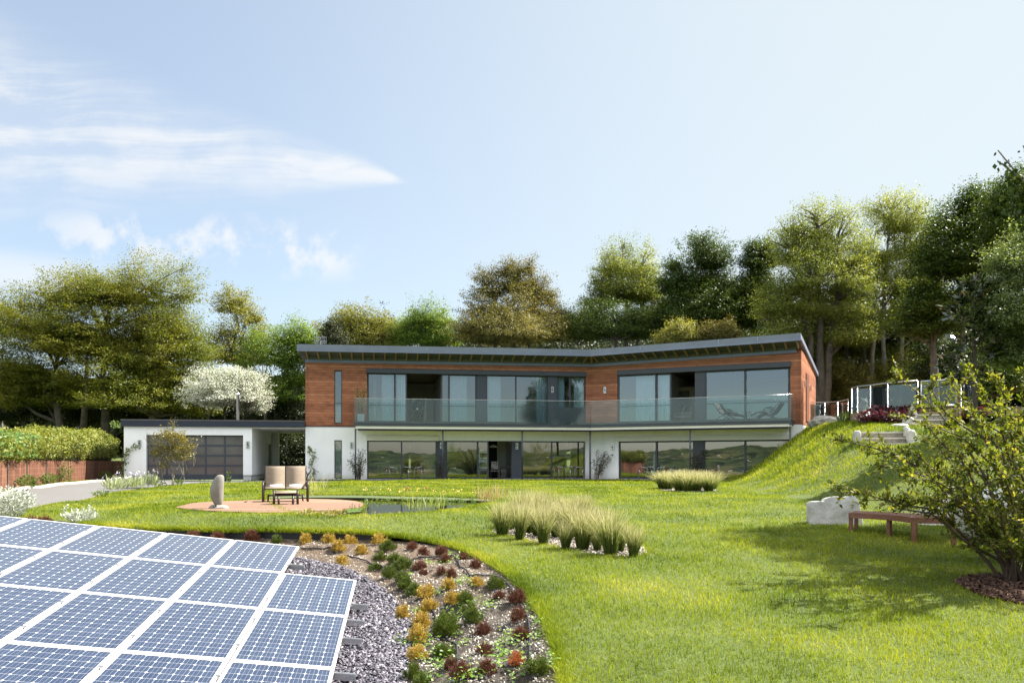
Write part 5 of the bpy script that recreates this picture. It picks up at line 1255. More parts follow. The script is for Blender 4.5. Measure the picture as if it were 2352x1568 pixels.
# ------------------------------------------------------------------ curved bench
bc = np.array([6.22, 15.25]); bz = float(Hl(7.2, 15.4)); a0, a1 = R(-12), R(58)
bn = thing('curved_bench', 'reddish brown curved slatted bench on the shaded lawn in front of white boulder', 'bench', (bc[0], bc[1], bz))
def arcp(r, a, z): return (r * math.cos(a), r * math.sin(a), z)
m = MB(); NS = 6; ri, ro = 1.3, 2.12; wS = (ro - ri) / NS
for s in range(NS):
    r0, r1 = ri + s * wS + .012, ri + (s + 1) * wS - .012; n = 22; V = []; Fs = []
    for i in range(n + 1):
        a = a0 + (a1 - a0) * i / n; V += [arcp(r0, a, .415), arcp(r1, a, .415), arcp(r1, a, .44), arcp(r0, a, .44)]
    for i in range(n):
        for k in range(4): Fs.append((4 * i + k, 4 * i + (k + 1) % 4, 4 * i + 4 + (k + 1) % 4, 4 * i + 4 + k))
    Fs += [(3, 2, 1, 0), tuple(4 * n + k for k in range(4))]; m.add(V, Fs)
m.build('seat_slats', m_teak, bn, False, False)
m = MB()
for r0, r1 in ((ri + .0, ri + .03), (ro - .05, ro - .02)):
    n = 22; V = []; Fs = []
    for i in range(n + 1):
        a = a0 + (a1 - a0) * i / n; V += [arcp(r0, a, .33), arcp(r1, a, .33), arcp(r1, a, .413), arcp(r0, a, .413)]
    for i in range(n):
        for k in range(4): Fs.append((4 * i + k, 4 * i + (k + 1) % 4, 4 * i + 4 + (k + 1) % 4, 4 * i + 4 + k))
    Fs += [(3, 2, 1, 0), tuple(4 * n + k for k in range(4))]; m.add(V, Fs)
m.build('apron', m_teak, bn, False, False)
def obox(a, r0, r1, h0, h1, z0, z1):
    er = np.array([math.cos(a), math.sin(a)]); et = np.array([-er[1], er[0]])
    P4 = [er * r0 + et * h0, er * r1 + et * h0, er * r1 + et * h1, er * r0 + et * h1]
    return [(*p, z0) for p in P4] + [(*p, z1) for p in P4]
for a, h in ((a0, .0), ((a0 + a1) / 2, -.035), (a1, -.07)):
    MB().hexa(obox(a, ri + .035, ro - .055, h, h + .05, .33, .412)).build('cross_rail', m_teak, bn, False, False)
    for r in (ri + .03, ro - .10): MB().hexa(obox(a, r, r + .075, h - .001, h + .071, -.08, .329)).build('leg', m_teak, bn, False, False)
# boulders
ol = [(605, 400), (600, 300), (605, 272), (690, 268), (702, 277), (720, 252), (745, 240), (800, 235), (855, 243), (890, 228), (930, 236), (945, 262), (962, 300), (975, 380), (985, 450)]
b = GL(1920, 1206); yb = b[1] + .1; pol = [P((2900 + x / 1.78) / 1.7415, (1850 + y / 1.78) / 1.7415, yb) for x, y in ol]
rbm = MB(); V = [(p.x, yb, p.z) for p in pol] + [(pol[-1].x, yb, b[2] - .25), (pol[0].x, yb, b[2] - .25)]; n = len(V); V2 = [(x + .07, y + .42, z - .05) for x, y, z in V]
rbm.add(V + V2, [tuple(range(n)), tuple(range(n, 2 * n))[::-1]] + [(i, n + i, n + (i + 1) % n, (i + 1) % n) for i in range(n)])
rb = rbm.build('white_boulder', m_chalk, None, True); md = rb.modifiers.new('r', 'REMESH'); md.mode = 'VOXEL'; md.voxel_size = .022; md.use_smooth_shade = True
md = rb.modifiers.new('s', 'SMOOTH'); md.iterations = 3
tx = bpy.data.textures.new('chalk_relief', 'CLOUDS'); tx.noise_scale = .35; tx.noise_depth = 3
md = rb.modifiers.new('d', 'DISPLACE'); md.texture = tx; md.strength = .05; md.mid_level = .5; md.texture_coords = 'LOCAL'
tag(rb, 'big pale chalk boulder with jagged top standing behind the curved bench', 'boulder')
b = GL(2338, 1190); rb = rock('white_boulder', m_chalk, (7.9, 13.0, .02), (.55, .4, .38), 9, None, 4, .2, 1.4, False, .3); tag(rb, 'rounded white boulder half hidden by the leafy shrub', 'boulder')
# white retaining wall behind the shrub
wp = smoothline([(9.1, 17.9), (9.9, 17.0), (10.6, 15.6), (10.7, 14.2), (10.2, 12.6)], 6); m = MB(); V = []; Fs = []; n = len(wp)
for i, (x, y) in enumerate(wp):
    t = i / (n - 1); d = np.array(wp[min(i + 1, n - 1)]) - np.array(wp[max(i - 1, 0)]); d /= np.linalg.norm(d); nn = np.array([-d[1], d[0]]) * .22; zt_ = float(np.interp(t, [0, .25, .55, 1], [-.12, .42, .75, .9])); z0 = -1.2
    V += [(x, y, z0), (x + nn[0], y + nn[1], z0), (x + nn[0], y + nn[1], zt_), (x, y, zt_)]
for i in range(n - 1):
    for k in range(4): Fs.append((4 * i + k, 4 * i + 4 + k, 4 * i + 4 + (k + 1) % 4, 4 * i + (k + 1) % 4))
Fs += [(0, 1, 2, 3), tuple(4 * (n - 1) + k for k in (3, 2, 1, 0))]
tag(m.add(V, Fs).build('retaining_wall', m_white, None, False), 'low curved white wall with sloping top holding the bank behind the shrub', 'wall')
# ------------------------------------------------------------------ garden steps
def flight(name, label, rows, risers, wid):
    p = rows[0]; t = thing(name, label, 'steps', (p[0], p[1], p[2]))
    for (xl, xr, y, z) in rows:
        MB().box(xl, xr, y - .03, y + .46, z - .055, z).build('tread', m_stone, t, False, True, .006)
        bk = soilmat('stacked_stone', [(.3, (.14, .12, .10)), (.6, (.34, .31, .26))], 7, 20, .8) if 'ss' not in G_CACHE else G_CACHE['ss']; G_CACHE['ss'] = bk
        MB().box(xl + .02, xr - .02, y + .01, y + .44, z - .20, z - .056).build('riser', bk, t, False)
    return t
G_CACHE = {}
fr_ = []
for (x0, x1, py, Y) in ((1978, 2075, 991.5, 29.7), (1986, 2084, 1004.5, 29.27), (1994, 2093, 1017.5, 28.84)): fr_.append((PX(x0, Y), PX(x1, Y), Y, PZ(py, Y)))
flight('garden_steps', 'lower flight of three pale stone steps cut into the grass bank', fr_, 0, 0)
fr2 = []
for (x0, x1, py, Y) in ((2102, 2190, 951, 31.7), (2096, 2186, 962.6, 31.28), (2090, 2182, 973, 30.86)): fr2.append((PX(x0, Y), PX(x1, Y), Y, PZ(py, Y)))
flight('garden_steps', 'upper flight of pale stone steps climbing to the glass gate', fr2, 0, 0)
for k, (px, py, Y, rr, lab) in enumerate(((1968, 1004, 29.5, (.10, .26, .27), 'upright chalk stone at the hill edge of the lower steps'), (2082, 992, 29.6, (.09, .22, .2), 'chalk stone beside the top tread of the lower steps'), (2092, 1003, 29.1, (.12, .22, .26), 'chalk stone beside the middle tread of the lower steps'), (2101, 1020, 28.6, (.2, .24, .15), 'flat chalk stone at the foot of the lower steps'), (2094, 951, 31.9, (.11, .28, .28), 'chalk stone flanking the top of the upper steps'), (2085, 968, 31.2, (.17, .3, .2), 'pale chalk stone beside the upper steps above the lawn'), (2066, 980, 30.9, (.34, .3, .13), 'long low chalk stone between the two flights'))):
    o = rock('edging_stone', m_chalk, tuple(P(px, py, Y)), rr, 30 + k, None, 3, .2, 1.5, False, .25); tag(o, lab, 'stone', 'chalk stones edging the steps')
o = rock('rock_outcrop', m_rock, tuple(P(1912, 975, 39.5)), (1.1, .9, .42), 44, None, 4, .3, 2.0); tag(o, 'rough grey rock below the glass walkway beside the house', 'rock')
# ------------------------------------------------------------------ upper deck, glass balustrade, gate, statue
posts = [(1955.7, 949.1, 35.6), (1969, 947.2, 34.9), (1998.6, 944.6, 34.3), (2038.4, 942.7, 33.3), (2108, 940.8, 32.3)]
PPs = [P(a, b_, c) for a, b_, c in posts]; gz = sum(p.z for p in PPs) / 5
for p in PPs: p.z = gz
gate_r = P(2200, 936, 31.6); gate_r.z = gz; end_r = P(2236, 936, 30.9); end_r.z = gz
wk = [P(1845, 968, 46.5), P(1894.5, 968, 46.9), P(1924, 965, 46.2), P(1948, 961, 44.5)]
for p in wk: p.z = 3.30
ud = thing('upper_deck', 'timber platform on the bank edged with weathered boards', 'deck', (PPs[2].x, PPs[2].y, gz - .3))
pl2 = [(p.x - .1, p.y - .12) for p in PPs] + [(gate_r.x, gate_r.y - .12), (end_r.x, end_r.y - .12), (30, 31), (30, 52), (wk[0].x + .3, 52), (wk[0].x, wk[0].y - .1), (wk[1].x, wk[1].y - .12), (wk[2].x, wk[2].y - .12), (wk[3].x, wk[3].y - .1)]
MB().prism(pl2, gz - .05, gz - .01).build('deck_boards', m_timber, ud)
MB().prism([(x * .997 + .04, y * .997 + .1) for x, y in pl2], gz - .34, gz - .052).build('fascia_board', m_timber, ud)
def bal(name, label, pts, h=1.13, frost=True, posts_=True):
    t = thing(name, label, 'balustrade', tuple(pts[0]))
    for p in pts:
        m = MB(); m.lathe([(.05, 0), (.05, .012), (.021, .02), (.021, h)], 10, tuple(p)); m.build('post', m_alu, t, True)
    m = MB(); m.tube([p + Vector((0, 0, h + .02)) for p in pts], .024, 8); m.build('handrail', m_alu, t, True)
    for a, b_ in zip(pts[:-1], pts[1:]):
        d = (b_ - a).normalized() * .07; A, B_ = a + d, b_ - d; n_ = Vector((-d.y, d.x, 0)).normalized() * .006
        z0, z1 = Vector((0, 0, .1)), Vector((0, 0, h - .09))
        MB().hexa([A - n_ + z0, B_ - n_ + z0, B_ + n_ + z0, A + n_ + z0, A - n_ + z1, B_ - n_ + z1, B_ + n_ + z1, A + n_ + z1]).build('glass_panel', m_fglass, t)
        m = MB()
        for q, s in ((a, 1), (b_, -1)):
            for zz in (.25, h - .25):
                m = MB(); c = q + d * s * .75; m.box(c.x - .045, c.x + .045, c.y - .02, c.y + .02, q.z + zz - .025, q.z + zz + .025); m.build('clamp', m_alu, t)
    return t
bal('glass_balustrade', 'curved balustrade of smoked glass and steel posts round the upper deck', PPs)
bal('glass_balustrade', 'glass balustrade along the walkway beside the house end wall', wk, 1.16)
bal('glass_balustrade', 'short glass balustrade beyond the gate, half behind the big leaved tree', [gate_r + Vector((.12, 0, 0)), end_r])
gt = thing('glass_gate', 'framed glass gate with steel tube frame at the top of the steps', 'gate', tuple(PPs[4]))
A, B_ = PPs[4] + Vector((.14, 0, 0)), gate_r - Vector((.06, 0, 0)); m = MB(); u1, u2 = Vector((0, 0, .10)), Vector((0, 0, 1.12))
for a, b_ in ((A + u1, B_ + u1), (A + u2, B_ + u2), (A + u1, A + u2), (B_ + u1, B_ + u2)): m.tube([a, b_], .032, 8)
m.build('gate_frame', m_alu, gt, True); o_ = Vector((0, .004, 0)); MB().add([A + u1 + o_, B_ + u1 + o_, B_ + u2 + o_, A + u2 + o_], [(0, 1, 2, 3)]).build('glass_panel', m_fglass, gt)
stp = P(1984, 948, 35.2); stp.z = gz
import bmesh
def blob_statue():
    bm = bmesh.new()
    for (c, r) in (((0, 0, .08), (.27, .22, .09)), ((0, .03, .30), (.20, .18, .24)), ((-.10, -.1, .22), (.07, .08, .18)), ((.10, -.1, .22), (.07, .08, .18)), ((0, -.02, .56), (.16, .15, .16)), ((0, -.15, .52), (.09, .09, .08)), ((-.12, 0, .71), (.05, .04, .07)), ((.12, 0, .72), (.05, .04, .09)), ((.17, .1, .45), (.06, .06, .2)), ((-.16, .05, .38), (.06, .08, .16))):
        g = bmesh.ops.create_icosphere(bm, subdivisions=3, radius=1)
        for v in g['verts']: v.co = Vector((v.co.x * r[0] + c[0], v.co.y * r[1] + c[1], v.co.z * r[2] + c[2]))
    me = bpy.data.meshes.new('stone_lion'); bm.to_mesh(me); bm.free(); me.materials.append(M('weathered_stone', (.46, .41, .32), (.26, .22, .17), 9, .9, bump=.8, bsc=30))
    me.polygons.foreach_set('use_smooth', [True] * len(me.polygons)); o = link('stone_lion', me)
    rm = o.modifiers.new('r', 'REMESH'); rm.mode = 'VOXEL'; rm.voxel_size = .02; rm.use_smooth_shade = True; return o
o = blob_statue(); o.location = stp; o.rotation_euler = (0, 0, .3); o.scale = (1.0, 1.0, .88); tag(o, 'weathered stone seated beast with upright ears behind the balustrade glass', 'statue')
m_purple = leafmat('purple_leaf', [(0, (.02, .006, .010)), (.6, (.055, .014, .022)), (1, (.13, .045, .06))], .25, .35, .2, 2, (1.3, .6, .6), .6)
for k, (x, y, Y, r) in enumerate(((1995, 974, 32.6, .5), (2030, 973, 32.3, .6), (2062, 972, 31.9, .6), (2022, 960, 33.0, .5), (2085, 960, 32.3, .45), (2240, 965, 29.5, .5))):
    q = P(x, y, Y); clump('purple_plant', ['dark purple leafy plant by the rock end of the deck bank', 'dark purple leafy plant in the middle of the deck bank', 'dark purple leafy plant above the long chalk stone', 'dark purple leafy plant tucked under the deck board', 'dark purple leafy plant beside the upper steps', 'dark purple leafy plant beyond the upper steps'][k], 'plant', q, 420, r, .55, .12, m_purple, 'purple plants on the bank', .5, .8, None, 120 + k)
clump('bank_grass', 'tuft of long green grass between rock and purple plants', 'plant', P(1948, 978, 36), 200, .45, .35, .45, m_mixg, None, 1.6, .08, None, 140)
clump('fern', 'small green plant in the bark bed beside the lower steps', 'plant', P(2125, 1003, 28.5), 40, .3, .2, .3, m_mixg, None, .9, .25, None, 141)
LEAFK = 1.02
# ------------------------------------------------------------------ willow fence and hedge
fpx = [(-170, 1178), (-60, 1143), (0, 1128), (60, 1118), (120, 1109), (190, 1104), (257, 1100.5)]
fl_ = smoothline([GL(*p)[:2] for p in fpx], 4); fl_.append((fl_[-1][0] - .1, fl_[-1][1] + 2.4))
fen = thing('willow_fence', 'low reddish brown willow screen fence under the clipped hedge', 'fence', (*fl_[8], 0))
m = ribbon(MB(), fl_, lambda x, y: 0 * np.asarray(x) + 0.0, 0, .06, -.25, 1.06); m.build('woven_panel', m_willow, fen)
for i in range(0, len(fl_) - 1, 3): MB().tube([(fl_[i][0] - .02, fl_[i][1] + .1, -.2), (fl_[i][0] - .02, fl_[i][1] + .1, 1.0)], .035, 6).build('stake', m_bark, fen)
m_hedge = leafmat('hedge_leaf', [(0, (.05, .07, .010)), (.4, (.13, .155, .022)), (.75, (.24, .25, .05)), (1, (.38, .34, .13))], .35, .6, .5, .8)
hl_ = np.array(fl_[:-1]); n = 30000; seg = np.linalg.norm(np.diff(hl_, axis=0), axis=1); cs = np.concatenate([[0], np.cumsum(seg)])
s = rng.uniform(0, cs[-1], n); bx = np.interp(s, cs, hl_[:, 0]); by = np.interp(s, cs, hl_[:, 1])
top = np.interp(by, [22, 30, 44], [2.05, 2.15, 2.72]) + (vnoise(bx, by, 1.2, 31) - .5) * .4
a = rng.uniform(-.25 * np.pi, 1.15 * np.pi, n); rr = .75 + .25 * rng.random(n) ** .6; wob = (vnoise(s, a, 1.7, 32) - .5) * .35
hz = (top - .95) / 2; cz = .95 + hz
ox = -.55 + np.cos(a) * .95 * (rr + wob) ; z = cz + np.sin(a) * hz * 1.02 * (rr + wob * .6)
# outward = towards the drive (right-hand normal of the fence line)
nx = np.interp(s, cs[:-1], np.diff(hl_[:, 1]) / seg); ny = -np.interp(s, cs[:-1], np.diff(hl_[:, 0]) / seg)
c = np.stack([bx + nx * ox, by + ny * ox, z], 1) + rng.normal(0, .06, (n, 3))
N = np.stack([nx * np.cos(a), ny * np.cos(a), np.sin(a)], 1) + rng.normal(0, .6, (n, 3))
V, Fq = leaves(c, N, rng.uniform(.07, .17, n), .5)
hd = thing('clipped_hedge', 'long yellow green conifer hedge leaning over the willow screen', 'hedge', (*fl_[8], 0))
fastmesh('foliage', V, Fq, m_hedge, hd)
m = MB()
for k in range(150):
    t = rng.uniform(0, cs[-1]); x, y = np.interp(t, cs, hl_[:, 0]), np.interp(t, cs, hl_[:, 1]); l = rng.uniform(.3, .9)
    m.tube([(x - .5, y + .1, rng.uniform(.9, 1.1)), (x - .1 + rng.uniform(-.3, .3), y - .1, 1.15 + rng.uniform(-.05, .25)), (x + rng.uniform(-.6, .6), y - .3, 1.25 + rng.uniform(0, .5))], [.02, .014, .006], 4)
m.build('branches', m_twig, hd)
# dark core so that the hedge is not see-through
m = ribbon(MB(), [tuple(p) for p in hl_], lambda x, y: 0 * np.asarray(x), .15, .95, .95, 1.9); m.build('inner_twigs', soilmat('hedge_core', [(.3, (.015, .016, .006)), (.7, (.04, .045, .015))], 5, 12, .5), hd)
n = 1500; s2 = rng.uniform(2, cs[-1] - 9, n); k = vnoise(s2, s2 * 0, .8, 40) > .45; s2 = s2[k]; n = len(s2)
bx = np.interp(s2, cs, hl_[:, 0]); by = np.interp(s2, cs, hl_[:, 1]); c = np.stack([bx + .42 + rng.normal(0, .1, n), by - .28 + rng.normal(0, .1, n), 1.2 + rng.random(n) * .9], 1)
V, Fq = leaves(c, np.stack([np.full(n, .5), np.full(n, -.8), np.full(n, .5)], 1) + rng.normal(0, .4, (n, 3)), rng.uniform(.08, .14, n), .85)
tag(fastmesh('ivy', V, Fq, leafmat('ivy_leaf', [(0, (.05, .11, .02)), (.6, (.12, .20, .05)), (1, (.25, .32, .12))], .3, .3, .2, 1, (1.2, 1.2, .5), .25)), 'glossy ivy scrambling over the middle of the hedge', 'climbing plant')

# ------------------------------------------------------------------ trees
def tree(name, label, Y, lobes, trunks, base_z, lm, bark=m_bark, leaf=.17, n=30000, clump=.75, flat=.42, per=95, up=.75, branches=90, depth=.85, trunk_r=.28, seed=1, asp=.55, group=None, outw=.35, shell=.32, cat='tree', droop=0.0, limb=True, voids=.28):
    r_ = np.random.default_rng(seed * 77 + 5)
    Lb = []; n = int(n * 2.9); leaf *= .76
    for (px, py, rx, ry) in lobes:
        rx *= 1.18; ry *= 1.15; py += ry * .10
        yy = Y + r_.uniform(-1, 1) * rx / F * Y * .35
        ya = abs(yy); Lb.append((np.array((PX(px, yy), yy, PZ(py, yy))), np.array((rx / F * ya, rx / F * ya * depth, ry / F * ya))))
    vol = np.array([r[0] * r[2] * (r[1] ** .5) for _, r in Lb]); nc = max(12, n // per)
    li = r_.choice(len(Lb), nc, p=vol / vol.sum())
    d = r_.normal(0, 1, (nc, 3)); d /= np.linalg.norm(d, axis=1, keepdims=True); low = d[:, 2] < -.35; d[low, 2] *= .5
    rad = (shell + (1 - shell) * r_.random(nc) ** .55) * r_.uniform(.80, 1.12, nc); sp_ = r_.random(nc) < .06; rad[sp_] *= 1.1
    def n3(p, s): return np.sin(p[:, 0] * s + seed) * np.sin(p[:, 1] * s * 1.13 + 2 * seed) + np.sin(p[:, 2] * s * 1.27 + p[:, 0] * s * .6 + 3 * seed) * .8
    C = np.array([Lb[i][0] for i in li]); RR = np.array([Lb[i][1] for i in li]); cc = C + d * RR * (rad * (1 + .13 * n3(C * .3 + d * 2.2, 1.0)))[:, None]
    cc[:, 2] = np.maximum(cc[:, 2], base_z + .6)
    gap_ = n3(cc, 1.15) > -1.0 + voids; cc, d, nc = cc[gap_], d[gap_], int(gap_.sum())
    cs_ = clump * r_.uniform(.5, 1.25, nc)
    idx = np.repeat(np.arange(nc), r_.poisson(per * np.clip(cs_ / clump, .5, 1.4)))
    g = r_.normal(0, 1, (len(idx), 3)); g /= np.maximum(1, np.linalg.norm(g, axis=1, keepdims=True) / 1.7)
    o2 = d[idx] + np.array([0, 0, .25 - droop])
    loc = g * cs_[idx][:, None] * np.array([.45, .45, .45 * flat]) + o2 * (cs_[idx] * r_.uniform(-.9, .8, len(idx)))[:, None]
    p = cc[idx] + loc
    N = np.array([0, 0, up]) + d[idx] * outw + r_.normal(0, .5, p.shape)
    root = thing(name, label, cat, (PX(trunks[0][0], Y), Y, base_z), 0, group)
    V, Fq = leaves(p, N, leaf * r_.uniform(.55, 1.35, len(p)), asp); fastmesh('crown', V, Fq, lm, root)
    m = MB(); hubs = []
    for (tx, tt, ty) in [t if len(t) == 3 else (t[0], t[0], t[1]) for t in trunks]:
        b = np.array((PX(tx, Y), Y, base_z - .3)); e = np.array((PX(tt, Y), Y, PZ(ty, Y))); k = 7
        pts = [b + (e - b) * i / k + np.array((r_.normal(0, .06) * i, r_.normal(0, .05) * i, 0)) * .5 for i in range(k + 1)]
        m.tube(pts, [trunk_r * (1.25 if i == 0 else 1 - .82 * i / k) for i in range(k + 1)], 8); hubs.append(pts)
    allh = np.array([q for h in hubs for q in h[2:]])
    if limb:
        for c_, rr_ in Lb:
            j = np.argmin(np.linalg.norm(allh - (c_ - np.array((0, 0, rr_[2] * .8))), axis=1)); a = allh[j]; mid = (a + c_) / 2 + np.array((0, 0, -.08)) * np.linalg.norm(c_ - a)
            m.tube([a, mid, c_], [trunk_r * .4, trunk_r * .28, trunk_r * .12], 6)
    ends = np.concatenate([allh, np.array([c_ for c_, _ in Lb])])
    for i in r_.choice(nc, min(branches, nc), replace=False):
        dd = np.linalg.norm(ends - cc[i] + np.array((0, 0, .6)), axis=1); j = np.argmin(dd); a = ends[j]
        mid = (a * .45 + cc[i] * .55) + r_.normal(0, .12, 3) * min(2, dd[j]) * .4; m.tube([a, mid, cc[i] + d[i] * .3], [trunk_r * .17 + .01, trunk_r * .10 + .006, .006], 4, cap=False)
    m.build('trunk', bark, root, True)
    return root
mk = leafmat
l_beech = mk('beech_leaf', [(0, (.028, .045, .006)), (.3, (.085, .105, .011)), (.6, (.18, .185, .02)), (.85, (.28, .25, .042)), (1, (.36, .28, .07))], .42, .5, .5, .28, (1.1, 1.15, .4))
l_olive = mk('olive_leaf', [(0, (.06, .07, .012)), (.4, (.15, .16, .028)), (.75, (.26, .25, .055)), (1, (.36, .32, .10))], .45, .5, .4, .4)
l_bright = mk('bright_leaf', [(0, (.04, .08, .010)), (.4, (.11, .18, .024)), (.8, (.22, .29, .05)), (1, (.32, .36, .10))], .45, .5, .4, .4)
l_copper = mk('copper_leaf', [(0, (.04, .042, .010)), (.4, (.11, .108, .022)), (.75, (.20, .185, .042)), (1, (.29, .245, .08))], .4, .5, .4, .4, (1.25, 1.05, .5))
l_ash = mk('ash_leaf', [(0, (.065, .088, .014)), (.4, (.155, .19, .030)), (.75, (.265, .29, .06)), (1, (.38, .37, .12))], .45, .5, .4, .4)
l_syc = mk('sycamore_leaf', [(0, (.014, .028, .005)), (.4, (.04, .07, .010)), (.75, (.085, .125, .018)), (1, (.16, .18, .04))], .35, .45, .35, .4)
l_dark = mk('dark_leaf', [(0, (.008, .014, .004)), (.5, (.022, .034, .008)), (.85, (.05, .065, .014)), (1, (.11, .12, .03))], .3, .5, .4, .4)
l_pine = mk('pine_needle', [(0, (.014, .022, .008)), (.6, (.04, .05, .016)), (1, (.09, .085, .03))], .15, .6, .3, .5)
l_grey = mk('grey_green_leaf', [(0, (.06, .09, .03)), (.4, (.13, .18, .06)), (.8, (.24, .29, .12)), (1, (.38, .42, .22))], .38, .5, .3, .5)
l_may = mk('hawthorn_blossom', [(0, (.06, .09, .02)), (.36, (.18, .22, .08)), (.44, (.56, .56, .47)), (.7, (.74, .73, .65)), (1, (.84, .83, .76))], .3, .7, .15, .8, (1, 1, .9))
tree('beech_tree', 'huge rounded olive gold beech tree behind the hedge and garage', 57, [(250, 735, 175, 115), (335, 655, 125, 65), (140, 765, 110, 95), (400, 770, 85, 95), (70, 830, 80, 80), (240, 860, 210, 95), (420, 880, 70, 75), (30, 900, 60, 60), (330, 800, 120, 100), (110, 690, 50, 40), (60, 745, 70, 70), (195, 665, 100, 50), (100, 905, 110, 55), (300, 915, 120, 48), (440, 850, 60, 70), (20, 870, 70, 70), (440, 930, 60, 40)], [(235, 250, 700), (150, 120, 800), (330, 380, 760)], 0, l_beech, m_bark, 0.161, 179520, 0.78, .30, 78, .95, 170, .8, .42, 1, voids=0.12)
tree('sparse_tree', 'thin pale green tree at the very edge beyond the beech', 66, [(8, 700, 40, 45), (-20, 760, 50, 60)], [(5, 690)], 0, l_olive, m_barkpale, 0.184, 3718, 0.41, .7, 24, .4, 60, .8, .12, 2)
tree('slender_tree', 'thin open crowned tree rising between beech and house', 66, [(535, 695, 42, 42), (560, 750, 50, 45), (545, 800, 70, 60), (585, 730, 20, 22)], [(540, 690), (560, 740)], 0, l_olive, m_barkpale, 0.175, 15730, 0.49, .55, 27, .5, 90, .8, .16, 3)
tree('birch_tree', 'light green birch clump with several bare stems beside the house corner', 60, [(680, 770, 38, 42), (615, 815, 60, 65), (665, 850, 50, 70), (700, 800, 30, 50), (590, 870, 60, 50), (640, 900, 60, 40)], [(655, 680, 760), (640, 620, 800), (672, 690, 780), (630, 600, 830), (685, 700, 800)], 0, l_bright, m_barkpale, 0.156, 36960, 0.49, .5, 36, .6, 60, .8, .11, 4)
tree('pine_tree', 'small dark pine standing above the aerial on the roof', 60, [(764, 768, 22, 28), (758, 752, 12, 16), (775, 785, 25, 20)], [(764, 745)], 0, l_pine, m_bark, 0.138, 6435, 0.37, .5, 36, .5, 10, .8, .14, 5)
tree('sparse_tree', 'airy olive tree above the roof near the aerial', 64, [(840, 728, 55, 42), (840, 775, 78, 40), (800, 760, 40, 45), (745, 775, 30, 40), (885, 770, 40, 40)], [(838, 700), (855, 870, 710)], 0, l_olive, m_barkpale, 0.166, 24310, 0.45, .5, 30, .5, 90, .8, .18, 6)
tree('round_tree', 'bright green bushy tree over the middle of the house roof', 62, [(985, 728, 48, 36), (960, 765, 62, 40), (1010, 770, 45, 40), (930, 780, 30, 30)], [(980, 720)], 0, l_bright, m_bark, 0.156, 23100, 0.53, .45, 42, .7, 40, .8, .2, 7)
tree('copper_beech', 'bronze feathery tree with spiky upswept top behind the roof', 60, [(1190, 640, 42, 55), (1120, 655, 40, 48), (1235, 665, 34, 45), (1165, 700, 85, 50), (1170, 755, 115, 50), (1255, 745, 55, 45), (1090, 765, 50, 40), (1160, 620, 22, 25), (1210, 612, 18, 25), (1265, 690, 18, 25)], [(1165, 1185, 600), (1165, 1125, 625), (1170, 1240, 630)], 0, l_copper, m_bark, 0.143, 59400, 0.49, .42, 42, .5, 220, .8, .22, 8)
tree('pine_tree', 'dark pine tucked beside the bronze tree', 64, [(1285, 730, 26, 26), (1300, 755, 30, 28), (1270, 770, 30, 20)], [(1288, 705)], 0, l_pine, m_bark, 0.147, 8580, 0.41, .45, 42, .5, 10, .8, .16, 9)
tree('ash_tree', 'tall pale ash with airy rounded top near the roof valley', 62, [(1438, 600, 58, 55), (1430, 660, 78, 58), (1385, 680, 45, 50), (1480, 660, 40, 60)], [(1440, 1435, 560), (1440, 1400, 620), (1442, 1475, 610)], .5, l_ash, m_barkpale, 0.147, 28600, 0.45, .6, 24, .4, 240, .8, .26, 10)
tree('broadleaf_tree', 'mid green spreading tree below the tall pale ash', 59, [(1400, 745, 75, 48), (1470, 750, 65, 45), (1350, 755, 45, 38)], [(1420, 730)], .5, l_syc, m_bark, 0.156, 31790, 0.57, .45, 45, .6, 40, .8, .22, 11, voids=0.12)
tree('sycamore_tree', 'dense dark green sycamore with blocky crown above the roof', 58, [(1610, 590, 58, 46), (1575, 650, 60, 45), (1640, 665, 48, 50), (1600, 715, 85, 50), (1545, 720, 40, 40), (1665, 730, 40, 40), (1560, 600, 28, 30)], [(1605, 1600, 600), (1605, 1570, 650)], .8, l_syc, m_bark, 0.175, 56100, 0.61, .45, 51, .75, 70, .8, .28, 12, voids=0.12)
tree('understory_tree', 'low yellowish tree showing just over the roof beside the sycamore', 54, [(1560, 765, 36, 26), (1535, 780, 30, 20)], [(1560, 750)], 0, l_olive, m_bark, 0.138, 8580, 0.41, .5, 36, .6, 12, .8, .1, 13)
tree('understory_tree', 'low bronze tree showing over the roof between the sycamore and dark woods', 54, [(1640, 768, 45, 24), (1690, 760, 35, 25)], [(1640, 750)], 0, l_copper, m_bark, 0.138, 9652, 0.41, .5, 36, .6, 12, .8, .1, 14)
tree('slender_tree', 'narrow dark green tree next to the tall ash trees', 57, [(1728, 590, 24, 40), (1735, 650, 38, 50), (1760, 590, 25, 40), (1740, 720, 45, 50)], [(1735, 560)], 1.5, l_syc, m_bark, 0.156, 28050, 0.49, .5, 39, .6, 60, .8, .18, 15, voids=0.12)
tree('ash_tree', 'tallest pale ash with thick trunk beside the house end wall', 53, [(1880, 515, 70, 58), (1830, 570, 60, 60), (1920, 580, 72, 68), (1870, 640, 95, 62), (1810, 690, 75, 60), (1920, 700, 70, 60), (1795, 765, 60, 50), (1945, 765, 60, 45)], [(1887, 1882, 500), (1887, 1830, 600), (1886, 1930, 560)], 2.6, l_ash, m_bark, 0.143, 54340, 0.48, .55, 30, .45, 330, .8, .36, 16)
tree('ash_tree', 'pale ash with twin slim stems rising over the glass balustrade', 55, [(2045, 500, 62, 60), (2095, 560, 55, 65), (2010, 570, 52, 68), (2060, 640, 75, 65), (1985, 660, 50, 50), (2120, 620, 40, 55), (2075, 720, 70, 55), (1985, 735, 45, 50)], [(2000, 2015, 560), (2028, 2040, 480), (2060, 2085, 520)], 2.8, l_ash, m_barkpale, 0.143, 42900, 0.45, .6, 27, .4, 330, .8, .22, 17)
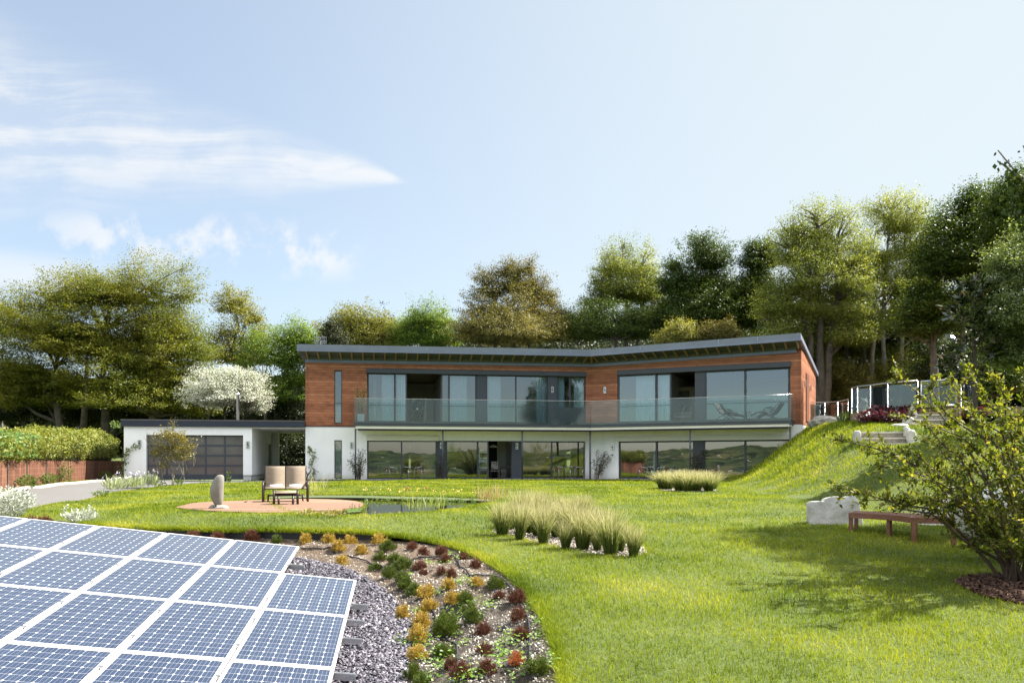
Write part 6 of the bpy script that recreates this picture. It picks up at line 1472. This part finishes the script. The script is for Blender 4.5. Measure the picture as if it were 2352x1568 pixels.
tree('dark_tree', 'dense layered dark green tree behind the big leaved magnolia', 44, [(2215, 500, 70, 62), (2185, 600, 80, 65), (2160, 690, 80, 60), (2260, 560, 70, 80), (2250, 470, 45, 40), (2130, 740, 60, 50)], [(2200, 2215, 520), (2150, 2150, 650)], 3.0, l_syc, m_bark, 0.161, 78540, 0.70, .3, 54, .95, 110, .8, .3, 18, voids=0.12)
tree('dark_tree', 'tall dark tree cut by the picture edge above the grey leaved tree', 40, [(2330, 470, 60, 60), (2370, 560, 70, 80), (2310, 530, 45, 45), (2390, 420, 50, 50)], [(2370, 2360, 500)], 3.0, l_syc, m_bark, 0.147, 33660, 0.57, .4, 54, .85, 40, .8, .25, 19, voids=0.12)
tree('grey_leaved_tree', 'grey green leafy tree standing on the bank behind the magnolia', 25, [(2330, 625, 55, 60), (2318, 720, 70, 70), (2360, 580, 55, 70), (2345, 810, 60, 60), (2410, 700, 80, 100), (2285, 790, 30, 45)], [(2370, 2350, 700), (2375, 2400, 680)], 2.2, l_grey, m_barkpale, 0.097, 49500, 0.33, .5, 48, .7, 60, .9, .12, 20, voids=0.15)
# birch bough reaching into the sky
def bough():
    Y = 19.0; root = thing('birch_bough_tree', 'birch tree with one thin leafy bough arching into the sky', 'tree', (PX(2460, Y), Y, 1.4))
    m = MB(); m.tube([P(2470, 1010, Y), P(2450, 700, Y), P(2420, 480, Y), P(2400, 380, Y)], [.12, .09, .06, .03], 8)
    paths = [[(2440, 560), (2390, 470), (2352, 420), (2325, 385), (2292, 345)], [(2352, 420), (2320, 392), (2300, 375)], [(2390, 470), (2352, 455), (2330, 445)], [(2420, 520), (2370, 500), (2335, 490)], [(2345, 412), (2325, 410), (2308, 408)], [(2420, 440), (2375, 380), (2350, 335)]]
    C = []
    for pth in paths:
        q = [P(x, y, Y + rng.uniform(-.2, .2)) for x, y in pth]; m.tube(q, [.03 * (1 - .8 * i / len(q)) + .004 for i in range(len(q))], 5, cap=False)
        for a, b in zip(q[:-1], q[1:]):
            for k in range(16): C.append(np.array(a.lerp(b, rng.random())) + rng.normal(0, .09, 3) - np.array((0, 0, .08)))
    for k in range(500): C.append(np.array(P(2362 + rng.normal(0, 22), 470 + rng.normal(0, 28), Y)) + rng.normal(0, .12, 3))
    m.build('trunk', m_barkpale, root, True)
    for cx3, cy3, cz3, rr3 in ((15.3, 19.0, 10.4, 1.8), (14.4, 17.0, 9.3, 1.8), (13.7, 15.0, 7.6, 2.0), (13.3, 13.0, 5.8, 1.7), (14.7, 17.6, 7.2, 1.7), (13.7, 18.4, 5.6, 1.3)):
        q3 = rng.normal(0, 1, (260, 3)); q3 = q3 / np.linalg.norm(q3, axis=1, keepdims=True) * rr3 * rng.random((260, 1)) ** .45
        C += list(np.repeat(q3 + np.array((cx3, cy3, cz3)), 26, 0) + rng.normal(0, .16, (6760, 3)))
    C = np.array(C)
    V, Fq = leaves_dir(C, np.array([0, 0, -1]) + rng.normal(0, .5, C.shape), rng.normal(0, 1, C.shape), rng.uniform(.08, .15, len(C)), .8, .05); fastmesh('crown', V, Fq, l_syc, root)
bough()
tree('hawthorn_tree', 'round white blossoming hawthorn behind the garage roof', 51, [(515, 900, 80, 52), (468, 920, 46, 38), (565, 895, 46, 45), (495, 862, 34, 26), (480, 835, 14, 14), (585, 930, 30, 30), (540, 865, 30, 22)], [(520, 528, 880), (510, 480, 900), (525, 560, 890)], 0, l_may, m_bark, 0.110, 34320, 0.34, .4, 51, .7, 130, .8, .12, 21)
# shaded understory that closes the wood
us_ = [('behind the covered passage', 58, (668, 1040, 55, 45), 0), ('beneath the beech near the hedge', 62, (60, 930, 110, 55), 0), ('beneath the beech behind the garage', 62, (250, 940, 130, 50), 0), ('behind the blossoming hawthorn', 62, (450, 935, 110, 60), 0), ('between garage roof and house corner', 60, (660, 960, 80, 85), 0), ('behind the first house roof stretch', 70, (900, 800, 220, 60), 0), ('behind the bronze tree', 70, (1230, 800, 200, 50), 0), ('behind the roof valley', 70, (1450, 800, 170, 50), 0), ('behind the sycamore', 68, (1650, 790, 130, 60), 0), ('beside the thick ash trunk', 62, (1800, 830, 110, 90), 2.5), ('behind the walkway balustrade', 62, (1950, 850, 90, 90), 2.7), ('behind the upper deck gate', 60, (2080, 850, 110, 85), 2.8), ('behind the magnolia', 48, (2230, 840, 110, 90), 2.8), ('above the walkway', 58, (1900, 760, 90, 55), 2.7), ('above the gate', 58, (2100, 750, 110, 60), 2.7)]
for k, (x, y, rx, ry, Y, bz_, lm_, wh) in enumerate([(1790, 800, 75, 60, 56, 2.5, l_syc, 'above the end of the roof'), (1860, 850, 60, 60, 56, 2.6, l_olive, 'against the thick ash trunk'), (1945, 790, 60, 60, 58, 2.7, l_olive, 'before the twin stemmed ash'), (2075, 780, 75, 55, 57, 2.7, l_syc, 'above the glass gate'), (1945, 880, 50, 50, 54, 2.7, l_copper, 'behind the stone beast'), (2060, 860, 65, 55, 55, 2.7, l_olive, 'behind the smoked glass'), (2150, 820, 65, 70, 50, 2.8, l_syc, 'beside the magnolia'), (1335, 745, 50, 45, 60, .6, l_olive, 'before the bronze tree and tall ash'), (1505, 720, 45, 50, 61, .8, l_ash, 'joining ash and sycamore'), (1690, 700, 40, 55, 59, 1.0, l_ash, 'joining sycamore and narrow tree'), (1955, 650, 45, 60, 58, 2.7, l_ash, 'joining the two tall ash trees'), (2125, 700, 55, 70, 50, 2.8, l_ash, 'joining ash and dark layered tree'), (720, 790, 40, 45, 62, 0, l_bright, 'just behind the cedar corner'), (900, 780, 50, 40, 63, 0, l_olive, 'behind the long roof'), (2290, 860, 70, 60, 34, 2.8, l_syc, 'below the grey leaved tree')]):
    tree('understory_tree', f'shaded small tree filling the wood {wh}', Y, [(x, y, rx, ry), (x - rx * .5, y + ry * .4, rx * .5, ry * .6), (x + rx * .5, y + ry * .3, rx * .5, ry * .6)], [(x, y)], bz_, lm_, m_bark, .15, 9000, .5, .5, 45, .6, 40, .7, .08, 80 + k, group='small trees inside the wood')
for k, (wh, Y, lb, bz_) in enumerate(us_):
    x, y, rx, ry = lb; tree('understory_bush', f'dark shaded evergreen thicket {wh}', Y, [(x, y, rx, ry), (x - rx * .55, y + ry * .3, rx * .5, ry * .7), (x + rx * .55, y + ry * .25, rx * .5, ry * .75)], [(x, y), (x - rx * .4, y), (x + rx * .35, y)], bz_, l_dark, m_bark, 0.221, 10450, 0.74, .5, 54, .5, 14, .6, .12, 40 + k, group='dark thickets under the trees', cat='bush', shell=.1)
# bare stems in the gloom
m = None
for k, (x, yb, yt, Y, w) in enumerate([(1948, 960, 640, 57, .20), (1990, 935, 560, 56, .16), (2150, 910, 640, 54, .18), (1840, 960, 760, 57, .14), (610, 1000, 840, 58, .12), (190, 1000, 820, 56, .25), (1975, 920, 700, 60, .13)]):
    a, b = P(x, yb, Y), P(x + rng.uniform(-10, 10), yt, Y); o = MB().tube([a, a.lerp(b, .5) + Vector((rng.normal(0, .1), 0, 0)), b], [w, w * .75, w * .4], 8).build('tree_trunk', m_bark, None, True)
    tag(o, ['bare dark trunk just beyond the walkway balustrade', 'slim bare trunk behind the stone beast', 'dark trunk behind the glass gate', 'dark slim trunk at the house end wall', 'bare stem beneath the slender tree by the hawthorn', 'thick dark stem below the beech crown', 'thin trunk behind the balustrade curve'][k], 'tree trunk', 'bare trunks in the shade')
# garden shrubs behind the viewpoint, seen only mirrored in the glass
for k, (x, z, Y, r, lm_) in enumerate([(-17, 1.2, -14, 2.4, l_olive), (-9, .6, -20, 1.6, l_bright), (-2, 1.4, -26, 2.8, l_syc), (7, .5, -18, 1.7, l_olive), (13, 1.5, -24, 2.6, l_bright), (20, 1.0, -16, 2.2, l_syc), (-26, 1.6, -24, 3.0, l_syc), (28, 1.6, -26, 3.0, l_olive)]):
    px_ = CX + x * F / Y; py_ = CY - (z - EYE) * F / Y; rp = r * F / abs(Y)
    tree('garden_shrub', f'{ORD[k]} rounded garden shrub mirrored in the ground floor glass', Y, [(px_, py_, rp, rp * .8), (px_ + rp * .6, py_ - rp * .3, rp * .6, rp * .5)], [(px_, py_)], -1.3, lm_, m_bark, .2, 2200, .5, .5, 45, .6, 12, .8, .08, 130 + k, group='shrubs mirrored in the windows', cat='shrub')
# far wood closing the horizon
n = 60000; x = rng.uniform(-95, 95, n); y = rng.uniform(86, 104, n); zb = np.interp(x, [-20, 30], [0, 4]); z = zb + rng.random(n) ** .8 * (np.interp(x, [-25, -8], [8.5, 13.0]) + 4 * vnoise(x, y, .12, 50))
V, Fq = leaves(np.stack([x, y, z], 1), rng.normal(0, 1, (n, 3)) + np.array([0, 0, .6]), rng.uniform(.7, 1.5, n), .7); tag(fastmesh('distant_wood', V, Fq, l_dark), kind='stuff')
# ------------------------------------------------------------------ slender tree by the garage, bamboos, climbers
tree('young_tree', 'slender many stemmed young tree with yellowish leaves before the garage door', 33, [(400, 992, 26, 22), (402, 1022, 32, 26), (366, 1030, 22, 26), (430, 1030, 18, 30), (372, 1062, 20, 12), (418, 1048, 26, 12)], [(378, 358, 1050), (388, 372, 1040), (396, 400, 985), (399, 404, 1000), (402, 425, 1030), (392, 392, 1020), (410, 438, 1060)], -.06, mk('photinia_leaf', [(0, (.05, .055, .012)), (.45, (.14, .13, .025)), (.8, (.25, .19, .045)), (1, (.40, .34, .16))], .4, .35, .3, 1), m_barkpale, .105, 1500, .26, .7, 26, .6, 50, .8, .025, 22, .5)
def bamboo(name, label, base, h, spread, n, mat, lean=(0, 0), ls=.13, stems=9, seed=0, dense=1.0):
    r_ = np.random.default_rng(seed); t = thing(name, label, 'plant', tuple(base)); m = MB(); C = []; T = []
    for k in range(stems):
        a = r_.uniform(0, 6.28); s = spread * r_.uniform(.3, 1); hh = h * r_.uniform(.6, 1.0); pts = [Vector((math.cos(a) * .1, math.sin(a) * .08, 0))]
        for i in range(1, 6):
            u = i / 5; pts.append(Vector((math.cos(a) * (.1 + s * u ** 1.8) + lean[0] * u ** 1.5, math.sin(a) * (.08 + s * .5 * u ** 1.8) + lean[1] * u, hh * u)))
        m.tube(pts, [.012 * (1 - .7 * i / 5) + .003 for i in range(6)], 5, cap=False)
        for q in range(int(n / stems)):
            u = r_.uniform(.12, 1) ** .8 * 5; i = min(4, int(u)); p = pts[i].lerp(pts[i + 1], u - i); C.append(np.array(p) + r_.normal(0, .055, 3) * np.array((1.6, 1.2, 1))); T.append(np.array((math.cos(a), math.sin(a), -.3)) + r_.normal(0, .7, 3))
    m.build('cane', m_twig, t, True, False); C = np.array(C); V, Fq = leaves_dir(C, np.array(T), r_.normal(0, 1, C.shape) + np.array((0, 0, .5)), r_.uniform(.6, 1.2, len(C)) * ls, .28, .03); fastmesh('leaves', V, Fq, mat, t, False); return t
m_bam = mk('bamboo_leaf', [(0, (.02, .03, .012)), (.5, (.05, .065, .025)), (.85, (.11, .12, .055)), (1, (.22, .22, .13))], .3, .5, .2)
m_bamg = mk('golden_bamboo_leaf', [(0, (.16, .15, .04)), (.5, (.40, .34, .11)), (1, (.60, .50, .22))], .4, .5, .2)
def wpos(w, px, d, z): q = w.p(w.t(px, d), d); return (*q, z)
bamboo('bamboo', 'dark bamboo clump at the first balcony post below the cedar corner', wpos(WL, 824, -.75, 0), 1.75, .42, 900, m_bam, (.05, 0), seed=1, stems=14)
bamboo('bamboo', 'dark bamboo clump in front of the grey panel with wall lamp', wpos(WL, 1013, -.45, 0), 1.5, .3, 420, m_bam, seed=2)
bamboo('bamboo', 'loose arching bamboo against the white pier at the roof valley', wpos(WR, 1370, -.55, 0), 1.75, .55, 620, m_bam, (.25, 0), seed=3, stems=11)
bamboo('bamboo', 'dark bamboo clump before the grey panel behind the small grass bed', wpos(WR, 1600, -.5, 0), 1.7, .35, 650, m_bam, seed=4, stems=12)
pb = wpos(WL, 829, -.75, FLZ); bamboo('potted_bamboo', 'golden topped bamboo on the balcony in front of the cedar wall', (pb[0], pb[1], FLZ + .4), 1.75, .18, 520, m_bamg, seed=5, stems=8, ls=.12)
m = MB(); m.box(-.19, .19, -.19, .19, 0, .42); o = m.build('planter', M('pale_planter', (.5, .52, .54), None, 3, .6), None); o.location = pb; o.rotation_euler = (0, 0, al); tag(o, 'pale square planter behind the balcony glass holding bamboo', 'planter')
def climber(label, pts, w, off, n, ls, mat, spread=.1, seed=0):
    r_ = np.random.default_rng(seed); q = [Vector((*w.p(w.t(x, off), off), PZ(y, w.Y(w.t(x, off), off)))) for x, y in pts]; t = thing('climbing_plant', label, 'climbing plant', tuple(q[0])); m = MB(); m.tube(q, [.02 - .013 * i / (len(q) - 1) for i in range(len(q))], 5)
    C = []
    for k in range(n):
        i = r_.integers(0, len(q) - 1); C.append(np.array(q[i].lerp(q[i + 1], r_.random())) + r_.normal(0, spread, 3) * np.array((1, .3, 1)))
    m.build('stem', m_twig, t); C = np.array(C); V, Fq = leaves(C, np.tile((0, -.8, .5), (n, 1)) + r_.normal(0, .4, (n, 3)), r_.uniform(.6, 1.3, n) * ls, .7); fastmesh('leaves', V, Fq, mat, t)
climber('leafy climber reaching across the garage corner from the hedge', [(278, 1100), (284, 1070), (287, 1045), (298, 1030), (318, 1025)], WL, GOFF - .12, 150, .11, m_mixg, .10, 1)
climber('thin climber twisting up the white house corner by the passage', [(714, 1098), (722, 1082), (713, 1066), (722, 1050), (716, 1035), (708, 1028)], WL, -.12, 130, .10, m_mixg, .09, 2)
clump('creeper', 'bright green leafy shoots sprouting over the hedge beside the garage', 'plant', P(268, 985, 43.6), 90, .35, .45, .13, m_mixg, None, .8, .7, None, 160)
dw = MB()
for pts in ([(0, 0, 0), (.05, 0, .3), (-.05, .02, .55), (.02, 0, .8)], [(.05, 0, .3), (.22, 0, .5), (.25, .02, .72)], [(-.05, .02, .55), (-.2, 0, .7)], [(0, 0, .05), (.3, .02, .06), (.45, 0, .16)]): dw.tube(pts, [.05, .04, .03, .012][:len(pts)], 6)
o = dw.build('driftwood', m_bark, None, True); o.location = P(704, 1099, 41.8); o.location.z = 0; tag(o, 'dark antler shaped driftwood at the white house corner', 'driftwood')
# tv aerial
ap = P(736, 787, 47.5); ae = thing('television_aerial', 'thin metal aerial on the roof above the cedar corner', 'aerial', tuple(ap))
m = MB(); m.tube([ap + Vector((0, 0, -.9)), ap + Vector((0, 0, .32))], .018, 6); m.build('mast', m_alu, ae)
m = MB(); m.tube([ap + Vector((-.1, 0, -.02)), ap + Vector((.2, -.3, .33))], .03, 6); m.build('boom', m_bronze, ae)
m = MB()
for x in np.linspace(-.34, .34, 8): m.tube([ap + Vector((x, 0, -.12)), ap + Vector((x, 0, .36))], .007, 4)
for zz in (.0, .1, .34): m.tube([ap + Vector((-.36, 0, zz)), ap + Vector((.36, 0, zz))], .009, 4)
m.build('reflector_grid', m_alu, ae)
# ------------------------------------------------------------------ magnolia
def magnolia():
    r_ = np.random.default_rng(5); Y = 25.0; b = P(2238, 928, Y); b.z = float(Hl(b.x, b.y)) - .1; t = thing('magnolia_tree', 'young magnolia with big glossy dark leaves on the bank', 'tree', tuple(b)); m = MB()
    m.tube([b, P(2240, 880, Y), P(2236, 760, Y), P(2240, 660, Y), P(2243, 625, Y)], [.085, .075, .05, .025, .01], 8); C = []; T = []; N = []
    for k in range(74):
        u = r_.random(); y0 = 890 - u * 245; w = np.interp(u, [0, .15, .5, .8, 1], [72, 88, 78, 52, 18]); a = r_.uniform(0, 6.28); rr = w / F * Y * r_.uniform(.55, 1.02)
        s = P(2238, y0, Y); e = s + Vector((math.cos(a) * rr, math.sin(a) * rr, rr * r_.uniform(.05, .5))); m.tube([s, s.lerp(e, .5) + Vector((0, 0, -.04)), e], [.018, .012, .007], 5, cap=False)
        for q in range(15):
            v = r_.uniform(.45, 1.0); p = np.array(s.lerp(e, v)) + r_.normal(0, .05, 3); C.append(p); T.append(np.array((math.cos(a), math.sin(a), .35)) + r_.normal(0, .65, 3)); N.append(np.array((0, 0, 1)) + r_.normal(0, .5, 3))
    m.build('trunk', m_bark, t, True); C, T, N = map(np.array, (C, T, N)); V, Fq = leaves_dir(C, T, N, r_.uniform(.20, .34, len(C)), .42, .03)
    fastmesh('crown', V, Fq, mk('magnolia_leaf', [(0, (.008, .016, .006)), (.6, (.022, .04, .012)), (.82, (.045, .06, .02)), (.92, (.13, .08, .03)), (1, (.24, .16, .05))], .12, .22, .1, 1, (1.3, 1.2, .4), .7), t)
magnolia()
# ------------------------------------------------------------------ leafy shrub at the lawn edge
def big_shrub():
    r_ = np.random.default_rng(11); Y = 10.6; b = np.array(hitf(2352, 1340, Hl)); t = thing('leafy_shrub', 'large open shrub with arching branches and backlit young leaves', 'shrub', tuple(b)); m = MB(); C = []; T = []; N = []
    def px(x, y, dy=0): return np.array(P(x, y, b[1] + dy))
    ends = [(1938, 1005, .6), (1925, 1128, .4), (2000, 1030, 1.2), (2030, 1075, -.6), (1990, 1150, .2), (2090, 960, .9), (2060, 870, .4), (2130, 900, -.5), (2180, 880, .8), (2235, 868, .2), (2290, 885, -.7), (2340, 860, .5), (2400, 850, .2), (2120, 1010, 1.5), (2170, 980, -1.0), (2220, 940, -1.4), (2100, 1100, -.9), (2060, 1140, .8), (2150, 1150, -.4), (2200, 1060, 1.2), (2260, 1000, 1.5), (2240, 1150, -1.2), (2300, 1080, -1.3), (2330, 960, -.9), (2440, 900, .6), (2480, 1000, -.5), (2280, 940, .9), (2380, 990, .9), (2280, 1180, .9), (2320, 1240, -.9), (2350, 1100, .2), (2090, 1040, .3), (2150, 1080, .5)]
    for (x, y, dy) in ends:
        e = px(x, y, dy); L_ = np.linalg.norm(e - b); s = b + np.array((r_.normal(0, .12), r_.normal(0, .12), 0)); mid = s * .5 + e * .5 + np.array((.22 * L_ * .5, 0, .20 * L_ + .05)); q = []
        for i in range(9):
            u = i / 8; q.append((1 - u) ** 2 * s + 2 * u * (1 - u) * mid + u * u * e + r_.normal(0, .012, 3) * min(i, 3))
        m.tube(q, [.026 * (1 - .85 * i / 8) + .003 for i in range(9)], 6, cap=False)
        tw = []
        for i in range(2, 9):
            for k in range(5):
                if r_.random() < .2: continue
                d = (q[i] - q[i - 1]); d = d / np.linalg.norm(d); o = d * .7 + r_.normal(0, .55, 3); o /= np.linalg.norm(o); l = r_.uniform(.14, .42) * (1.1 - .05 * i); e2 = q[i] + o * l; m.tube([q[i], (q[i] + e2) / 2 + r_.normal(0, .01, 3), e2], [.006, .004, .002], 4, cap=False); tw.append((q[i], e2, o))
        tw += [(q[i - 1], q[i], (q[i] - q[i - 1]) / (np.linalg.norm(q[i] - q[i - 1]) + 1e-9)) for i in range(4, 9)]
        for a, e2, o in tw:
            for k in range(18):
                u = r_.uniform(.0, 1.08); C.append(a + (e2 - a) * u + r_.normal(0, .016, 3)); T.append(o * .7 + r_.normal(0, .6, 3) + np.array((0, 0, .15))); N.append(np.array((0, 0, 1)) + r_.normal(0, .55, 3))
    m.build('branches', m_twig, t, True); C, T, N = map(np.array, (C, T, N)); V, Fq = leaves_dir(C, T, N, r_.uniform(.042, .085, len(C)), .52, .05)
    fastmesh('leaves', V, Fq, mk('young_leaf', [(0, (.03, .05, .009)), (.45, (.09, .12, .018)), (.8, (.20, .21, .042)), (.95, (.33, .28, .08)), (1, (.44, .29, .13))], .45, .55, .25, 1.2, (1.4, 1.3, .4), .15), t)
big_shrub()
# ------------------------------------------------------------------ light, sky, camera
SUN_AZ, SUN_EL = R(71), R(49)
sd = Vector((math.sin(SUN_AZ) * math.cos(SUN_EL), math.cos(SUN_AZ) * math.cos(SUN_EL), math.sin(SUN_EL)))
sl = bpy.data.lights.new('sun', 'SUN'); sl.energy = 5.0; sl.angle = R(.5); sl.color = (1, .955, .88)
so = bpy.data.objects.new('sun', sl); col.objects.link(so); so.rotation_euler = (-sd).to_track_quat('-Z', 'Y').to_euler(); so.location = (30, 30, 40)
W = bpy.data.worlds.new('World'); scene.world = W; W.use_nodes = True; nt = W.node_tree; nt.nodes.clear()
class WN(NT):
    def __init__(s, t): s.t = t
w = WN(nt); outw = w.n('ShaderNodeOutputWorld'); bg = w.n('ShaderNodeBackground'); sky = w.n('ShaderNodeTexSky', sky_type='NISHITA')
sky.sun_disc = False; sky.sun_elevation = SUN_EL; sky.sun_rotation = SUN_AZ; sky.altitude = 50; sky.air_density = 1.0; sky.dust_density = 0.9; sky.ozone_density = 1.1
tc = w.n('ShaderNodeTexCoord'); sx_ = w.n('ShaderNodeSeparateXYZ'); w.l(tc.outputs['Generated'], sx_.inputs[0])
yy = w.math('MAXIMUM', sx_.outputs[1], .05); u = w.math('DIVIDE', sx_.outputs[0], yy); v = w.math('DIVIDE', sx_.outputs[2], yy)
cv = w.n('ShaderNodeCombineXYZ'); w.l(u, cv.inputs[0]); w.l(v, cv.inputs[1])
warp = w.noise(3.0, 3, cv.outputs[0]); 
def sstep(x, a, b):
    nd = w.n('ShaderNodeMapRange', interpolation_type='SMOOTHSTEP'); w.l(x, nd.inputs[0]); nd.inputs[1].default_value = a; nd.inputs[2].default_value = b; return nd.outputs[0]
# long cirrus veil tapering towards the right
q = w.math('SUBTRACT', -.125, u); qc = w.math('MAXIMUM', q, 0)
vc = w.math('ADD', .352, w.math('MULTIPLY', qc, .14)); hw = w.math('MULTIPLY', w.math('POWER', qc, .9), .27)
dv = w.math('ABSOLUTE', w.math('SUBTRACT', v, w.math('ADD', vc, w.math('MULTIPLY', w.math('SUBTRACT', warp, .5), .05))))
m1 = w.math('SUBTRACT', 1.0, sstep(w.math('DIVIDE', dv, w.math('MAXIMUM', hw, .004)), .15, 1.05)); m1 = w.math('MULTIPLY', m1, sstep(q, 0, .03))
rot = w.n('ShaderNodeMapping'); rot.inputs['Rotation'].default_value = (0, 0, .16); rot.inputs['Scale'].default_value = (2.2, 17, 1); w.l(cv.outputs[0], rot.inputs[0])
wv = w.n('ShaderNodeVectorMath', operation='ADD'); w.l(rot.outputs[0], wv.inputs[0]); wn_ = w.n('ShaderNodeTexNoise'); wn_.inputs['Scale'].default_value = 4; w.l(cv.outputs[0], wn_.inputs[0]); w.l(wn_.outputs['Color'], wv.inputs[1])
st1 = w.noise(1.3, 7, wv.outputs[0], .6); st2 = w.noise(9, 6, cv.outputs[0], .6)
c1 = w.math('MULTIPLY', m1, w.math('ADD', .20, w.math('MULTIPLY', sstep(w.math('ADD', w.math('MULTIPLY', st1, .7), w.math('MULTIPLY', st2, .3)), .42, .60), .72)))
# row of small puffs
vb = w.math('ADD', .252, w.math('MULTIPLY', u, -.055)); d2 = w.math('ABSOLUTE', w.math('SUBTRACT', v, vb)); band = w.math('SUBTRACT', 1.0, sstep(d2, .012, .048))
rg = w.math('MULTIPLY', sstep(u, -.66, -.5), w.math('SUBTRACT', 1.0, sstep(u, -.24, -.17)))
mp = w.n('ShaderNodeMapping'); mp.inputs['Rotation'].default_value = (0, 0, -.35); mp.inputs['Scale'].default_value = (14, 12, 1); mp.inputs['Location'].default_value = (.4, 0, 0); w.l(cv.outputs[0], mp.inputs[0])
pu = w.noise(1.0, 6, mp.outputs[0], .58); c2 = w.math('MULTIPLY', w.math('MULTIPLY', band, rg), sstep(pu, .455, .60))
# low bank at far left
m3 = w.math('MULTIPLY', w.math('SUBTRACT', 1.0, sstep(u, -.60, -.42)), w.math('SUBTRACT', 1.0, sstep(w.math('ABSOLUTE', w.math('SUBTRACT', v, w.math('ADD', .155, w.math('MULTIPLY', u, -.13)))), .008, .04)))
m3 = w.math('MULTIPLY', m3, w.math('ADD', .35, w.math('MULTIPLY', st1, .7)))
c_ = w.math('MAXIMUM', w.math('MAXIMUM', c1, w.math('MULTIPLY', c2, .85)), w.math('MULTIPLY', m3, .9), clamp=True)
c_ = w.math('MULTIPLY', c_, w.math('GREATER_THAN', sx_.outputs[1], .05))
veil = w.math('ADD', VEIL0, w.math('MULTIPLY', sstep(u, -.55, .5), VEIL1)); veil = w.math('MULTIPLY', veil, w.math('GREATER_THAN', sx_.outputs[1], .0))
cl = w.mix(veil, sky.outputs[0], VEIL_COL); cl = w.mix(w.math('MULTIPLY', c_, CLOUD_AMT), cl, CLOUD_COL)
# broken bright cloud, added unseen behind the camera to fill the shaded facade
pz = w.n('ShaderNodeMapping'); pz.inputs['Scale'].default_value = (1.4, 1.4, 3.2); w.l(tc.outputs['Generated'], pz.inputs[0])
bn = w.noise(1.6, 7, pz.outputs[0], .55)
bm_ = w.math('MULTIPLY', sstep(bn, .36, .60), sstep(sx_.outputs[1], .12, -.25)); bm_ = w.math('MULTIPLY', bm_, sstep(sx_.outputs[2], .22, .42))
cl = w.mix(w.math('MULTIPLY', bm_, .9), cl, FILL_CLOUD_COL)
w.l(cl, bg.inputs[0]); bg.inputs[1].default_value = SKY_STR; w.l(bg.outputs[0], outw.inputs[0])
cd = bpy.data.cameras.new('camera'); co = bpy.data.objects.new('camera', cd); col.objects.link(co); scene.camera = co
co.location = (0, 0, EYE); co.rotation_euler = (R(90), 0, 0); cd.sensor_width = 36; cd.lens = 28.0; cd.shift_y = (CY - 784) / 2352; cd.clip_end = 6000; cd.clip_start = .05
vs = scene.view_settings; vs.view_transform = 'Standard'; vs.look = 'None'; vs.exposure = EXPO; vs.gamma = 1.0
cy = scene.cycles; cy.max_bounces = 10; cy.transparent_max_bounces = 24; cy.diffuse_bounces = 4; cy.glossy_bounces = 5; cy.transmission_bounces = 8; cy.use_denoising = True
cy.sample_clamp_indirect = 6; cy.caustics_reflective = False; cy.caustics_refractive = False
